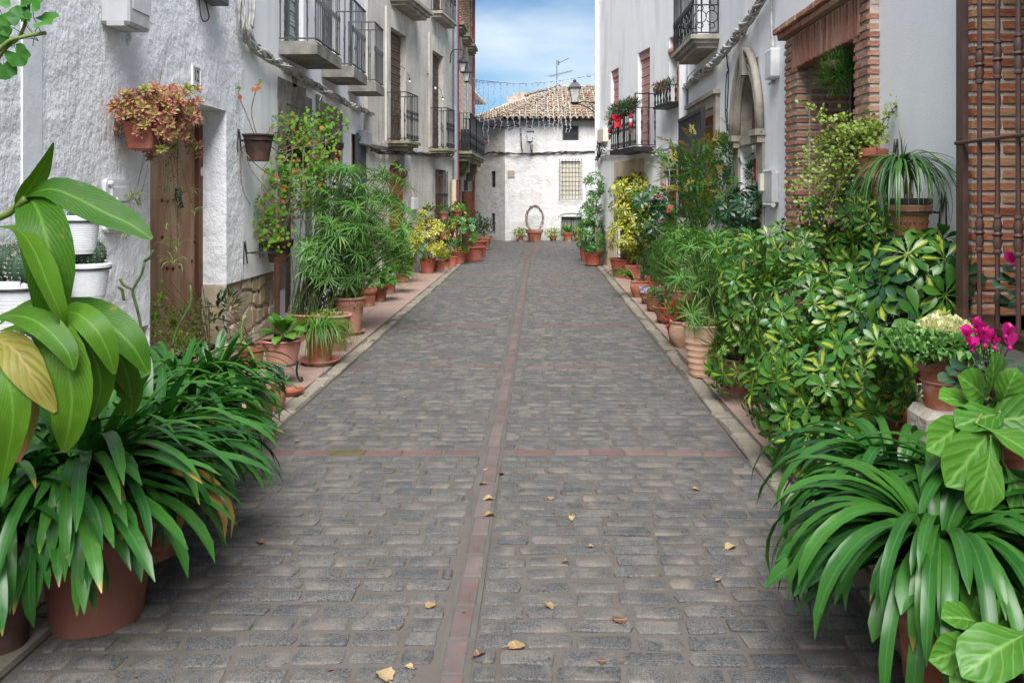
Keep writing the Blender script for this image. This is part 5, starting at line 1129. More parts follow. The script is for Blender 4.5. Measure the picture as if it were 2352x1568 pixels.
# grilled window
m = MB(); WR.box(m, gw0 - .16, gw0, 0, .06, gwz0, gwz1 + .16); WR.box(m, gw1, gw1 + .14, 0, .06, gwz0, gwz1 + .16); WR.box(m, gw0, gw1, 0, .06, gwz1, gwz1 + .16); WR.box(m, gw0 - .2, gw1 + .18, 0, .10, gwz1 + .16, gwz1 + .22); part('window_surround', m, MT['mould_stone'], house2)
m = MB(); WR.box(m, gw0, gw1, -.24, -.2, gwz0, gwz1); part('window', m, MT['wood_orange'], house2)
m = MB(); gg0, gg1 = gw0 + .02, gw1 + .1
for z in (gwz0, gwz1 - .06): WR.box(m, gg0, gg1, .20, .22, z, z + .05)
WR.box(m, gg0 - .03, gg0 + .02, .17, .23, gwz0, gwz1); WR.box(m, gg0 - .02, gg0, .0, .17, gwz0 + .2, gwz0 + .23); WR.box(m, gg0 - .02, gg0, .0, .17, gwz1 - .3, gwz1 - .27); WR.box(m, gg0, gg1, .195, .225, 2.14, 2.17)
gr = part('grille', m, MT['iron'], house2); gb = bar_mesh(gwz1 - gwz0, .012, (.78, .86, .94), MT['iron'])
for k in range(16): inst(gb, 'bar', gr, Matrix.Translation(WR.w(gg0 + (gg1 - gg0) * (k + .5) / 16, .21, gwz0)))
# scrolled balcony
bz = WR.px(1652, 100)[1]
b_ = moulded_slab(house2, WR, b0 - .02, b1 + .05, .40, 3.85, [(0, .06, 0), (.06, .11, .05), (.11, .17, .11)], MT['mould_stone'])
railing(b_, WR, [(b0 + .02, .01), (b0 + .02, .36), (b1, .36), (b1, .01)], 3.88, .92, MT['iron'], .12, .009, (.42,), .028, rails=(0, .42, 1.0))
m = MB()
for (u, n_, ax) in [(b0 + .02, .10, 1), (b0 + .02, .26, 1)] + [(b0 + .15 + .22 * k, .375, 0) for k in range(6)]:
    for rr2, zc in ((.085, 3.88 + .22), (.04, 3.88 + .34), (.04, 3.88 + .1)):
        pts = []
        for k in range(15):
            a = 2 * math.pi * k / 14 * .9; pts.append(WR.w(u + (0 if ax else rr2 * math.cos(a)), n_ + (rr2 * math.cos(a) if ax else 0), zc + rr2 * math.sin(a)))
        m.tube(pts, .007, 5)
part('scrollwork', m, MT['iron'], b_)
m = MB(); WR.box(m, b0 + .1, b1 - .1, -.24, -.18, 3.86, 6.0); w_ = part('window', m, MT['trim_stone'], house2)
for k in range(2):
    q = MB(); w3 = (b1 - b0 - .2) / 2; WR.box(q, b0 + .16 + k * w3, b0 + .04 + (k + 1) * w3, -.18, -.17, 4.1, 5.9); part('pane', q, MT['glass'], w_)
cablerun('cable_bundle', 'thick grey cables climbing the white wall above the pointed doorway', [WR.at(1570, 204, .05), WR.at(1600, 178, .07), WR.at(1640, 145, .08), WR.at(1680, 98, .08), WR.at(1712, 55, .08), WR.at(1745, 5, .08), WR.at(1775, -50, .08)], 12, .014, .05, MT['cable'], 3.5, 17)
CT = thing('cable_tie', 'pale bindings round the cables above the pointed doorway', 'ties', WR.at(1662, 120, .08))
for (x, y) in ((1590, 188), (1612, 170), (1636, 148), (1662, 120), (1686, 92), (1708, 62), (1728, 32)):
    m = MB(); m.lathe(WR.at(x, y, .08), [(.058, -.016), (.066, 0), (.058, .016)], 10, frame((0, 0, 0), (1, 0, 0), (0, 1, -.8)), False); part('binding', m, MT['cable'], CT)
cablerun('wire_drop', 'dark wires running down the white wall beside the grilled window', [WR.at(1667, 120, .04), WR.at(1670, 170, .03), WR.at(1668, 250, .02), WR.at(1670, 300, .02)], 2, .008, .02, MT['cable_black'], 2, 18, cat='wire')
cablerun('wire_drop', 'grey conduit coming down to the white box beside the brick porch', [WR.at(1772, -40, .03), WR.at(1774, 60, .03), WR.at(1777, 110, .03), WR.at(1775, 180, .03), WR.at(1768, 192, .03)], 2, .014, .015, MT['cable'], 1, 19, cat='conduit')
cablerun('wire_drop', 'thin looped wire hanging under the scrolled stone balcony', [WR.at(1597, 160, .03), WR.at(1580, 180, .03), WR.at(1577, 210, .03), WR.at(1572, 270, .03), WR.at(1585, 290, .03)], 1, .007, .004, MT['cable_black'], 1, 20, cat='wire')
o, ua, ub, z0, z1 = wallbox('junction_box', 'white junction box on the wall between pointed doorway and brick porch', WR, (1756, 1770, 114, 182), .10, MT['white_plastic'])
o, ua, ub, z0, z1 = wallbox('meter_box', 'grey meter box beside the foot of the pointed doorway', WR, (1749, 1772, 394, 468), .08, MT['grey_plastic'])
m = MB(); WR.box(m, ub - .10, ub - .02, .08, .12, z0 + .14, z1 - .02); part('cover', m, MT['blind_cream'], o)
m = MB(); m.tube([WR.w(ua, .06, z0 - .01), WR.w(ub - .06, .06, z0 - .01)], .025, 8); m.tube([WR.w(ua, .06, z1 + .0), WR.w(ub - .06, .06, z1 + .0)], .025, 8); part('hinge', m, MT['grey_plastic'], o)
# House 3: brick porch and barred window
house3 = thing('white_house', 'grainy white house with brick porch and brown barred window', 'house', WR.w(11, 0, 0))
pf = .08                                                        # the porch stands proud of the wall
po1, po0 = WR.u(1828, pf), WR.u(1960, pf); pp1, pp0 = WR.u(1802, pf), WR.u(1994, pf)
wz0, wz1 = .92, 3.4; wi1 = 4.78 + 5; wi0 = 3.0 + 5
m = MB(); WR.facade(m, 0, u23, 0, 7.4, [(po0 - .02, po1 + .02, 0.02, 2.86, .45), (wi0, wi1, wz0, wz1, .32)]); WR.shell(m, 0, u23 - .01, 7.4); part('wall', m, MT['plaster_grain'], house3)
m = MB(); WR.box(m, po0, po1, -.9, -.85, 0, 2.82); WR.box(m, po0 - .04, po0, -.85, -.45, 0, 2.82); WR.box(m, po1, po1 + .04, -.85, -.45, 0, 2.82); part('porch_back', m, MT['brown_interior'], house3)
BM = []
for k in range(10):
    v, f = chamfer(1, 1, 1, .07, .028, R); BM.append(MB().add(v, f))
BMm = [b.mesh('brick', MT['brick']) for b in BM]; BMd = [b.mesh('brick', MT['brick_dark']) for b in BM]
RB = random.Random(31)
def brick(parent, W, u0, u1, n0, n1, z0, z1, pool=None):
    c = W.w((u0 + u1) / 2, (n0 + n1) / 2, (z0 + z1) / 2)
    inst(RB.choice(pool or BMm), 'brick', parent, frame(c, W.d, (0, 0, 1), (abs(u1 - u0), abs(n1 - n0), z1 - z0)))
m = MB()
WR.box(m, po1, pp1, -.4, pf - .014, 0.03, 2.83); WR.box(m, pp0, po0, -.4, pf - .014, 0.03, 2.83); WR.box(m, pp0, pp1, -.4, pf - .014, 2.83, 3.14)
pm = part('porch_masonry', m, MT['mortar'], house3)
z = .04; row = 0
while z < 2.80:
    zt = z + .043
    for (a, b, inner) in ((po1, pp1, po1), (pp0, po0, po0)):
        cut = a + (b - a) * (.42 if row % 2 else .68)
        if a == po1:                                          # far pillar: street face plus the reveal facing the camera
            brick(pm, WR, a - .012, cut - .01, pf - .12, pf + RB.uniform(-.002, .006), z, zt); brick(pm, WR, cut + .01, b, pf - .12, pf + RB.uniform(-.002, .006), z, zt)
            for (n0, n1) in (((pf - .30, pf - .135), (-.42, pf - .32)) if row % 2 else ((pf - .22, pf - .135), (-.42, pf - .24))): brick(pm, WR, a - .012, a + .1, n0, n1, z, zt)
        else:
            brick(pm, WR, a - .012, cut - .01, -.02, pf + RB.uniform(-.002, .006), z, zt); brick(pm, WR, cut + .01, b, -.02, pf + RB.uniform(-.002, .006), z, zt)
    z += .0685; row += 1
SLM = []
for k in range(6):
    v, f = chamfer(1, 1, 1, .035, .012, R); v[:, 0] *= 1 + .05 * math.sin(k); SLM.append(MB().add(v, f).mesh('brick', MT['brick']))
n = 30
for k in range(n):                                              # soldier course over the opening
    a = pp0 + (pp1 - pp0) * k / n; b = pp0 + (pp1 - pp0) * (k + 1) / n
    if b < po0 - .12 or a > po1 + .12: continue
    brick(pm, WR, a + .011, b - .011, -.40, pf + RB.uniform(0, .008), 2.815 + RB.uniform(0, .006), 3.13, SLM)
for (a, b) in ((pp0, po0 - .12), (po1 + .12, pp1)):
    for k in range(4): brick(pm, WR, a, b, -.1, pf + .004, 2.84 + k * .072, 2.885 + k * .072)
for j, (z, e) in enumerate(((3.145, .06), (3.205, .10))):
    n = 9
    for k in range(n):
        a = pp0 - e + (pp1 - pp0 + 2 * e) * k / n; b = pp0 - e + (pp1 - pp0 + 2 * e) * (k + 1) / n; brick(pm, WR, a + .004, b - .004, -.02, pf + e, z, z + .052)
m = MB(); WR.box(m, po0 - .1, po1 + .1, -.85, .12, .0, .03); part('porch_step', m, MT['pave_tile'], house3)
# brick window reveal, seen through the grille
m = MB(); WR.box(m, wi1 - .01, wi1 + .1, -.32, -.006, wz0 - .3, wz1); jm = part('window_reveal', m, MT['mortar'], house3)
z = wz0 - .28; row = 0
while z < wz1 - .05:
    for (n0, n1) in (((-.31, -.17), (-.155, .004)) if row % 2 else ((-.31, .004),)): brick(jm, WR, wi1 - .022, wi1 + .05, n0, n1, z, z + .048, BMd)
    brick(jm, WR, wi1 - .02, wi1 + .09, -.06, .012, z, z + .048, BMd)
    z += .0715; row += 1
m = MB(); WR.box(m, wi0, wi1, -.45, -.40, wz0, wz1); part('window', m, MT['glass'], house3)
m = MB(); WR.box(m, wi0 - .3, wi1 - .03, -.40, -.34, wz0 + 1.9, wz0 + 2.03); part('window_lintel_bar', m, MT['iron_brown'], house3)
m = MB(); WR.box(m, wi0 - .3, wi1 + .02, -.35, .20, wz0 - .05, wz0); part('sill', m, MT['iron_brown'], house3)
m = MB(); WR.box(m, wi1 + .05, WR.u(2040), 0, .03, .0, .60); br_ = part('brick_plinth', m, MT['mortar'], house3)
for k in range(8):
    z = .05 + k * .07; u = wi1 + .04
    while u < WR.u(2040) - .05:
        brick(br_, WR, u, min(u + .23, WR.u(2040)), 0, .045, z, z + .045); u += .245
gn = .19
grl = thing('window_grille', 'brown iron window grille with turned bars at the right edge', 'grille', WR.w(wi1, gn, wz0))
m = MB(); gx1 = WR.u(2200, gn); gx0 = wi0 - .3; WR.box(m, gx1 - .075, gx1, gn - .02, gn + .01, wz0, wz1 + .5); WR.box(m, gx1 - .02, gx1, 0, gn, wz0, wz0 + .04); part('post', m, MT['iron_brown'], grl)
m = MB(); z = WR.px(2260, 322, gn)[1]; m.tube([WR.w(gx1 + .0, gn + .012, z), WR.w(gx0, gn + .012, z)], .011, 6); part('crossbar', m, MT['iron_brown'], grl)
m = MB(); WR.box(m, gx0, gx1, gn - .05, gn + .02, wz0, wz0 + .03); part('bottom_rail', m, MT['iron_brown'], grl)
pr = [(.012, wz0)]
for kz in (1.42, 2.30, 3.1):
    pr += [(.012, kz - .10), (.020, kz - .096), (.021, kz - .084), (.015, kz - .078), (.023, kz - .04), (.017, kz - .012), (.027, kz), (.017, kz + .012), (.023, kz + .04), (.015, kz + .078), (.021, kz + .084), (.020, kz + .096), (.012, kz + .10)]
pr.append((.012, wz1 + .5)); gb = MB().lathe((0, 0, 0), pr, 12).mesh('bar', MT['iron_brown'], smooth=True, angle=40)
for x in (2250, 2291, 2339, 2395, 2460): inst(gb, 'bar', grl, Matrix.Translation(WR.w(WR.u(x, gn), gn, 0)))
# low stone ledge under the window, carrying pots
led = thing('stone_ledge', 'low rough stone wall under the barred window', 'wall', (2.3, 3.5, 0))
m = MB(); m.box((2.275, 3.3, .286), (.40, 2.59, .572)); lw = part('rubble_core', m, MT['rubble_mortar'], led)
WLg = Wall((2.06, 2.0), (2.06, 4.6)); rubble(led, WLg, 0, 2.6, 0, .56, .0, MT['stone'], MT['rubble_mortar'], random.Random(8), .03)
# ------------------------------------------------------------------ leaf shapes (local X along the leaf, Z its upper side)
def blade(cl, side, nrm, widths, across=2, fold=0.15, wav=0.0, wfreq=5.0, edge=0.0, rr=None):
    n = len(cl); v = []; uv = []; f = []; ph = (rr or R).uniform(0, 6)
    for i in range(n):
        w = widths[i]; t = i / (n - 1)
        for k in range(across + 1):
            s = -1 + 2 * k / across
            lift = fold * abs(s) * w + wav * w * (abs(s) ** 1.5) * math.sin(t * wfreq * 6.28 + ph + (1.7 if s > 0 else 0)) * min(1, t * 6, (1 - t) * 6)
            e = 1 + edge * math.sin(t * wfreq * 25 + k) * (abs(s) == 1)
            v.append(cl[i] + side[i] * (s * w * 0.5 * e) + nrm[i] * lift); uv.append((k / across, t))
    for i in range(n - 1):
        for k in range(across):
            a = i * (across + 1) + k; f.append((a, a + across + 1, a + across + 2, a + 1))
    return v, f, uv
def curve_leaf(L_, w, a0, bend, seg=9, prof=None, power=1.3, fold=0.15, twist=0.0, roll=0.0, across=2, wav=0.0, wfreq=4, pet=0.0, sway=0.0, edge=0.0, rr=R):
    """leaf that starts at elevation a0 and bends down by `bend` radians along its length"""
    prof = prof or (lambda t: min(1, 0.62 + 1.2 * t) * (1 - max(0, (t - 0.66) / 0.345) ** 3.5))
    p = Vector((0, 0, 0)); cl = []; sd = []; nm = []; ws = []; h = 0.0
    for i in range(seg + 1):
        t = i / seg; a = a0 - bend * t ** power; h = sway * t
        T = Vector((math.cos(a) * math.cos(h), math.cos(a) * math.sin(h), math.sin(a)))
        S = Vector((-math.sin(h), math.cos(h), 0)); N_ = T.cross(S); tw = twist * t + roll
        S2 = S * math.cos(tw) + N_ * math.sin(tw); N2 = T.cross(S2)
        cl.append(p.copy()); sd.append(S2); nm.append(N2)
        ws.append(max(0.002, w * (prof((t - pet) / (1 - pet)) if t > pet else 0.0) + (0.006 if t <= pet else 0)))
        p = p + T * (L_ / seg)
    return blade(cl, sd, nm, ws, across, fold, wav, wfreq, edge, rr)
def path_leaf(pts, w, nrm, seg=14, prof=None, across=4, fold=0.10, wav=0.03, twist=0.0, tw0=0.0):
    cl = spline(pts, seg); nrm = Vector(nrm).normalized(); sd = []; nm = []; ws = []
    prof = prof or (lambda t: max(0.03, math.sin(math.pi * min(1, max(0, (t - 0.06) / 0.96)) ** 0.85) ** 0.75))
    for i in range(seg + 1):
        T = (cl[min(i + 1, seg)] - cl[max(i - 1, 0)]).normalized(); S = nrm.cross(T); S = S.normalized() if S.length > 1e-4 else T.orthogonal().normalized(); N_ = T.cross(S)
        tw = tw0 + twist * i / seg; S2 = S * math.cos(tw) + N_ * math.sin(tw); sd.append(S2); nm.append(T.cross(S2)); ws.append(w * prof(i / seg))
    return blade(cl, sd, nm, ws, across, fold, wav, 3)
P_LANCE = lambda t: max(0.02, math.sin(math.pi * min(1, t) ** 0.8) ** 0.9)
P_OBOV = lambda t: max(0.03, math.sin(math.pi * min(1, t) ** 1.7) ** 0.8)
P_ROUND = lambda t: max(0.05, math.sin(math.pi * min(1, t) ** 1.15) ** 0.55)
P_STRIP = lambda t: min(1, .7 + t) * (1 - t ** 3) + 0.02
def lm(name, mat, *leaves):        # mesh from leaf tuples
    mb = MB()
    for l in leaves: mb.add(*l)
    return mb.mesh(name, mat, smooth=True)
def xf(leaf, M):
    M3 = np.array(M.to_3x3()); v = np.array([tuple(p) for p in leaf[0]]) @ M3.T + np.array(M.translation)
    return (v, leaf[1], leaf[2])
RL = random.Random(77)
def compound(n, L_, w, mat, pet=0.10, droop=0.5, name='leaf', prof=P_OBOV, fold=0.12):   # palmate leaf: petiole plus leaflets
    mb = MB(); top = Vector((pet, 0, 0))
    mb.tube([(0, 0, -pet * .15), (pet * .6, 0, -.002), top], 0.0022, 3, False)
    for k in range(n):
        a = 2 * math.pi * (k + RL.uniform(-.2, .2)) / n; sc_ = RL.uniform(.8, 1.1) * (0.8 + .25 * abs(math.cos(a / 2)))
        lf = curve_leaf(L_ * sc_, w * sc_, RL.uniform(.05, .35), droop * RL.uniform(.6, 1.4), 5, prof, 1.4, fold, roll=RL.uniform(-.25, .25), pet=.12)
        mb.add(*xf(lf, frame(top, (math.cos(a) * .25, math.sin(a), math.cos(a)), (1, 0, 0))), rnd=RL.uniform(0.001, 1))
    return mb.mesh(name, mat, smooth=True)
# the leaf's own axis is X (out of the plant); leaflets fan in the plane across it
def scheff_meshes(mat, s=1.0, k=6, n=8): return [compound(RL.choice((n - 1, n, n + 1)), .115 * s, .043 * s, mat, .09 * s) for _ in range(k)]
def strap_meshes(mat, k, L_, w, a, b, name='leaf', seg=9, **kw):
    return [lm(name, mat, curve_leaf(L_ * RL.uniform(.8, 1.12), w * RL.uniform(.85, 1.15), RL.uniform(*a), RL.uniform(*b), seg, sway=RL.uniform(-.35, .35), roll=RL.uniform(-.3, .3), rr=RL, **kw)) for _ in range(k)]
def umbel_mesh(mat, n, L_, w, droop, k=1):
    mb = MB()
    for i in range(n):
        a = 2 * math.pi * i / n + RL.uniform(-.15, .15)
        lf = curve_leaf(L_ * RL.uniform(.7, 1.1), w, RL.uniform(.15, .75), droop * RL.uniform(.7, 1.3), 6, lambda t: (1 - t ** 2.5) * min(1, .5 + 2 * t) + .03, 1.2, .2)
        mb.add(*xf(lf, Matrix.Rotation(a, 4, 'Z')), rnd=RL.uniform(.001, 1))
    return mb.mesh('umbel', mat, smooth=True)
def geranium_leaf(r, mat, name='leaf'):
    n = 16; v = [(0, 0, 0)]; uv = [(.5, 0)]; f = []
    for k in range(n + 1):
        a = -2.6 + 5.2 * k / n; rr_ = r * (.86 + .14 * abs(math.sin(k * math.pi * 5 / n))) * (1 + .05 * (k % 2)); v.append((rr_ * math.cos(a) + r * .2, rr_ * math.sin(a), .10 * r * math.cos(k * math.pi * 10 / n) + .12 * r)); uv.append((k / n, 1))
    for k in range(n): f.append((0, k + 1, k + 2))
    mb = MB(); mb.add(v, f, uv); mb.tube([(0, 0, 0), (-r * .8, 0, -r * .5), (-r * 1.6, 0, -r * 1.6)], .0016, 3, False); return mb.mesh(name, mat, smooth=True)
def disc_leaf(L_, w, fold=.1, bend=.3): return curve_leaf(L_, w, .2, bend, 4, P_ROUND, 1, fold)
# ------------------------------------------------------------------ pots
def pot_profile(r0, r1, h, style):
    t = 0.014
    if style == 'rolled':     # rolled rim
        o = [(r0 * .2, .0), (r0, 0), (r0 * 1.01, .012), (r0 + (r1 - r0) * .80, h * .78), (r1 * 1.0, h * .82), (r1 * 1.0, h * .92), (r1 * 1.09, h * .935), (r1 * 1.12, h * .965), (r1 * 1.09, h * .995), (r1 * 1.0, h)]
    elif style == 'collar':   # classic flower pot
        o = [(r0 * .2, .0), (r0, 0), (r0 * 1.02, .01), (r0 + (r1 - r0) * .72, h * .70), (r1 * 1.02, h * .71), (r1 * 1.06, h * .74), (r1 * 1.10, h * .98), (r1 * 1.08, h)]
    elif style == 'plain':
        o = [(r0 * .2, .0), (r0, 0), (r0 + (r1 - r0) * .5, h * .5), (r0 + (r1 - r0) * .94, h * .93), (r1 * 1.05, h * .94), (r1 * 1.06, h)]
    elif style == 'ribbed':
        o = [(r0 * .2, 0), (r0, 0), (r0 * 1.03, .015)]
        for k in range(22):
            a = k / 22; r_ = r0 + (r1 - r0) * (a ** .8); d = .012 if k % 3 == 0 else (.004 if k % 3 == 1 else 0)
            if a > .78: d = .002
            o.append((r_ + d * .6, h * (.04 + .90 * a)))
        o += [(r1 * 1.04, h * .95), (r1 * 1.08, h * .985), (r1 * 1.03, h)]
    elif style == 'bowl':
        o = [(r0 * .2, .0), (r0, 0), (r1 * .82, h * .45), (r1 * .96, h * .8), (r1 * 1.0, h * .9), (r1 * 1.07, h * .94), (r1 * 1.07, h * .99), (r1, h)]
    elif style == 'vase':
        o = [(r0 * .2, .0), (r0, 0), (r1 * 1.05, h * .35), (r1 * 1.12, h * .6), (r1 * .98, h * .86), (r1 * 1.08, h * .95), (r1 * 1.04, h)]
    elif style == 'white':    # grooved plastic
        o = [(r0 * .2, 0), (r0 * .96, 0), (r0, .02)]
        for k in range(10):
            a = k / 10; z = h * (.08 + .62 * a); r_ = r0 + (r1 - r0) * (z / h); o += [(r_, z), (r_ - .003, z + h * .010), (r_, z + h * .02)]
        o += [(r1 * .97, h * .86), (r1 * 1.07, h * .87), (r1 * 1.08, h * .95), (r1 * 1.02, h)]
    i = [(o[-1][0] - t, h * .995), (o[-1][0] - t * 1.4, h * .90)]
    return o + i
def pot(parent, c, r0, r1, h, style, mat, soil=True, n=28, name='pot'):
    m = MB(); m.lathe(c, pot_profile(r0, r1, h, style), n, cap=True); p = part(name, m, MT[mat], parent, True, 32)
    if soil:
        m = MB(); m.lathe(Vector(c) + Vector((0, 0, h * .9)), [(r1 * .98, 0), (r1 * .5, .012), (.001, .018)], 16); part('soil', m, MT['soil'], parent, True)
    return p
def saucer(label, c, r, mat='terracotta_pink'):
    m = MB(); m.lathe(c, [(r * .3, 0), (r * .78, 0), (r, .035), (r * 1.02, .04), (r * .97, .042), (r * .76, .010), (r * .2, .008)], 26); return single('plant_saucer', m, MT[mat], label, 'saucer', c, True, 40)
def stand_on(c): return Vector((c.x, c.y, 0.0))
PZ = 0.021                                                    # height of pavement tiles
def at_ground(x, y): p = G(x, y, PZ); return p
# ------------------------------------------------------------------ plant builders
def rosette(parent, c, meshes, n, r0=.03, el=(0.2, 1.0), s=(.8, 1.15), name='leaf', rr=RL, az=None, squash=None):
    """strap leaves springing from a crown"""
    for k in range(n):
        a = (k * 2.399 + rr.uniform(-.4, .4)) if az is None else rr.uniform(*az)
        t = k / n
        M = TRS(Vector(c) + Vector((math.cos(a) * r0, math.sin(a) * r0, rr.uniform(-.02, .03))), a, rr.uniform(-.25, .25), 0, rr.uniform(*s))
        inst(rr.choice(meshes), name, parent, M)
def ell(x, y, Y, rx, ry, rd=None):
    c = P(x, y, Y); return (c, Vector((rx * Y / F, rd if rd is not None else rx * Y / F, ry * Y / F)))
def shell_pts(ells, n, rr, depth=.35, front=True):
    out = []; vol = [e[1].x * e[1].z for e in ells]; tot = sum(vol)
    for e, v in zip(ells, vol):
        for k in range(max(1, round(n * v / tot))):
            for _ in range(8):
                d = Vector((rr.gauss(0, 1), rr.gauss(0, 1), rr.gauss(0, 1))).normalized()
                if front and d.y > .55 and rr.random() < .8: continue
                break
            q = 1 - depth * rr.random() ** 1.5
            p = e[0] + Vector((d.x * e[1].x, d.y * e[1].y, d.z * e[1].z)) * q
            out.append((p, d, e[0]))
    return out
def bush(parent, root, ells, meshes, n, s=(.8, 1.2), up=.5, name='leaf', seed=1, depth=.4, stems=8, stem_mat='stem_brown', sr=.006, rest=None, keep=None, red=None):
    """leaves over a set of ellipsoids, with branching stems from the root point"""
    rr = random.Random(seed); pts = shell_pts(ells, n, rr, depth)
    if keep: pts = [p for p in pts if keep(p[0])]
    for i, (p, d, c) in enumerate(pts):
        x = (d + Vector((rr.uniform(-.5, .5), rr.uniform(-.5, .5), up + rr.uniform(-.3, .4)))).normalized()
        me = rr.choice(meshes)
        inst(me, name, parent, frame(p, x, Vector((rr.uniform(-.4, .4), rr.uniform(-.4, .4), 1)), rr.uniform(*s)))
    if stems:
        m = MB(); root = Vector(root)
        for k in range(stems):
            p = rr.choice(pts)[0]; mid = root.lerp(p, .5) + Vector((rr.uniform(-.04, .04), rr.uniform(-.04, .04), .05)); m.tube(spline([root + Vector((rr.uniform(-.03, .03), rr.uniform(-.03, .03), 0)), mid, p], 7), [sr * (1 - .09 * q) for q in range(8)], 5)
        part('stem', m, MT[stem_mat], parent, True)
def foliage(parent, ells, leaf, mat, n, s=(.7, 1.2), up=.3, seed=1, depth=.5, name='foliage', keep=None):
    """small leaves joined in one part"""
    rr = random.Random(seed); mb = MB(); v0 = np.array([tuple(p) for p in leaf[0]])
    for (p, d, c) in shell_pts(ells, n, rr, depth):
        if keep and not keep(p): continue
        x = (d + Vector((rr.uniform(-.7, .7), rr.uniform(-.7, .7), up + rr.uniform(-.5, .5)))).normalized(); M = frame(p, x, Vector((rr.uniform(-.6, .6), rr.uniform(-.6, .6), 1)), rr.uniform(*s))
        mb.add(v0 @ np.array(M.to_3x3()).T + np.array(p), leaf[1], leaf[2], rr.uniform(.001, 1))
    return part(name, mb, MT[mat], parent, True, kind='stuff')
def papyrus(parent, root, heads, meshes, seed=1, stem='stem_green', r=.0035, spread=.10, s=(.8, 1.15)):
    """heads: list of world points of umbels; stems rise from the pot"""
    rr = random.Random(seed); mb = MB()
    for p in heads:
        b = Vector(root) + Vector((rr.uniform(-spread, spread), rr.uniform(-spread, spread), 0)); lean = p - b
        mid = b.lerp(p, .55) + Vector((-lean.x * .12, -lean.y * .12, .03)); mb.tube(spline([b, mid, p], 6), [r * 1.2] * 3 + [r] * 4, 4, False, rnd=rr.random())
        t = (p - mid).normalized(); x = Vector((1, 0, 0)); x = (x - t * x.dot(t)).normalized()
        inst(rr.choice(meshes), 'umbel', parent, frame(p, x, t, rr.uniform(*s)) @ Matrix.Rotation(rr.uniform(0, 6.28), 4, 'Z'))
    part('stem_cluster', mb, MT[stem], parent, True, kind='stuff')
def iron_ring(label, W, c, r, group=None, h=.12):
    """ring holder for a pot on a wall; c is the ring centre, fixed to the wall by a forked bracket"""
    o = thing('pot_ring', label, 'bracket', c, group); m = MB(); c = Vector(c)
    m.tube([c + Vector((math.cos(a) * r, math.sin(a) * r, 0)) for a in [2 * math.pi * k / 20 for k in range(21)]], .006, 5)
    part('ring', m, MT['iron'], o, True)
    d = -W.nn; w_ = c + d * ((c - W.p0).dot(W.nn)); m = MB(); e = W.d * .025
    for s_ in (-1, 1): m.tube(spline([c + d * r + e * s_, w_ + e * s_ * .5 + W.nn * .02, w_ + e * s_ + Vector((0, 0, h)), w_ + e * s_ * 2 + W.nn * .01 + Vector((0, 0, -h))], 12), .006, 5)
    part('bracket', m, MT['iron'], o, True)
    return o
# ================================================================== plants, left side
CLV = strap_meshes(MT['clivia'], 16, .60, .037, (.75, 1.25), (1.9, 2.9), power=1.0, seg=11) + strap_meshes(MT['clivia'], 6, .54, .038, (.2, .75), (1.2, 2.1), power=1.1) + strap_meshes(MT['clivia'], 3, .42, .045, (1.1, 1.4), (.5, 1.0)) + strap_meshes(MT['clivia_yellow'], 1, .56, .04, (.5, .9), (2.0, 2.6))
def clivia(label, c, potc, r, h, mat, n, seed, style='rolled', s=(.85, 1.15), pmat=None, group='clivia plants in the left row'):
    o = thing('potted_clivia', label, 'potted plant', potc, group)
    pot(o, potc, r * .78, r, h, style, mat)
    rr = random.Random(seed)
    rosette(o, Vector((c.x, c.y, max(c.z, potc.z + h * .9))), CLV, n, .05, s=s, rr=rr)
    rosette(o, Vector((c.x, c.y, max(c.z, potc.z + h * .9) - .03)), CLV[16:22], n // 2, .07, s=s, rr=rr)
    return o
b = G(190, 1462); p0 = Vector((b.x - .02, b.y + .14, 0))
clivia('large clivia in the big terracotta tub at the lower left corner', P(195, 1130, p0.y), p0, .205, .385, 'pot_plastic', 180, 1, s=(.85, 1.25))
for i, (x, y, Y, n, lb) in enumerate(((345, 1050, 3.7, 46, 'clivia leaning over the cobbles, next behind the corner tub'), (285, 955, 4.15, 36, 'clivia against the wall behind the corner tub'), (430, 975, 4.4, 46, 'third clivia along the kerb from the corner tub'), (400, 895, 4.9, 36, 'clivia in front of the weathered plank door'), (492, 890, 5.2, 42, 'last clivia of the left row beside the brown glazed pot'), (240, 1080, 3.45, 30, 'clivia just right of the broad yellowing leaves'), (-5, 1190, 2.95, 34, 'clivia cut off by the left edge beside the corner tub'))):
    c = P(x, y, Y); clivia(lb, c, Vector((c.x, c.y, PZ if c.x < KL0 - .1 else 0.0)), .12, max(.2, c.z - .06), ('clay_dark' if x < 0 else 'terracotta_pink' if i % 2 else 'terracotta'), int(n * 2.5), 20 + i, s=(.85, 1.1) if Y < 4 else (.7, .95))
# the tall plant with huge blades
cb = Vector((-2.25, 2.75, 0)); can = thing('broad_leaf_plant', 'tall plant with huge glossy paddle leaves at the left edge', 'plant', cb)
pot(can, cb, .13, .17, .32, 'plain', 'terracotta')
m = MB(); hub1 = P(-60, 560, 2.75); hub2 = P(20, 760, 2.75)
m.tube(spline([cb + Vector((0, 0, .3)), P(-40, 900, 2.75), hub1, P(20, 490, 2.72), P(60, 455, 2.7)], 16), [.018] * 9 + [.012] * 8, 7); m.tube(spline([cb + Vector((0, 0, .3)), P(-10, 980, 2.75), hub2], 8), .015, 6); part('stalk', m, MT['stem_green'], can, True)
def cl(pts, w, nrm=(.25, -1, .35), mat='canna', Y0=2.7, **k):
    q = [P(p[0], p[1], p[2] if len(p) > 2 else Y0) for p in pts]; m = MB(); m.add(*path_leaf(q, w * Y0 / F, nrm, **k)); part('leaf', m, MT[mat], can, True)
cl([(30, 480), (62, 440), (95, 390), (122, 328)], 46, (1, -.7, .2), twist=.5)
cl([(48, 458), (110, 434), (170, 452), (240, 488), (300, 515), (349, 549)], 84, (.1, -.75, .65))
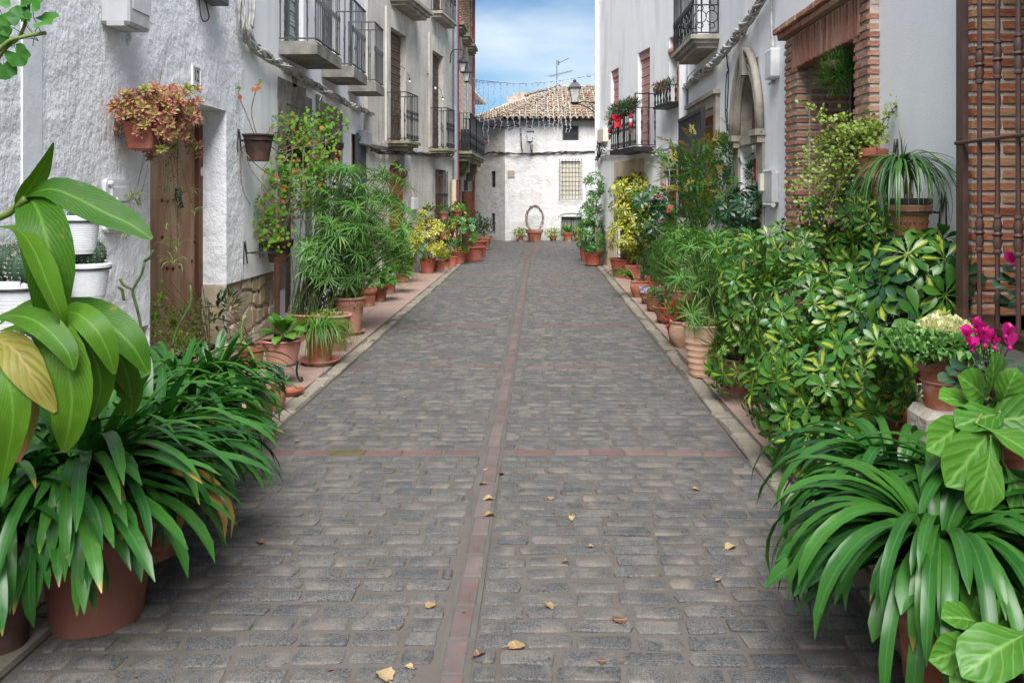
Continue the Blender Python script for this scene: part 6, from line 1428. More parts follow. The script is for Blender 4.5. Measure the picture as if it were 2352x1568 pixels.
cl([(48, 462, 2.75), (75, 463, 2.7), (100, 520, 2.62), (118, 610, 2.6), (118, 700, 2.62), (112, 750, 2.65)], 104, (.35, -1, .25), fold=.14)
cl([(-30, 520, 2.75), (40, 528, 2.6), (80, 580, 2.5), (112, 660, 2.47), (138, 720, 2.47), (152, 768, 2.5)], 62, (.8, -.7, .2), twist=-.7)
cl([(20, 760, 2.8), (130, 712, 2.75), (230, 735, 2.7), (300, 790, 2.68), (342, 858, 2.7)], 92, (.2, -.6, .8))
cl([(40, 755, 2.7), (150, 716, 2.6), (210, 745, 2.55), (245, 800, 2.55), (263, 858, 2.57)], 62, (.3, -.7, .7))
cl([(0, 760, 2.7), (90, 745, 2.55), (140, 800, 2.48), (165, 900, 2.46), (158, 985, 2.47), (145, 1036, 2.5)], 88, (.3, -1, .3))
cl([(30, 770, 2.75), (130, 750, 2.68), (200, 790, 2.62), (232, 880, 2.62), (214, 962, 2.64)], 78, (.3, -1, .35))
cl([(60, 770, 2.85), (160, 770, 2.8), (255, 800, 2.78), (292, 860, 2.78), (300, 912, 2.8)], 72, (.2, -.9, .45))
cl([(160, 800, 2.9), (255, 840, 2.85), (300, 890, 2.82), (300, 960, 2.84)], 66, (.3, -1, .3))
cl([(-30, 770, 2.55), (30, 800, 2.45), (75, 865, 2.42), (128, 946, 2.44)], 74, (.3, -1, .4), 'canna_dry', twist=.3)
cl([(60, 830, 2.9), (130, 860, 2.85), (160, 930, 2.83), (150, 1030, 2.85)], 74, (.4, -1, .2))
cl([(-40, 800, 2.5), (10, 850, 2.42), (30, 960, 2.4), (5, 1110, 2.42)], 70, (.5, -1, .1))
cl([(20, 830, 2.6), (50, 890, 2.55), (55, 970, 2.53), (40, 1062, 2.55)], 60, (.4, -1, .1), 'canna_dry')
cl([(-20, 760, 2.8), (60, 705, 2.8), (150, 700, 2.78), (190, 720, 2.78)], 56, (0, -.5, .9))
cl([(-40, 740, 2.6), (30, 725, 2.5), (90, 742, 2.45), (150, 800, 2.43), (170, 850, 2.43)], 60, (.1, -.6, .8))
cl([(90, 770, 2.95), (190, 775, 2.95), (230, 850, 2.93), (235, 930, 2.93)], 74, (.2, -1, .2))
cl([(-10, 860, 2.5), (15, 900, 2.46), (22, 960, 2.45), (8, 990, 2.45)], 34, (.5, -1, .1), 'dry_brown', wav=.2)
# geranium shoot entering at the top left corner
gb_ = Vector((-2.15, 2.55, 0)); ger = thing('tall_geranium', 'geranium shoots reaching in at the top left corner', 'plant', gb_); pot(ger, gb_, .12, .16, .28, 'collar', 'terracotta')
m = MB()
m.tube(spline([gb_ + Vector((0, 0, .25)), P(-160, 500, 2.5), P(-60, 220, 2.45), P(5, 108, 2.4), P(55, 85, 2.4), P(105, 76, 2.4)], 18), .006, 6); m.tube(spline([P(-60, 220, 2.45), P(10, 115, 2.42), P(45, 85, 2.42), P(66, 20, 2.42), P(58, -40, 2.42)], 12), .005, 6); part('stem', m, MT['stem_green'], ger, True)
GL = [geranium_leaf(.050, MT['geranium_hi'] if 'geranium_hi' in MT else MT['round_green']) for _ in range(3)]
for (x, y, s, a) in ((98, 50, .9, .3), (74, 8, .95, 1.2), (48, 42, .75, 2.2), (22, 60, .8, 2.6), (38, 122, .8, -1.0), (8, 150, .8, -1.5), (-5, 12, .8, 2), (20, 85, .7, 3), (60, 45, .4, 1.5)):
    inst(RL.choice(GL), 'leaf', ger, frame(P(x, y, 2.4), (math.cos(a), .1, math.sin(a)), (RL.uniform(-.6, .6), -1, RL.uniform(-.2, 1.2)), s * .9))
# wall pots with cacti
def cactus_ball(parent, c, r, tilt=0, ribs=14):
    mb = MB(); nu, nv = ribs * 4, 12; vs = []; fs = []; sp = MB(); Mt = Matrix.Rotation(tilt, 3, 'X'); c = Vector(c)
    for j in range(nv + 1):
        ph = -1.35 + 2.92 * j / nv
        for i in range(nu):
            th = 2 * math.pi * i / nu; k = 1 - .13 * (1 - abs(math.cos(th * ribs / 2))) ** .7
            q = Vector((math.cos(ph) * math.cos(th) * k, math.cos(ph) * math.sin(th) * k, math.sin(ph) * 1.05)) * r; vs.append(c + Mt @ q)
            if i % 4 == 0 and 1 < j < nv:
                p = c + Mt @ (q * 1.02)
                for e in range(3): sp.tube([p, p + Mt @ (q.normalized() * r * .09 + Vector((R.uniform(-1, 1), R.uniform(-1, 1), R.uniform(-1, 1))) * r * .10)], .0014, 3, False)
    for j in range(nv):
        for i in range(nu): i2 = (i + 1) % nu; fs.append((j * nu + i, j * nu + i2, (j + 1) * nu + i2, (j + 1) * nu + i))
    mb.add(vs, fs); b = part('cactus', mb, MT['cactus'], parent, True); part('spines', sp, MT['spine'], b, kind='stuff')
def wallpot_c(W, x, y, n): u, z = W.px(x, y, n); return W.w(u, n, z)
for (x, yt, yb, wpx, n_, lb, balls) in ((45, 640, 775, 132, .22, 'large white grooved wall pot of ball cacti at the left edge', ((-.06, -.02, .085, .10), (.075, -.07, .06, .09), (.0, .06, .12, .09))),
                                  (205, 603, 684, 94, .19, 'lower white wall pot with a round ribbed cactus', ((.035, -.03, .055, .085), (-.075, 0, .03, .055))),
                                  (187, 494, 582, 84, .19, 'upper white wall pot with a withered cactus', ((.05, -.02, .005, .055), (-.045, 0, -.01, .045)))):
    c = wallpot_c(WA, x, yb, n_); r = wpx / 2 * c.y / F; h = (yb - yt) * c.y / F
    o = thing('cactus_pot', lb, 'potted cactus', c); pot(o, c, r * .72, r * .93, h, 'white', 'pot_white')
    for (dx, dy, dz, rr_) in balls: cactus_ball(o, c + Vector((dx, dy, h + dz)), rr_)
    iron_ring('black ring holding the ' + lb.split(' wall pot')[0] + ' pot', WA, c + Vector((0, 0, h * .84)), r * .955)
# hanging succulent with spider plants over the door
c = wallpot_c(WA, 338, 346, .19); sh = thing('hanging_succulent', 'pink tipped rosette succulent in a wall pot beside the plank door', 'potted plant', c)
m = MB(); v, f = chamfer(1, 1, 1, .06); hh = .20
m.add([c + Vector((p[0] * (.17 + .05 * (p[2] + .5)), p[1] * (.24 + .08 * (p[2] + .5)), (p[2] + .5) * hh)) for p in v], f); part('pot', m, MT['terracotta_red'], sh)
ROS = []
for mt in ('aeonium', 'aeonium', 'aeonium_green'):
    for _ in range(2):
        mb = MB()
        for k in range(13):
            a = k * 2.399; e = .15 + k * .085
            mb.add(*xf(curve_leaf(.036 * (1.1 - .03 * k), .014, e, .1, 3, P_OBOV, 1, .15), Matrix.Rotation(a, 4, 'Z')), rnd=RL.uniform(.001, 1))
        ROS.append(mb.mesh('rosette', MT[mt], smooth=True))
rr = random.Random(5); m = MB(); top = c + Vector((0, 0, hh))
for k in range(330):
    x, y = rr.gauss(362, 50), rr.gauss(260, 36)
    if not (258 < x < 462 and 200 < y < 372) or (y > 300 and x < 395 and rr.random() < .6): continue
    Yd = c.y + rr.uniform(-.2, .22) + (x - 338) * .0018; q = P(x, y, Yd); b = top + Vector((rr.uniform(-.08, .08), rr.uniform(-.12, .12), 0))
    m.tube(spline([b, b.lerp(q, .5) + Vector((0, 0, .03 if q.z > b.z else .10)), q], 5), .0032, 4, False)
    d = (q - b).normalized(); inst(rr.choice(ROS[:4] if q.z > top.z - .08 else ROS) if rr.random() < .95 else ROS[5], 'rosette', sh, frame(q, (d.z + .01, 0, -d.x), d + Vector((.3, -.9, .6)), rr.uniform(1.2, 1.8)))
m.tube(spline([top, P(366, 190, c.y), P(371, 160, c.y)], 6), .003, 4)
part('stem_cluster', m, MT['twig'], sh, True, kind='stuff')
foliage(sh, [ell(276, 320, c.y, 14, 40, .05), ell(378, 350, c.y, 22, 30, .06), ell(440, 330, c.y + .25, 20, 30, .06), ell(398, 380, c.y + .2, 15, 40, .05)], curve_leaf(.018, .010, .2, .5, 2), 'dry_brown', 260, seed=9, name='dried_flowers')
SPI = strap_meshes(MT['spider'], 6, .17, .010, (.3, 1.0), (1.2, 2.4), seg=6, prof=P_STRIP)
for (x, y, n_, lb) in ((302, 455, 16, 'spider plantlet dangling over the white meter box'), (318, 470, 10, 'spider plantlet hanging just left of the door edge'), (378, 440, 10, 'spider plantlet high on the plank door, left of the knocker'), (420, 448, 16, 'spider plantlet in front of the door knocker'), (410, 475, 12, 'spider plantlet just below the door knocker'), (448, 490, 9, 'spider plantlet beside the right door frame'), (392, 565, 14, 'spider plantlet low on the door, left one'), (412, 558, 8, 'thin spider plantlet above the lowest one on the door'), (398, 605, 16, 'lowest spider plantlet hanging on the plank door'), (289, 550, 7, 'small spider plantlet below the white meter box'), (385, 520, 5, 'tiny yellowish plantlet in the middle of the plank door')):
    q = P(x, y, c.y + (x - 300) * .0045); o = thing('spider_plantlet', lb, 'plantlet', q, 'spider plantlets trailing from the hanging succulent')
    rosette(o, q, SPI, n_, .004, s=(.6, 1.15), rr=rr)
    m = MB(); t_ = P(x * .45 + 372 * .55, 330, c.y + .05); m.tube(spline([q, q.lerp(t_, .5) + Vector((0, 0, -.04)), t_], 8), .0018, 3); part('runner', m, MT['stem_green'], o)
# dark wall pots with the trailing geranium
gm = thing('trailing_geranium', 'sprawling ivy geranium with red tinged leaves on the white wall', 'plant', wallpot_c(WA, 592, 370, .2))
c1_ = wallpot_c(WA, 593, 370, .2); pot(gm, c1_, .105, .15, .27, 'plain', 'clay_dark')
o2 = []
for (x, yb, r, lb) in ((683, 385, .14, 'dark clay wall pot hidden in the geranium, left one'), (762, 372, .15, 'dark clay wall pot under the geranium by the second stone doorway'), (640, 602, .145, 'brown clay wall pot low on the wall overflowing with geranium')):
    q = wallpot_c(WA, x, yb, .2); t_ = thing('wall_pot', lb, 'pot', q); pot(t_, q, r * .68, r, r * 1.75, 'collar', 'clay_dark'); iron_ring('iron ring around the ' + lb.split(' wall')[0] + ' pot ' + ('of the left geranium' if x == 683 else 'by the doorway' if x == 762 else 'low on the wall'), WA, q + Vector((0, 0, r * 1.2)), r * 1.0)
    o2.append((t_, q, r * 1.75))
iron_ring('iron ring of the dark wall pot beside the door reveal', WA, c1_ + Vector((0, 0, .21)), .15)
iron_ring('empty iron ring beside the low geranium pot', WA, wallpot_c(WA, 606, 580, .2), .14)
GLm = [geranium_leaf(.028, MT['geranium']) for _ in range(3)] + [geranium_leaf(.028, MT['geranium_red'])]
rr = random.Random(12); st = MB(); cnt = 0; loose = MB()
gell = [ell(690, 330, 9.6, 90, 85, .35), ell(620, 500, 9.0, 50, 70, .22), ell(640, 545, 8.9, 45, 35, .2), ell(745, 290, 10.6, 55, 55, .3), ell(660, 420, 9.3, 85, 65, .3), ell(730, 380, 10.2, 65, 55, .3), ell(700, 470, 9.6, 60, 40, .25)]
pts = shell_pts(gell, 1500, rr, .98)
starts = [c1_ + Vector((0, 0, .27))] + [q + Vector((0, 0, h_)) for _, q, h_ in o2]
gv, gf, guv = None, None, None
for i, (p, d, e) in enumerate(pts):
    M_ = frame(p, Vector((rr.uniform(-1, 1), rr.uniform(-.6, .3), rr.uniform(-.4, .6))), Vector((rr.uniform(-.4, .8), -.8, .7)), rr.uniform(.5, 1.0)); red = rr.random() < .09
    if i % 5 < 2 and cnt < 290: inst(GLm[3] if red else rr.choice(GLm[:3]), 'leaf', gm, M_); cnt += 1
    else:
        me = GLm[0]
        if gv is None: gv = np.array([tuple(v.co) for v in me.vertices]); gf = [tuple(p_.vertices) for p_ in me.polygons]
        loose.add(gv @ np.array(M_.to_3x3()).T + np.array(M_.translation), gf, None, rr.uniform(.001, 1)) if not red else inst(GLm[3], 'red_leaf', gm, M_)
    if i % 12 == 0:
        b = min(starts, key=lambda q: (q - p).length); mid = b.lerp(p, .5) + Vector((rr.uniform(-.15, .1), rr.uniform(-.1, .1), rr.uniform(-.05, .2))); st.tube(spline([b, mid, p], 8), .0038, 4, False)
part('small_leaves', loose, MT['geranium'], gm, True, kind='stuff')
for pth in ([(592, 312), (570, 330), (553, 350), (556, 430), (575, 470)], [(600, 310), (640, 330), (660, 360), (640, 380)], [(590, 315), (560, 340), (590, 380), (640, 410), (700, 420)], [(605, 312), (650, 290), (720, 330)], [(585, 312), (565, 260), (550, 225), (548, 205)], [(590, 312), (578, 260), (586, 215), (598, 185)], [(600, 312), (640, 350), (680, 340), (740, 330), (780, 300)], [(595, 312), (570, 370), (600, 420), (655, 480), (680, 520)]):
    st.tube(spline([P(x, y, 8.35 + max(0, x - 600) * .006) for x, y in pth], 14), .0055, 5)
for (x, y) in ((548, 205), (551, 225), (598, 188), (590, 198), (583, 208), (595, 205)): inst(GLm[0] if rr.random() < .5 else GLm[3], 'leaf', gm, frame(P(x, y, 8.35), (rr.uniform(-1, 1), 0, .6), (0, -1, .4), .9))
for _ in range(30):
    p = rr.choice(pts)[0]; q = rr.choice(pts)[0]
    if (p - q).length < .7: st.tube(spline([p, p.lerp(q, .5) + Vector((rr.uniform(-.1, .1), -.05, rr.uniform(-.1, .15))), q], 7), .0035, 4, False)
part('woody_stems', st, MT['twig'], gm, True, kind='stuff')
# weeds and small plants at the door
c = Vector((-2.75, 6.9, PZ)); o = thing('leafy_weed', 'loose small leaved plant in front of the plank door', 'plant', c)
pot(o, c, .1, .13, .22, 'collar', 'terracotta')
SML = curve_leaf(.026, .017, .2, .5, 2, P_ROUND)
foliage(o, [ell(400, 745, 6.8, 55, 50, .2), ell(450, 740, 7.1, 45, 55, .2), ell(360, 730, 6.6, 22, 60, .12), ell(372, 675, 6.6, 10, 30, .05), ell(420, 790, 6.7, 70, 30, .2)], SML, 'small_leaf', 1500, seed=3, depth=1.0)
m = MB(); rr = random.Random(3)
for k in range(26):
    x = rr.uniform(350, 480); p = P(x, rr.uniform(640, 740), 6.8); m.tube(spline([c + Vector((0, 0, .2)), c.lerp(p, .5) + Vector((0, 0, .2)), p], 6), .003, 3, False)
part('stem', m, MT['stem_brown'], o)
c = Vector((-2.70, 7.75, PZ)); o = thing('laurel_sapling', 'dark laurel sapling before the rubble stone base', 'plant', c)
pot(o, c, .09, .12, .2, 'collar', 'terracotta'); LAU = [lm('leaf', MT['dark_leaf'], curve_leaf(.11, .03, .3, .7, 4, P_LANCE)) for _ in range(2)]
bush(o, c + Vector((0, 0, .2)), [ell(505, 700, 7.7, 32, 35, .15), ell(530, 705, 7.7, 20, 30, .1), ell(500, 735, 7.7, 20, 15, .1)], LAU, 46, seed=4, stems=9, sr=.006)
c = Vector((-2.55, 5.75, 0)); o = thing('spurge_stems', 'bare forked succulent stems rising beside the plank door', 'plant', c); m = MB()
for pth in ([(326, 770), (320, 730), (310, 690), (305, 665), (325, 630), (332, 600)], [(305, 665), (285, 655), (275, 640)], [(332, 600), (345, 590), (352, 575)], [(285, 690), (280, 665), (272, 660)], [(395, 800), (405, 760), (430, 715), (440, 690), (437, 655)]): m.tube(spline([P(x, y, 5.75) for x, y in pth], 10), .010, 6)
m.tube(spline([P(326, 770, 5.75), c + Vector((0, 0, .2)), c], 6), .012, 6); m.tube(spline([P(395, 800, 5.75), c + Vector((.05, 0, .2)), c], 6), .012, 6)
part('stem', m, MT['stem_dark'], o, True)
m = MB()
for pth in ([(492, 870), (520, 800), (555, 785), (575, 805), (592, 842), (610, 840)], [(592, 842), (583, 856), (570, 852)], [(520, 800), (505, 802), (480, 815)], [(555, 785), (556, 750), (565, 725)]): m.tube(spline([P(x, y, 5.2) for x, y in pth], 10), .009, 6)
part('green_stem', m, MT['stem_green'], o, True)
# iron stand with bergenia
BRG = [lm('leaf', MT['bergenia'], curve_leaf(.20, .105, RL.uniform(.2, .6), RL.uniform(.2, .8), 9, P_ROUND, 1.2, .09, across=6, wav=.06, wfreq=3, pet=.2, edge=.03, rr=RL)) for _ in range(7)]
BRG_S = [lm('leaf', MT['bergenia'], curve_leaf(.16, .08, RL.uniform(.2, .8), RL.uniform(.6, 1.5), 7, P_ROUND, 1.2, .12, across=4, wav=.06, wfreq=3, pet=.2, rr=RL)) for _ in range(5)]
c = P(648, 852, 7.0); q = Vector((c.x, c.y, .20)); o = thing('bergenia_pot', 'lime green broad leaved bergenia in a pink pot on an iron stand', 'potted plant', q)
pot(o, q, .12, .16, .2, 'rolled', 'terracotta_pink'); top = q + Vector((.05, -.1, .22))
rr = random.Random(55); top = q + Vector((.03, -.06, .24))
for k in range(20):
    an = k * 2.399; e_ = (.9 - .055 * k) if k < 14 else -.35; d = Vector((math.cos(an) * math.cos(e_), math.sin(an) * math.cos(e_), math.sin(e_))); inst(rr.choice(BRG_S), 'leaf', o, frame(top + d * .02, d, Vector((0, 0, 1)) - d * d.z + Vector((rr.uniform(-.2, .2), -.25, .1)), rr.uniform(.95, 1.3)))
st_ = thing('plant_stand', 'small black wrought iron stand under the bergenia pot', 'stand', Vector((q.x, q.y, PZ))); m = MB()
for k in range(3):
    a = 2.1 * k + .5; d = Vector((math.cos(a), math.sin(a), 0)); m = MB(); b = Vector((q.x, q.y, 0)); m.tube(spline([b + d * .13 + Vector((0, 0, .2)), b + d * .12 + Vector((0, 0, .1)), b + d * .15 + Vector((0, 0, .03)), b + d * .17 + Vector((0, 0, .035)), b + d * .16 + Vector((0, 0, .06))], 10), .009, 5); part('leg', m, MT['iron'], st_)
m = MB(); m.tube([Vector((q.x, q.y, .195)) + Vector((math.cos(a), math.sin(a), 0)) * .13 for a in [2 * math.pi * k / 18 for k in range(19)]], .008, 5); part('ring', m, MT['iron'], st_)
c = at_ground(665, 905); saucer('empty terracotta saucer on the kerb beside the clivias', c, .115, 'terracotta_red')
c = at_ground(628, 940); o = thing('glazed_pot', 'brown glazed pot with small fleshy plant beside the last clivia', 'potted plant', c); pot(o, c, .07, .085, .20, 'vase', 'pot_brown'); foliage(o, [ell(640, 880, c.y, 28, 14, .08)], SML, 'grey_leaf', 160, seed=5)
cactus_ball(o, c + Vector((.0, .06, .25)), .065, ribs=12)
c = at_ground(597, 985); o = thing('pink_planter', 'tall pink clay pot half hidden by clivia leaves', 'pot', c); pot(o, c, .075, .10, .30, 'rolled', 'terracotta_pink')
foliage(o, [ell(620, 1000, c.y - .05, 14, 28, .06)], SML, 'grey_leaf', 120, seed=6)
# grass pot, trailing mint pot, papyrus pots
c = at_ground(735, 834); saucer('wide terracotta saucer under the grass-like plant', c, .185, 'terracotta'); o = thing('grass_pot', 'mop of fine drooping grass in a terracotta pot', 'potted plant', c + Vector((0, 0, .01)))
pot(o, c + Vector((0, 0, .01)), .10, .15, .33, 'rolled', 'terracotta'); GR = strap_meshes(MT['grass'], 8, .48, .009, (.5, 1.2), (2.0, 3.0), seg=9, prof=P_STRIP, power=.8)
rosette(o, c + Vector((-.02, -.02, .32)), GR, 240, .06, s=(.6, 1.2), rr=random.Random(6))
c = at_ground(768, 800); o = thing('trailing_herb_pot', 'clay pot with trailing pale green herb left of the papyrus tub', 'potted plant', c); pot(o, c, .12, .165, .36, 'rolled', 'terracotta_pink')
foliage(o, [ell(762, 735, c.y, 45, 22, .2), ell(790, 768, c.y - .1, 20, 30, .1), ell(770, 760, c.y - .15, 20, 30, .1), ell(740, 728, c.y, 30, 14, .15)], curve_leaf(.034, .02, .2, .5, 2, P_LANCE), 'small_leaf', 520, seed=7, depth=.9)
UMB = [umbel_mesh(MT['papyrus'], RL.choice((16, 19, 22)), .24, .013, RL.uniform(.9, 1.8)) for _ in range(7)]
c = at_ground(800, 766); saucer('terracotta saucer under the pink papyrus tub', c, .19); o = thing('papyrus_pot', 'umbrella papyrus in a large pink rolled-rim tub', 'potted plant', c + Vector((0, 0, .01)))
pot(o, c + Vector((0, 0, .01)), .135, .185, .42, 'rolled', 'terracotta_pink'); rr = random.Random(8)
heads = [P(rr.uniform(760, 930), rr.uniform(440, 640), c.y + rr.uniform(-.25, .5)) for _ in range(64)] + [P(730, 645, c.y - .2), P(800, 648, c.y - .2), P(825, 600, c.y - .2), P(955, 500, c.y + .2), P(930, 430, c.y + .3), P(740, 640, c.y - .25)] + [P(rr.uniform(850, 935), rr.uniform(390, 610), c.y + rr.uniform(.2, 1.0)) for _ in range(26)]
papyrus(o, c + Vector((0, 0, .4)), heads, UMB, 8, spread=.13, r=.0045)
foliage(o, [ell(805, 700, c.y - .1, 32, 8, .1)], SML, 'small_leaf', 120, seed=8)
c = Vector((-2.55, 9.3, PZ)); o = thing('papyrus_pot', 'dense thicket of umbrella papyrus against the white wall', 'potted plant', c); pot(o, c, .19, .24, .28, 'rolled', 'terracotta'); rr = random.Random(9)
heads = [P(rr.gauss(790, 58), rr.uniform(385, 610), 9.3 + rr.uniform(-.4, .6)) for _ in range(110)] + [P(rr.uniform(690, 760), rr.uniform(560, 640), 9.0) for _ in range(14)]
papyrus(o, c + Vector((0, 0, .25)), heads, UMB, 9, 'stem_dark', spread=.24, r=.0045)
m = MB(); b = Vector((-2.78, 8.75, 0)); m.tube([b, b + Vector((0.0, .0, .95))], .03, 8); single('rusty_pole', m, MT['rust'], 'short rusty pipe standing among the papyrus stems', 'pipe', b, True, 40)
ASP = [lm('leaf', MT['round_green'], curve_leaf(.36, .085, RL.uniform(.5, 1.1), RL.uniform(1.0, 1.9), 8, P_LANCE, 1.2, .12, across=2, pet=.25, sway=RL.uniform(-.3, .3), rr=RL)) for _ in range(6)]
c = at_ground(845, 702); o = thing('aspidistra_pot', 'broad glossy leaved plant in a dark red clay pot on the left pavement', 'potted plant', c); pot(o, c, .09, .12, .25, 'collar', 'terracotta'); 
foliage(o, [ell(840, 665, c.y, 20, 12, .1)], SML, 'grey_leaf', 120, seed=11)
c = at_ground(872, 690); o = thing('aspidistra_pot', 'second broad leaved plant with a wire hook hanging from its pot', 'potted plant', c); pot(o, c, .09, .12, .22, 'collar', 'terracotta'); rosette(o, c + Vector((0, 0, .2)), ASP, 34, .05, s=(.8, 1.2), rr=random.Random(11))
m = MB(); b = P(864, 668, c.y - .12); m.tube(spline([b, b + Vector((0, 0, -.12)), b + Vector((.01, 0, -.18)), b + Vector((.03, 0, -.17))], 8), .004, 4); part('hook', m, MT['iron'], o)
c = at_ground(892, 672); o = thing('aspidistra_pot', 'tallest broad leaved plant before the arched orange door', 'potted plant', c); pot(o, c, .1, .13, .24, 'collar', 'terracotta'); rosette(o, c + Vector((0, 0, .22)), ASP, 40, .06, s=(1.0, 1.4), rr=random.Random(13))
SY, SG, SV, SD = scheff_meshes(MT['scheff_yellow'], 1.0), scheff_meshes(MT['scheff_green'], 1.0), scheff_meshes(MT['scheff'], 1.0), scheff_meshes(MT['scheff_dark'], 1.0)
def scheff(label, c, r, h, style, mat, ells, meshes, n, seed, s=(.8, 1.15), name='schefflera_pot', up=.5, depth=.45, stems=9, sr=.008, group='potted scheffleras'):
    o = thing(name, label, 'potted plant', c, group); pot(o, c, r * .72, r, h, style, mat); bush(o, c + Vector((0, 0, h * .9)), ells, meshes, n, s, up, seed=seed, depth=depth, stems=stems, sr=sr); return o
c = at_ground(925, 648); scheff('light green schefflera nearest the orange door', c, .15, .30, 'collar', 'terracotta_red', [ell(935, 575, c.y, 38, 45, .3), ell(915, 600, c.y, 25, 25, .2)], SY[:3] + SG[:3], 90, 31, (.8, 1.1))
c = at_ground(982, 627); scheff('yellow variegated schefflera in a red pot left of the barred window', c, .165, .30, 'plain', 'terracotta_red', [ell(985, 555, c.y, 40, 40, .32), ell(970, 525, c.y, 20, 32, .2), ell(1005, 565, c.y, 25, 28, .2)], SY, 120, 32, (.8, 1.1))
c = at_ground(1007, 621); o = thing('clay_pot', 'plain clay pot tucked behind the yellow schefflera', 'pot', c); pot(o, c, .11, .14, .22, 'plain', 'terracotta')
RND = [lm('leaf', MT['round_green'], curve_leaf(.13, .11, RL.uniform(.4, .9), RL.uniform(.5, 1.1), 5, P_ROUND, 1.2, .1, across=2, pet=.3)) for _ in range(3)]
c = at_ground(1021, 617); o = thing('round_leaf_pot', 'small pot with big round green leaves on the left pavement', 'potted plant', c); pot(o, c, .1, .12, .2, 'plain', 'terracotta'); rosette(o, c + Vector((.03, -.05, .2)), RND, 13, .02, s=(.9, 1.3), rr=random.Random(14))
c = at_ground(1037, 612); o = thing('clay_pot', 'small reddish pot right of the round leaved plant', 'pot', c); pot(o, c, .1, .13, .22, 'plain', 'terracotta_red')
c = at_ground(1053, 605); scheff('bushy schefflera by the cream downpipe', c, .185, .28, 'rolled', 'terracotta_red', [ell(1060, 540, c.y, 36, 38, .35), ell(1050, 500, c.y, 20, 22, .2)], SY[:2] + SG, 110, 33)
c = at_ground(1084, 598); o = thing('shrub_tub', 'dark shrub in the widest red tub of the left row', 'potted plant', c); pot(o, c, .26, .30, .34, 'rolled', 'terracotta_red')
DL = curve_leaf(.07, .03, .3, .5, 3, P_LANCE)
foliage(o, [ell(1084, 530, c.y, 24, 34, .3), ell(1092, 505, c.y, 10, 22, .15), ell(1070, 515, c.y, 18, 20, .2)], DL, 'dark_leaf', 500, seed=15, depth=.8); m = MB(); m.tube([c + Vector((0, 0, .3)), P(1085, 500, c.y)], .015, 6); part('stem', m, MT['stem_brown'], o)
c = at_ground(1095, 588); o = thing('clay_pot', 'red rimmed pot behind the widest tub', 'pot', c); pot(o, c, .22, .27, .4, 'rolled', 'terracotta_red')
c = at_ground(1108, 573); o = thing('shrub_tub', 'last dark green shrub of the left row before the far house', 'potted plant', c); pot(o, c, .2, .25, .4, 'collar', 'terracotta'); foliage(o, [ell(1114, 530, c.y, 26, 32, .35), ell(1105, 520, c.y, 20, 25, .3)], DL, 'dark_leaf', 600, seed=16, depth=.8); m = MB(); m.tube([c + Vector((0, 0, .3)), P(1112, 530, c.y)], .02, 6); part('stem', m, MT['stem_brown'], o)
m = MB(); b = P(1073, 610, 21.5); b.z = 0; m.tube([b, b + Vector((0, 0, 1.7))], .14, 8); single('rusty_column', m, MT['rust'], 'rust brown post rising behind the schefflera at the stone house corner', 'post', b, True, 40)
# pots hung on the grey house
for (x, yb, r, lb, mt, k) in ((985, 520, .10, 'wall pot with broad leaved seedling left of the barred window', 'small_leaf', 0), (1019, 503, .10, 'small wall pot on the window bars with a green succulent', 'round_green', 1), (1049, 500, .11, 'wall pot with a striped spider plant on the cream pipe', 'spider', 2), (1020, 549, .12, 'lower left hanging pot of feathery green below the window bars', 'lime_leaf', 3), (1034, 545, .11, 'lower right hanging pot of feathery green below the window bars', 'lime_leaf', 3)):
    q = WC.at(x, yb, .20); o = thing('wall_pot_plant', lb, 'potted plant', q); pot(o, q, r * .7, r, r * 1.6, 'collar', 'terracotta_red' if k > 1 else 'terracotta'); t_ = q + Vector((0, 0, r * 1.55))
    if k == 2: rosette(o, t_, strap_meshes(MT['spider'], 4, .30, .018, (.6, 1.3), (1.0, 2.2), seg=6, prof=P_STRIP), 34, .02, rr=random.Random(17))
    else: foliage(o, [(t_ + Vector((0, 0, (.16, .08, 0, .1)[k])), Vector(((.14, .12, 0, .14)[k], .12, (.16, .10, 0, .11)[k])))], curve_leaf((.09, .05, 0, .07)[k], (.06, .03, 0, .012)[k], .3, .6, 3, P_ROUND if k < 2 else P_LANCE), mt, (50, 90, 0, 170)[k], seed=18 + k, depth=.9)
    iron_ring('iron ring carrying the ' + lb, WC, q + Vector((0, 0, r * 1.2)), r * 1.03)
# wreath on the corner balcony
q = P(1104, 332, 27.5); o = thing('wreath', 'green garland with red balls on the far left balcony', 'garland', q); foliage(o, [ell(1104, 328, 27.4, 16, 9, .2)], curve_leaf(.10, .02, .2, .3, 2, P_LANCE), 'fir', 260, seed=19, name='fir_twigs')
for (x, y) in ((1108, 338), (1098, 345), (1112, 326)):
    m = MB(); m.lathe(P(x, y, 27.2), [(.001, -.06), (.045, -.04), (.06, 0), (.045, .04), (.001, .06)], 10); part('red_ball', m, MT['red'], o, True)
# pots along the far house
m = None
for (x, yb, r, h, lb, k) in ((1195, 553, .13, .22, 'low lime green plant in a pot before the far house, leftmost', 0), (1270, 553, .13, .20, 'spilling lime green plant right of the bare twig hoop', 0), (1304, 553, .17, .32, 'clay pot with strappy green leaves under the low barred window', 1), (1328, 553, .13, .2, 'lime green plant beside the right-hand schefflera column', 0)):
    q = G(x, yb + .5); q.y -= .25; o = thing('far_potted_plant', lb, 'potted plant', q); pot(o, q, r * .75, r, h, 'collar', 'terracotta')
    if k: rosette(o, q + Vector((0, 0, h)), strap_meshes(MT['round_green'], 4, .42, .04, (.6, 1.3), (1.0, 2.0), seg=6), 40, .06, rr=random.Random(20))
    else: foliage(o, [(q + Vector((0, 0, h + .05)), Vector((.30, .22, .19)))], curve_leaf(.07, .04, .3, .6, 3, P_ROUND), 'lime_leaf', 300, seed=21 + int(x), depth=.9)
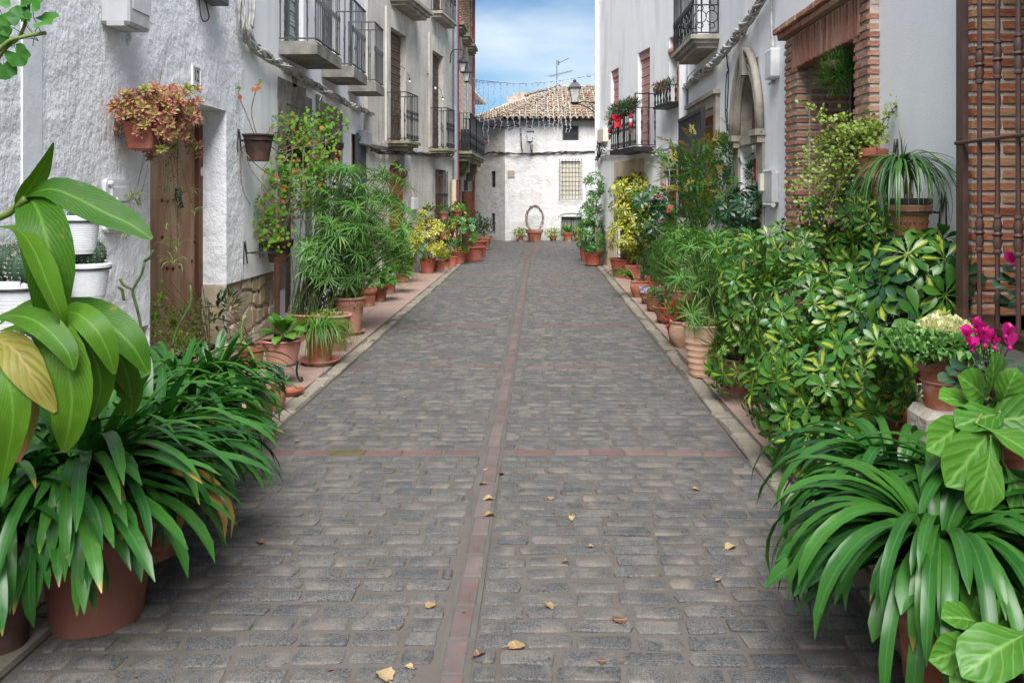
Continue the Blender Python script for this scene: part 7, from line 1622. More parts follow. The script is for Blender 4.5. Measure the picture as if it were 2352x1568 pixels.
q = G(1228, 554); q.y -= .25; o = thing('bare_climber', 'pot with a bare twig hoop before the far white house', 'potted plant', q); pot(o, q, .20, .27, .42, 'collar', 'terracotta'); m = MB(); rr = random.Random(22)
for k in range(26):
    pts = []
    for i in range(15):
        a = math.pi * (-.45 + 1.9 * i / 14) + rr.uniform(-.08, .08); pts.append(q + Vector((-.29 * math.cos(a) + rr.uniform(-.05, .05), rr.uniform(-.06, .06), .80 + .42 * math.sin(a) + rr.uniform(-.05, .05))))
    a0 = rr.randint(0, 6); m.tube([pts[i] for i in range(a0, rr.randint(a0 + 6, 15))], .005, 4, False)
for s_ in (-1, 1): m.tube(spline([q + Vector((s_ * .1, 0, .4)), q + Vector((s_ * .28, 0, .55)), q + Vector((s_ * .33, 0, .9))], 6), .012, 4)
part('twig_hoop', m, MT['twig'], o, kind='stuff')
# ================================================================== plants, right side
# tall column schefflera and its neighbour at the house corner
c = at_ground(1362, 609); c.z = 0.012; o = scheff('tall narrow green schefflera column in a red tub at the white corner', c, .20, .30, 'rolled', 'terracotta_red', [ell(1365, 425, c.y, 18, 26, .16), ell(1366, 470, c.y, 14, 25, .13), ell(1362, 505, c.y, 20, 28, .18), ell(1362, 545, c.y, 26, 32, .25), ell(1368, 565, c.y, 22, 20, .25)], SG, 150, 41, (.75, 1.0), stems=10, sr=.012)
saucer('red saucer under the tall schefflera column', c - Vector((0, 0, .008)), .20, 'terracotta_red')
c = G(1347, 605); c.y += .7; c.x = (1347 - CX) * c.y / F; c.z = .012; scheff('lower schefflera half hidden behind the tall column', c, .18, .36, 'plain', 'terracotta_red', [ell(1350, 545, c.y, 24, 35, .25), ell(1348, 500, c.y, 16, 30, .2)], SG, 80, 42, (.8, 1.05))
# at the tan doorway
c = Vector((1.62, 16.1, PZ)); scheff('tall yellow variegated schefflera before the tan stone doorway', c, .26, .36, 'plain', 'terracotta_red', [ell(1445, 440, 16.1, 30, 30, .3), ell(1475, 435, 16.2, 24, 26, .25), ell(1450, 490, 16.0, 34, 40, .35), ell(1440, 545, 15.9, 34, 35, .35), ell(1475, 530, 15.9, 40, 50, .35)], SY, 230, 43, (.95, 1.3), stems=12, sr=.012)
c = Vector((1.98, 14.6, PZ)); scheff('dark green large leaved schefflera right of the yellow one', c, .2, .34, 'collar', 'terracotta_red', [ell(1500, 475, 14.6, 34, 30, .3), ell(1520, 490, 14.6, 26, 26, .3), ell(1505, 520, 14.6, 30, 30, .3)], SG[:2] + SD[:3], 70, 44, (1.3, 1.7))
FN = curve_leaf(.16, .012, .6, 1.2, 4, P_LANCE)
c = at_ground(1462, 640); o = thing('fern_trough', 'feathery fern in a red trough below the yellow schefflera', 'potted plant', c); m = MB(); v, f = chamfer(1, 1, 1, .05); m.add([c + Vector((p[0] * (.42 + .06 * p[2]), p[1] * .22, (p[2] + .5) * .26)) for p in v], f); part('pot', m, MT['terracotta_red'], o); foliage(o, [ell(1466, 582, c.y, 30, 18, .2)], FN, 'small_leaf', 330, seed=45, depth=.9)
# row along the right kerb
c = at_ground(1470, 682); o = thing('strap_plant_pot', 'pot with a heather-like plant and strap leaves spilling to the kerb', 'potted plant', c); pot(o, c, .10, .14, .26, 'vase', 'terracotta'); foliage(o, [ell(1485, 610, c.y, 22, 30, .18)], curve_leaf(.05, .02, .3, .4, 3, P_LANCE), 'dark_leaf', 330, seed=46, depth=.9); rosette(o, c + Vector((-.08, .05, .25)), strap_meshes(MT['grass'], 5, .46, .03, (.6, 1.2), (1.4, 2.4), seg=7), 26, .03, rr=random.Random(47), az=(1.8, 4.2))
c = at_ground(1500, 664); scheff('small green schefflera behind the strap leaved pot', c, .14, .24, 'collar', 'terracotta', [ell(1518, 610, c.y, 32, 36, .3)], SG[:3] + SD[:2], 46, 48, (1.1, 1.4))
def footed(c, r, h, mat, o):
    pot(o, c + Vector((0, 0, .04)), r * .6, r, h, 'bowl', mat)
    for k in range(3):
        a = 2.09 * k + .6; d = Vector((math.cos(a), math.sin(a), 0)); m = MB(); m.tube([c + d * r * .5 + Vector((0, 0, .09)), c + d * r * .62 + Vector((0, 0, .03)), c + d * r * .55], [.02, .022, .018], 6); part('foot', m, MT[mat], o, True)
c = at_ground(1488, 698); o = thing('pansy_bowl', 'clay bowl of pale violet pansies on the right pavement', 'potted plant', c); footed(c, .13, .13, 'terracotta', o); foliage(o, [ell(1487, 666, c.y, 22, 10, .1)], SML, 'round_green', 200, seed=49)
for k in range(14):
    q = P(RL.uniform(1470, 1492), RL.uniform(655, 672), c.y - .12); m = MB()
    for j in range(5): m.add(*xf(curve_leaf(.022, .022, .3, .3, 2, P_ROUND), frame(q, (math.cos(1.257 * j), -.25, math.sin(1.257 * j)), (0, -1, .2))))
    part('flower', m, MT['pansy'], o, True)
c = at_ground(1502, 715); o = thing('footed_bowl', 'footed brown clay bowl with small green plant behind the trailing succulent', 'potted plant', c); footed(c, .14, .15, 'pot_brown', o); foliage(o, [ell(1503, 676, c.y, 20, 12, .1)], SML, 'round_green', 220, seed=50)
c = at_ground(1528, 742); o = thing('footed_bowl', 'footed clay bowl with a grey green succulent trailing over its side', 'potted plant', c); footed(c, .15, .17, 'pot_brown', o); SUC = [lm('leaf', MT['scheff_dark'], curve_leaf(.05, .04, .3, .4, 3, P_ROUND)), lm('leaf', MT['grey_leaf'], curve_leaf(.05, .04, .3, .4, 3, P_ROUND))]
bush(o, c + Vector((0, 0, .2)), [ell(1530, 678, c.y, 26, 22, .12), ell(1536, 715, c.y - .1, 18, 30, .08)], SUC, 170, seed=51, depth=.5, up=.2, stems=0)
m = MB(); b = P(1532, 735, c.y - .15); m.tube(spline([b, b + Vector((.0, 0, -.09)), b + Vector((.03, 0, -.12)), b + Vector((.05, 0, -.10)), b + Vector((.04, 0, -.085))], 10), .004, 4); part('wire_hook', m, MT['iron'], o)
c = at_ground(1540, 700); o = thing('leafy_pot', 'medium leafy plant behind the footed bowls', 'potted plant', c); pot(o, c, .12, .15, .28, 'collar', 'terracotta'); foliage(o, [ell(1550, 650, c.y, 36, 36, .25)], curve_leaf(.07, .03, .3, .5, 3, P_LANCE), 'round_green', 380, seed=52, depth=.8)
# nandina sprays
def spray(mat, n=24, L_=.27):
    mb = MB(); mb.tube([(0, 0, 0), (L_ * .5, 0, .02), (L_, 0, -.01)], .0015, 3, False)
    for k in range(n):
        t = .25 + .75 * k / n; s = (-1) ** k; a = .9 - .3 * t; q = Vector((L_ * t, s * RL.uniform(.0, .05) * (1.2 - t), .02 + RL.uniform(-.01, .01)))
        mb.add(*xf(curve_leaf(.070 * RL.uniform(.8, 1.2), .022, .2, .5, 3, P_LANCE, 1, .15), frame(q, (math.cos(a), s * math.sin(a), RL.uniform(-.2, .3)), (0, 0, 1))), rnd=RL.uniform(.001, 1))
    return mb.mesh('spray', MT[mat], smooth=True)
NG, NB, NR = [spray('nandina') for _ in range(5)], [spray('nandina_bronze') for _ in range(4)], [spray('nandina_red') for _ in range(2)]
c = Vector((1.95, 10.9, PZ)); o = thing('nandina_bush', 'large nandina bush with bronze tips before the pointed doorway', 'shrub', c); pot(o, c, .20, .26, .36, 'rolled', 'terracotta')
ne = [ell(1610, 385, 11.0, 95, 40, .45), ell(1690, 370, 10.6, 50, 45, .3), ell(1560, 395, 11.2, 45, 30, .3), ell(1640, 450, 10.7, 80, 55, .4), ell(1620, 520, 10.6, 85, 60, .4), ell(1700, 540, 10.3, 45, 50, .3), ell(1560, 560, 10.9, 50, 50, .3)]
foliage(o, ne, curve_leaf(.062, .021, .2, .5, 3, P_LANCE, 1, .15), 'nandina', 2600, seed=153, depth=.8, name='small_leaves')
bush(o, c + Vector((0, 0, .33)), ne, NG, 280, (.55, .9), .2, 'spray', 53, .6, 14, 'stem_brown', .008)
bush(o, c + Vector((0, 0, .33)), [ell(1640, 350, 10.7, 75, 22, .3), ell(1600, 428, 10.2, 60, 26, .2), ell(1725, 335, 10.4, 22, 18, .2), ell(1600, 345, 10.9, 40, 14, .2)], NB, 26, (.5, .85), .1, 'bronze_spray', 54, .5, 0)
bush(o, c, [ell(1545, 450, 10.6, 24, 30, .2), ell(1500, 495, 10.8, 14, 8, .1)], NR, 7, (.5, .75), .2, 'red_spray', 55, .6, 0)
bush(o, c + Vector((0, 0, .33)), [ell(1545, 330, 10.8, 18, 14, .15), ell(1590, 325, 10.8, 14, 14, .12), ell(1688, 310, 10.5, 8, 18, .1)], NB[:2], 6, (.6, .8), .6, 'bronze_spray', 56, .9, 5, 'stem_brown', .004)
# dark schefflera in the pointed doorway
c = Vector((2.35, 9.55, .11)); scheff('dark schefflera standing inside the pointed doorway', c, .16, .34, 'collar', 'terracotta', [ell(1700, 495, 9.5, 40, 40, .25), ell(1715, 470, 9.4, 24, 24, .2)], SD, 60, 57, (1.0, 1.35))
# wreath on the pointed door
q = P(1734, 388, 9.75); o = thing('wreath', 'red flower wreath on the door inside the pointed arch', 'wreath', q); foliage(o, [ell(1728, 395, 9.75, 14, 18, .06)], curve_leaf(.07, .02, .3, .3, 2, P_LANCE), 'fir', 130, seed=58, name='fir_twigs')
for k in range(5):
    m = MB(); p = P(1738 + 2 * (k % 2), 372 + 10 * k, 9.65)
    for j in range(7): m.add(*xf(curve_leaf(.075, .05, .4, .4, 3, P_LANCE), frame(p, (math.cos(.9 * j), -.35, math.sin(.9 * j)), (0, -1, .1))))
    part('flower', m, MT['red'], o, True)
# papyrus clumps
UMB2 = [umbel_mesh(MT['papyrus'], RL.choice((16, 20)), .20, .012, RL.uniform(1.0, 1.9)) for _ in range(5)]
c = at_ground(1556, 790); o = thing('red_nandina_pot', 'small clay pot with scarlet leaved nandina at the kerb', 'potted plant', c); pot(o, c, .08, .115, .20, 'rolled', 'terracotta'); bush(o, c + Vector((0, 0, .2)), [ell(1556, 725, c.y, 30, 16, .15), ell(1548, 742, c.y - .08, 18, 10, .06)], NR, 26, (.42, .6), .3, 'red_spray', 59, .8, 5, 'stem_brown', .003); foliage(o, [ell(1560, 705, c.y, 34, 16, .15)], curve_leaf(.05, .02, .3, .5, 3, P_LANCE), 'lime_leaf', 160, seed=60, depth=.8)
c = at_ground(1578, 800); c.y += .1; o = thing('round_clay_pot', 'orange rounded clay pot behind the ribbed tub', 'pot', c); pot(o, c, .10, .155, .28, 'vase', 'terracotta_sand'); foliage(o, [ell(1585, 715, c.y, 40, 22, .2)], curve_leaf(.05, .02, .3, .5, 3, P_LANCE), 'small_leaf', 220, seed=61, depth=.8)
c = at_ground(1614, 868); c.y += .12; c.x = (1614 - CX) * c.y / F; o = thing('ribbed_tub', 'big ribbed sandy clay tub of papyrus on the right kerb', 'potted plant', c); pot(o, c, .112, .165, .455, 'ribbed', 'terracotta_sand', n=36); rr = random.Random(62)
heads = [P(rr.uniform(1560, 1720), rr.uniform(535, 700), c.y + rr.uniform(-.1, .6)) for _ in range(55)] + [P(1600, 740, c.y - .2), P(1590, 720, c.y - .15), P(1650, 790, c.y - .2), P(1655, 820, c.y - .2), P(1570, 640, c.y - .1)]
papyrus(o, c + Vector((.03, .02, .42)), heads, UMB2, 62, spread=.11)
c = Vector((1.85, 8.3, PZ)); o = thing('papyrus_pot', 'tall umbrella papyrus between nandina and the ribbed tub', 'potted plant', c); pot(o, c, .15, .2, .34, 'rolled', 'terracotta'); rr = random.Random(63)
heads = [P(rr.gauss(1635, 55), rr.uniform(530, 660), 8.3 + rr.uniform(-.4, .4)) for _ in range(60)] + [P(rr.uniform(1490, 1580), rr.uniform(560, 640), 9.0) for _ in range(18)] + [P(1475, 500, 9.2)]
papyrus(o, c + Vector((0, 0, .3)), heads, UMB2, 63, 'stem_green', spread=.18)
# variegated schefflera bank
SVb = scheff_meshes(MT['scheff'], 1.12, 10)
bank = ((1700, 905, 'variegated schefflera in the pink pot next to the ribbed tub', .17, .30, 'terracotta_pink', [ell(1720, 720, 6.55, 60, 95, .35), ell(1715, 600, 6.7, 50, 45, .3), ell(1690, 830, 6.4, 45, 50, .25)], 74, None),
        (None, (1.98, 6.2), 'tallest variegated schefflera in front of the brick porch', .18, .34, 'terracotta', [ell(1870, 600, 6.1, 90, 65, .35), ell(1930, 500, 6.1, 60, 55, .3), ell(1960, 590, 6.0, 60, 60, .3), ell(1800, 590, 6.2, 50, 50, .3), ell(1975, 500, 6.0, 45, 55, .22)], 100, None),
        (None, (1.75, 5.4), 'broad variegated schefflera in the middle of the right bank', .18, .34, 'terracotta', [ell(1850, 720, 5.45, 90, 80, .4), ell(1790, 800, 5.5, 60, 70, .3), ell(1950, 710, 5.3, 80, 70, .35)], 100, None),
        (None, (1.80, 4.75), 'variegated schefflera hanging low over the right pavement', .17, .30, 'terracotta', [ell(1880, 880, 4.8, 95, 85, .35), ell(1800, 920, 4.9, 60, 60, .25), ell(1990, 860, 4.6, 75, 75, .3), ell(1860, 990, 4.7, 55, 50, .2), ell(1900, 1050, 4.5, 50, 45, .2)], 120, None))
for i, (x, y, lb, r, h, mt, es, n, _) in enumerate(bank):
    c = at_ground(x, y) if x else Vector((*y, PZ)); scheff(lb, c, r, h, 'rolled', mt, es, SVb, int(n * 2.3), 70 + i, (.55, 1.05), depth=.6, up=.3, stems=12, sr=.009, group='variegated schefflera bank')
c = Vector((2.2, 5.0, PZ)); scheff('dark schefflera against the white wall below the hanging pots', c, .16, .36, 'collar', 'terracotta', [ell(2090, 660, 5.0, 65, 70, .25), ell(2060, 740, 4.95, 50, 55, .2), ell(2130, 630, 5.0, 40, 35, .2)], SD[:4] + SVb[:2], 62, 80, (1.1, 1.45))
# hanging pots on the right wall
c = WR.at(1993, 408, .2); o = thing('jade_pot', 'trailing jade plant in a clay wall pot beside the brick porch', 'potted plant', c); pot(o, c, .085, .125, .2, 'collar', 'terracotta'); t_ = c + Vector((0, 0, .18)); rr = random.Random(81); st = MB(); lf = MB(); JL = disc_leaf(.024, .020); jv = np.array([tuple(p) for p in JL[0]])
ends = [(1850, 245), (1880, 280), (1905, 300), (1935, 320), (1960, 300), (2062, 238), (1830, 420), (1850, 460), (1870, 500), (1890, 470), (1910, 440), (1830, 380), (1860, 390), (1940, 420), (1925, 360), (1990, 300), (2010, 330), (1880, 350), (1850, 520), (1920, 500), (1955, 360), (2030, 300), (1900, 400), (1865, 440), (1880, 540), (1815, 450), (1845, 350), (1870, 320), (1985, 270), (1935, 270), (1915, 470), (1875, 420), (2000, 290), (1960, 330), (1890, 330)]
for (x, y) in ends:
    e = P(x, y, c.y + rr.uniform(-.25, .3)); mid = t_.lerp(e, .5) + Vector((0, 0, .12 if e.z < t_.z else .03)); pth = spline([t_, mid, e], 16); st.tube(pth, [.007 - .0003 * k for k in range(17)], 5)
    for k in range(4, 17):
        for _ in range(6):
            d = Vector((rr.uniform(-1, 1), rr.uniform(-1, 1), rr.uniform(-.6, 1))).normalized(); off = d * rr.uniform(.0, .07); M_ = frame(pth[k] + off, d, Vector((rr.uniform(-1, 1), -.6, .6)), rr.uniform(.7, 1.35)); lf.add(jv @ np.array(M_.to_3x3()).T + np.array(M_.translation), JL[1], JL[2], rr.uniform(.001, 1))
            if rr.random() < .2: st.tube([pth[k], pth[k] + off], .0016, 3, False)
part('branches', st, MT['stem_brown'], o, True, kind='stuff'); part('small_leaves', lf, MT['jade'], o, True, kind='stuff')
iron_ring('black ring bracket under the jade plant pot', WR, c + Vector((0, 0, .15)), .125)
c = WR.at(2090, 545, .21); o = thing('ponytail_palm', 'ponytail palm with long drooping leaves in a decorated wall pot', 'potted plant', c); pot(o, c, .085, .118, .20, 'collar', 'clay_relief' if 'clay_relief' in MT else 'pot_brown'); m = MB(); m.lathe(c + Vector((0, 0, .19)), [(.118, 0), (.128, .02), (.128, .05), (.11, .052)], 24); part('black_liner', m, MT['pot_black'], o, True, 40)
t_ = P(2072, 385, c.y); m = MB(); m.tube(spline([c + Vector((0, 0, .2)), c + Vector((-.01, 0, .3)), t_], 8), [.05, .035, .022, .018, .016, .016, .016, .016, .016], 8); part('trunk', m, MT['stem_brown'], o, True)
PT = strap_meshes(MT['ponytail'], 10, .62, .014, (.7, 1.35), (2.3, 3.0), seg=12, prof=P_STRIP, power=.55); rosette(o, t_, PT, 120, .012, s=(.65, 1.15), rr=random.Random(82)); rosette(o, t_, strap_meshes(MT['ponytail'], 2, .22, .012, (1.3, 1.5), (.1, .5), seg=6, prof=P_STRIP), 5, .01, rr=random.Random(83))
m = MB()
for k in range(7):
    a = -2.6 + k * .5; q = c + Vector((math.cos(a) * .1, math.sin(a) * .1, .085)); d = Vector((math.cos(a), math.sin(a), 0)); e = Vector((-d.y, d.x, 0))
    for s_ in (-1, 0, 1): m.tube(spline([q + Vector((0, 0, -.03)) + d * -.004, q + e * .012 * s_ + Vector((0, 0, .01)) + d * .004, q + e * .022 * s_ + Vector((0, 0, .022 - .012 * abs(s_))) + d * .008], 6), .0035, 4)
part('relief_scrolls', m, MT['terracotta_red'], o, kind='stuff')
iron_ring('black ring bracket under the ponytail palm pot', WR, c + Vector((0, 0, .16)), .13)
# fern hanging in the porch
c = P(1922, 170, 6.75); o = thing('hanging_fern', 'fine leaved fern hanging in the dark brick porch', 'hanging plant', c + Vector((0, 0, .12))); foliage(o, [ell(1922, 172, 6.75, 40, 42, .2), ell(1940, 150, 6.75, 28, 30, .2)], curve_leaf(.085, .007, .4, 1.0, 3, P_LANCE), 'fern', 900, seed=84, depth=.9); m = MB()
m.lathe(c + Vector((0, .0, -.02)), [(.03, 0), (.09, .05), (.10, .12)], 14); part('basket', m, MT['clay_dark'], o, True); m = MB(); m.tube([c + Vector((0, 0, .1)), Vector((c.x, c.y, 2.84))], .005, 4); part('hook_wire', m, MT['iron'], o)
# ornamental kale on the ledge
ped = Vector((*P(2170, 900, 3.95).xy, 0)); kz = .56
c = Vector((P(2168, 930, 3.95).x, 3.95, .60)); m = MB(); v, f = chamfer(.26, .26, .60, .03, .012); m.add(v + np.array((c.x, c.y, .30)), f); single('stone_block', m, MT['rubble_mortar'], 'rough stone block carrying the ornamental kale pot', 'block', (c.x, c.y, 0))
o = thing('ornamental_kale', 'frilly ornamental kale with cream heart in a clay pot', 'potted plant', c); pot(o, c, .082, .118, .265, 'collar', 'terracotta'); m = MB(); m.lathe(c + Vector((0, 0, .125)), [(.103, 0), (.109, .006), (.106, .012)], 28); part('pot_band', m, MT['terracotta_pink'], o, True)
def kale_leaf(L_, w, a0, bend, rr):
    cl_ = curve_leaf(L_, w, a0, bend, 12, lambda t: (.28 + .72 * min(1, t * 1.25) ** .8) * (1 - .35 * max(0, (t - .85) / .15) ** 2), 1.2, .10, across=14, wav=0, rr=rr); vs = []
    for i, p in enumerate(cl_[0]):
        k = i % 15; t = (i // 15) / 12; s = abs(k - 7) / 7; fr = max(s ** 2.5, t ** 3.5); ph = rr.uniform(-.3, .3)
        vs.append(p + Vector((rr.uniform(-1, 1) * .010, rr.uniform(-1, 1) * .010, .020 * math.sin(k * 2.4 + i // 15 * 2.6 + ph) + rr.uniform(-.008, .008))) * fr)
    return vs, cl_[1], cl_[2]
rr = random.Random(85); top = c + Vector((0, 0, .29))
KL = [lm('leaf', MT['kale'], kale_leaf(.165, .15, .25, .35, rr)) for _ in range(4)] + [lm('leaf', MT['kale'], kale_leaf(.12, .12, .55, .3, rr)) for _ in range(3)]; KH = [lm('heart_leaf', MT['kale_heart'], kale_leaf(.07, .075, .8, .5, rr)) for _ in range(3)]
for k in range(16): inst(rr.choice(KL[:4]), 'leaf', o, TRS(top, k * 2.399, rr.uniform(.10, .35), 0, rr.uniform(1.2, 1.4)))
for k in range(12): inst(rr.choice(KL[4:]), 'leaf', o, TRS(top + Vector((0, 0, .03)), k * 2.399 + 1, rr.uniform(.1, .35), 0, rr.uniform(1.2, 1.4)))
for k in range(22): a = k * 2.399; inst(rr.choice(KH), 'heart_leaf', o, TRS(top + Vector((math.cos(a), math.sin(a), 0)) * .012 + Vector((0, 0, .055)), a, -.35 + .045 * k - rr.uniform(0, .2), 0, rr.uniform(1.1, 1.4) * (1.1 - .02 * k)))
CRK = curve_leaf(.026, .024, .5, .6, 3, P_ROUND, 1, .3)
foliage(o, [(top + Vector((math.cos(a) * .175, math.sin(a) * .175, .030 + .02 * math.sin(3 * a))), Vector((.055, .055, .032))) for a in [k * .419 for k in range(15)]] + [(top + Vector((math.cos(a) * .135, math.sin(a) * .135, .062)), Vector((.04, .04, .025))) for a in [k * .628 for k in range(10)]], CRK, 'kale', 1500, seed=185, depth=.6, name='frilled_margin')
foliage(o, [(top + Vector((0, 0, .085)), Vector((.115, .105, .045)))], CRK, 'kale_heart', 800, seed=186, depth=.5, name='cream_heart')
# cyclamen
def cyclamen(label, c, Y, heads, leaves, potr, seed, flowers=True):
    rr = random.Random(seed); o = thing('cyclamen_pot', label, 'potted plant', c); pot(o, c, potr * .75, potr, potr * 1.5, 'plain', 'pot_black'); t_ = c + Vector((0, 0, potr * 1.45))
    CLf = [lm('leaf', MT['cyclamen_leaf'], curve_leaf(.075, .07, .3, .6, 5, P_ROUND, 1, .1, across=4, wav=.05, edge=.03)) for _ in range(3)]
    st = MB()
    for (x, y) in leaves:
        p = P(x, y, Y + rr.uniform(-.08, .08)); d = Vector((p.x - c.x, p.y - c.y, 0)) + Vector((rr.uniform(-.03, .03), -.05, 0)); inst(rr.choice(CLf), 'leaf', o, frame(p, d + Vector((0, 0, -.02)), (rr.uniform(-.3, .3), -.55, .9), rr.uniform(.85, 1.2))); st.tube(spline([t_, t_.lerp(p, .5) + Vector((0, 0, .03)), p], 5), .0025, 4, False)
    for (x, y) in heads:
        p = P(x, y, Y - .05); m = MB()
        tl = Matrix.Rotation(rr.uniform(-.5, .5), 4, 'Y') @ Matrix.Rotation(rr.uniform(-.4, .4), 4, 'X'); fs_ = rr.uniform(.85, 1.2)
        for j in range(5):
            a = 1.257 * j + rr.uniform(-.3, .3); m.add(*xf(curve_leaf(.056 * fs_, .040 * fs_, rr.uniform(.9, 1.45), rr.uniform(-.5, .6), 5, P_ROUND, 1, .10, across=4, wav=.10, roll=rr.uniform(-.7, .7), twist=rr.uniform(-.5, .5), pet=.1), Matrix.Translation(p) @ tl @ Matrix.Rotation(a, 4, 'Z')), rnd=rr.uniform(.001, 1))
        m.lathe(p + Vector((0, 0, -.012)), [(.001, -.008), (.009, -.002), (.010, .008), (.004, .016)], 8); part('flower', m, MT['magenta'], o, True); st.tube(spline([t_, t_.lerp(p, .6) + Vector((0, 0, .03)), p + Vector((.004, 0, .012)), p], 8), .0025, 4, False)
    part('flower_stalks', st, MT['dry_brown'], o, True, kind='stuff'); return o
c = Vector((P(2280, 870, 3.62).x, 3.62, .60)); cyclamen('magenta flowering cyclamen beside the ornamental kale', c, 3.55, ((2222, 772), (2240, 755), (2252, 772), (2270, 778), (2285, 795), (2310, 768), (2232, 800), (2320, 795), (2262, 790)), [(2215, 838), (2230, 850), (2250, 838), (2265, 855), (2285, 840), (2300, 865), (2320, 850), (2200, 855), (2240, 875), (2275, 880), (2305, 890), (2335, 880), (2220, 880), (2260, 820), (2295, 825), (2190, 870), (2340, 840)], .085, 86)
c = Vector((2.58, 4.15, wz0 + .005)); cyclamen('dark leaved plant in a black pot behind the window bars', c, 4.15, ((2325, 605),), [(2310, 660), (2325, 640), (2340, 680), (2320, 690), (2345, 650), (2335, 620), (2350, 700), (2315, 700)], .10, 87)
# clivias and bergenias in the lower right corner
CLR = [m_ for m_ in strap_meshes(MT['clivia_r'] if 'clivia_r' in MT else MT['clivia'], 15, .62, .040, (.6, 1.35), (1.9, 2.9), power=1.0, seg=11)] + strap_meshes(MT['clivia'], 4, .50, .06, (.2, .7), (1.0, 1.9))
for (x, y, Y, n, lb, sd) in ((2150, 1270, 2.72, 210, 'big arching clivia in the lower right corner', 88), (2060, 1110, 3.45, 100, 'clivia behind the corner one, under the schefflera bank', 89), (2230, 1150, 3.1, 44, 'clivia against the stone ledge on the right', 90)):
    c = P(x, y, Y); b = Vector((c.x, c.y, PZ)); o = thing('potted_clivia', lb, 'potted plant', b, 'clivia plants in the right corner'); pot(o, b, .10, .13, max(.16, c.z - .10), 'rolled', 'terracotta'); rr = random.Random(sd); rosette(o, c, CLR, n, .05, s=(.85, 1.15), rr=rr)
def bergenia(label, hub, leaves, potc, r, h, Yl, seed):
    rr = random.Random(seed); o = thing('bergenia_pot', label, 'potted plant', potc); pot(o, potc, r * .75, r, h, 'collar', 'terracotta'); st = MB()
    for (x, y, w, a, face, dy) in leaves:      # picture position of leaf centre, its width in px, its direction, which way it faces
        p = P(x, y, Yl + dy); s = w * .80 * (Yl + dy) / F / .105; d = Vector((math.cos(a), -.25, math.sin(a))); M_ = frame(p - d.normalized() * .11 * s, d, face, s); inst(rr.choice(BRG), 'leaf', o, M_); b = M_.translation; st.tube(spline([hub, hub.lerp(b, .6) + Vector((0, 0, .02)), b], 6), .006, 5)
    part('leaf_stalk', st, MT['stem_green'], o, True, kind='stuff'); m = MB(); m.tube(spline([potc + Vector((0, 0, h * .9)), potc.lerp(hub, .6), hub], 6), [.02] * 7, 7); part('rootstock', m, MT['dry_brown'], o, True)
up_, fr_ = (0, -.5, .9), (.1, -1, .35)
c = Vector((P(2290, 1000, 3.0).x, 3.02, .57)); hub = P(2285, 940, 3.02)
bergenia('large leaved bergenia on the ledge beside the cyclamen', hub, ((2250, 850, 95, 1.9, (.4, -1, .2), -.05), (2320, 880, 75, 1.3, (-.5, -.9, .2), -.06), (2215, 890, 100, 2.6, fr_, 0), (2200, 935, 95, 3.0, up_, -.02), (2250, 975, 110, 3.4, up_, -.1), (2160, 1000, 110, 3.6, fr_, -.1), (2225, 1040, 150, 3.9, fr_, -.16), (2320, 1005, 120, 6.0, up_, -.12), (2250, 1100, 120, 4.3, (.1, -1, .1), -.22), (2340, 960, 130, .2, fr_, -.1), (2330, 1040, 120, 5.6, up_, -.2), (2180, 1080, 80, 4.2, (.3, -1, .1), -.1), (2340, 1150, 110, 5.0, fr_, -.2), (2300, 920, 60, 1.0, fr_, .0)), c, .11, .16, 2.95, 91)
c = Vector((P(2300, 1560, 2.3).x, 2.30, PZ)); hub = P(2300, 1500, 2.3)
bergenia('bergenia with puckered leaves at the bottom right edge', hub, ((2265, 1420, 120, 2.1, (-.2, -1, .4), 0), (2200, 1440, 100, 3.0, up_, -.05), (2170, 1490, 110, 3.3, fr_, -.08), (2280, 1520, 160, 3.6, up_, -.15), (2335, 1450, 110, 1.2, (-.5, -1, .2), 0), (2310, 1390, 80, 1.5, fr_, .08), (2345, 1330, 90, 2.4, fr_, .1), (2345, 1530, 130, 5.8, up_, -.1), (2230, 1555, 90, 3.9, up_, -.15)), c, .13, .26, 2.3, 92)
# ------------------------------------------------------------------ festive bits on the right-hand house
q = W1.w(bu0 + 1.0, .42, 2.52 + .75); o = thing('garland', 'green fir garland with red tinsel along the black balcony rail', 'garland', q); es = []
for k in range(10):
    u = bu0 + .05 + 1.5 * k / 9; es.append((W1.w(u, .42, 3.30 + .04 * math.sin(k * 1.9) - (.06 * max(0, k - 7))), Vector((.13, .10, .10))))
foliage(o, es, curve_leaf(.085, .014, .3, .2, 2, P_LANCE), 'fir', 1700, seed=93, name='fir_twigs', depth=.9); foliage(o, [es[0], es[5], es[6]], curve_leaf(.06, .015, .3, .3, 2, P_LANCE), 'red', 90, seed=94, name='tinsel')
q = W1.w(bu0 + .98, .46, 3.10); o = thing('red_bow', 'big red ribbon bow on the black balcony rail', 'bow', q)
for k, (dx, dz, s) in enumerate(((-.09, .06, 1), (.09, .06, 1), (-.05, -.16, 1.2), (.06, -.18, 1.3))):
    m = MB(); m.add(*xf(curve_leaf(.17 * s, .10, .2, .5, 5, P_ROUND if k < 2 else P_STRIP, 1, .1), frame(q, (dx, -.05, dz), (0, -1, .2)))); part('ribbon' if k > 1 else 'loop', m, MT['red'], o, True)
m = MB(); m.lathe(q + Vector((0, -.03, -.02)), [(.001, -.03), (.03, 0), (.001, .03)], 8); part('knot', m, MT['red'], o, True)
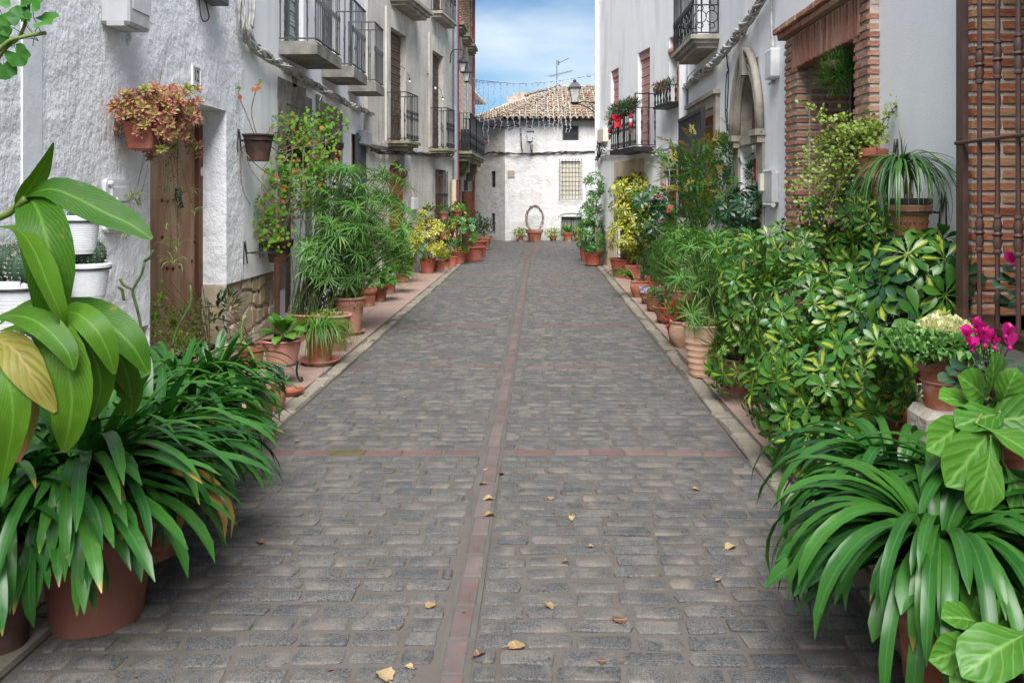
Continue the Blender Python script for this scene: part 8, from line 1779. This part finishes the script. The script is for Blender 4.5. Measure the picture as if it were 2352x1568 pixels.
def pinecone(mb, c, s=1.0):
    for k in range(26):
        a = k * 2.399; t = k / 26; d = Vector((math.cos(a), math.sin(a), -.3)); mb.add(*xf(curve_leaf(.035 * s * (1.1 - .6 * t), .028 * s, .1, -.3, 2, P_OBOV), frame(c + Vector((0, 0, -.10 * s * t)) + d * .008, d, (0, 0, 1))), rnd=R.uniform(.001, 1))
    mb.lathe(c + Vector((0, 0, -.11 * s)), [(.001, 0), (.02 * s, .03 * s), (.024 * s, .08 * s), (.001, .12 * s)], 8)
for (uu, nn, lb) in ((bu0 + 1.60, .44, 'red capped ornament with a pine cone at the left end of the balcony rail'), (bu0 + .12, .46, 'red capped ornament with a pine cone near the right corner of the balcony rail')):
    q = W1.w(uu, nn, 3.06); o = thing('hanging_ornament', lb, 'ornament', q); m = MB(); m.lathe(q, [(.001, .14), (.02, .08), (.032, .03), (.036, .0), (.02, -.02)], 10); part('cap', m, MT['red'], o, True); m = MB(); m.lathe(q + Vector((0, 0, -.06)), [(.015, -.05), (.034, -.02), (.034, .02), (.02, .05)], 10); part('trim', m, MT['white_plastic'], o, True); m = MB(); m.lathe(q + Vector((0, 0, -.14)), [(.015, -.05), (.034, -.02), (.034, .03), (.02, .05)], 10); part('body', m, MT['red'], o, True); m = MB(); pinecone(m, q + Vector((0, 0, -.2)), 1.1); part('pine_cone', m, MT['cone'], o)
    m = MB(); m.tube([q + Vector((0, 0, .14)), q + Vector((0, 0, .26))], .004, 4); part('cord', m, MT['red'], o)
q = W1.w((r3[0] + r3[1]) / 2, .2, r3[2] + .3); o = thing('garland', 'small garland of fir and pine cones on the upper window rail', 'garland', q); es = [(W1.w(r3[0] + (r3[1] - r3[0] + .1) * k / 5, .2, r3[2] + .33), Vector((.11, .08, .07))) for k in range(6)]
foliage(o, es, curve_leaf(.075, .012, .3, .2, 2, P_LANCE), 'fir', 420, seed=95, name='fir_twigs', depth=.9)
for k in range(8):
    m = MB(); pinecone(m, W1.w(r3[0] + .05 + (r3[1] - r3[0]) * k / 7, .26, r3[2] + .28 + .06 * (k % 2)), .95); part('pine_cone', m, MT['cone'], o)
for k in range(3):
    m = MB(); m.lathe(W1.w(r3[0] + .2 + .25 * k, .28, r3[2] + .38), [(.001, -.025), (.025, 0), (.001, .025)], 8); part('red_berry', m, MT['red'], o, True)
# ------------------------------------------------------------------ fallen leaves on the road
def dead(r, ragged, rr, curl):
    n = 16; v = [(0, 0, .004)]; f = []; uv = [(.5, .5)]
    for k in range(n):
        a = 2 * math.pi * k / n; q = r * (.62 + .38 * abs(math.cos(a / 2)) ** .6) * (1 + ragged * (1 if k % 2 else -1)) * (1.15 if k == 0 else 1); v.append((q * math.cos(a), q * .72 * math.sin(a), curl * (abs(math.sin(a)) ** 2) * r + rr.uniform(0, .08) * r)); uv.append((.5 + .5 * math.cos(a), .5 + .5 * math.sin(a)))
    for k in range(n): f.append((0, 1 + k, 1 + (k + 1) % n))
    m = MB(); m.add(v, f, uv); m.tube([(-r * .5, 0, .004), (-r * 1.0, r * .1, .006), (-r * 1.3, r * .05, .004)], .0018, 4); return m
RD = random.Random(41)
DEAD = ((1182, 1484, .036, 'large pale serrated leaf lying near the bottom centre'), (1423, 1424, .040, 'large greenish torn dry leaf right of the red brick line'), (1258, 1390, .026, 'curled orange brown leaf in the right half of the road'), (990, 1388, .030, 'pinkish leaf pair just left of the red brick line'), (1100, 1504, .026, 'flat tan leaf on the red line near the bottom'), (885, 1554, .045, 'long brown leaf at the bottom edge of the road'), (1124, 1183, .028, 'brown leaf in the middle of the red brick line'), (1123, 1146, .028, 'yellow leaf on the red line above the brown one'), (1110, 1112, .024, 'small yellow leaf on the left edge of the red line'), (1152, 1085, .024, 'orange leaf on the red line just below the crossing band'), (1116, 1078, .018, 'tiny yellow leaf at the crossing of the red lines'), (1265, 1143, .026, 'crumpled yellow green leaf right of the red line'), (1314, 1188, .024, 'dark reddish leaf among the right-hand cobbles'), (1275, 1178, .012, 'tiny tan scrap left of the dark reddish leaf'), (1299, 1289, .018, 'pale small leaf in the middle of the right cobbles'), (1356, 1254, .014, 'tiny pale leaf toward the right kerb'), (1676, 1258, .032, 'orange curled leaf close to the right kerb'), (1650, 1330, .014, 'tiny leaf scrap near the lower right clivia'), (598, 1245, .026, 'dark crumpled leaf beside the left clivias'), (1383, 1518, .020, 'pinkish brown leaf near the bottom right of centre'), (940, 1531, .018, 'small rusty leaf left of the red line at the bottom'), (1596, 1123, .022, 'thin pale leaf in the upper right cobbles'), (1800, 1078, .024, 'dry leaf on the pink tiles under the schefflera bank'), (1612, 912, .012, 'tiny leaf by the foot of the ribbed tub'), (1862, 1165, .03, 'leaf litter on the right kerb near the clivia'), (930, 912, .016, 'small tan leaf in the left cobbles further up'), (700, 910, .014, 'red leaf scrap on the left kerb'), (682, 1012, .016, 'orange leaf under the last clivia tip'))
for i, (x, y, r, lb) in enumerate(DEAD):
    p = G(x, y, .012); o = single('fallen_leaf', dead(r * 1.0, RD.uniform(.03, .10), RD, RD.uniform(.1, .6)), MT['dead_leaf'], lb, 'leaf', (0, 0, 0), True, group='fallen leaves on the road'); o.location = (p.x, p.y, .011 if KL1 < p.x < KR0 else .023); o.rotation_euler = (RD.uniform(-.15, .15), RD.uniform(-.15, .15), RD.uniform(0, 6.28))
# crumbs of dry leaf and grit along the kerbs
RQ = random.Random(99); m = MB()
for k in range(520):
    side = RQ.random(); Y = 2.6 + 14 * RQ.random() ** 1.6
    X = (KL1 + RQ.gauss(0, .10)) if side < .4 else (KR0 + RQ.gauss(0, .12)) if side < .8 else RQ.uniform(KL1, KR0)
    r = RQ.uniform(.003, .010); a = RQ.uniform(0, 6.28); z = .013 if KL1 < X < KR0 else .021; v = []
    for j in range(5):
        q = a + j * 1.257; d = r * RQ.uniform(.6, 1.3); v.append((X + d * math.cos(q), Y + d * .6 * math.sin(q), z + RQ.uniform(0, r * .7)))
    m.add(v, [(0, 1, 2, 3, 4)], None, RQ.uniform(.001, 1))
single('leaf_litter', m, MT['dry_brown'], 'tiny dry leaf crumbs scattered along both kerbs', 'litter', (0, 0, 0), kind='stuff')
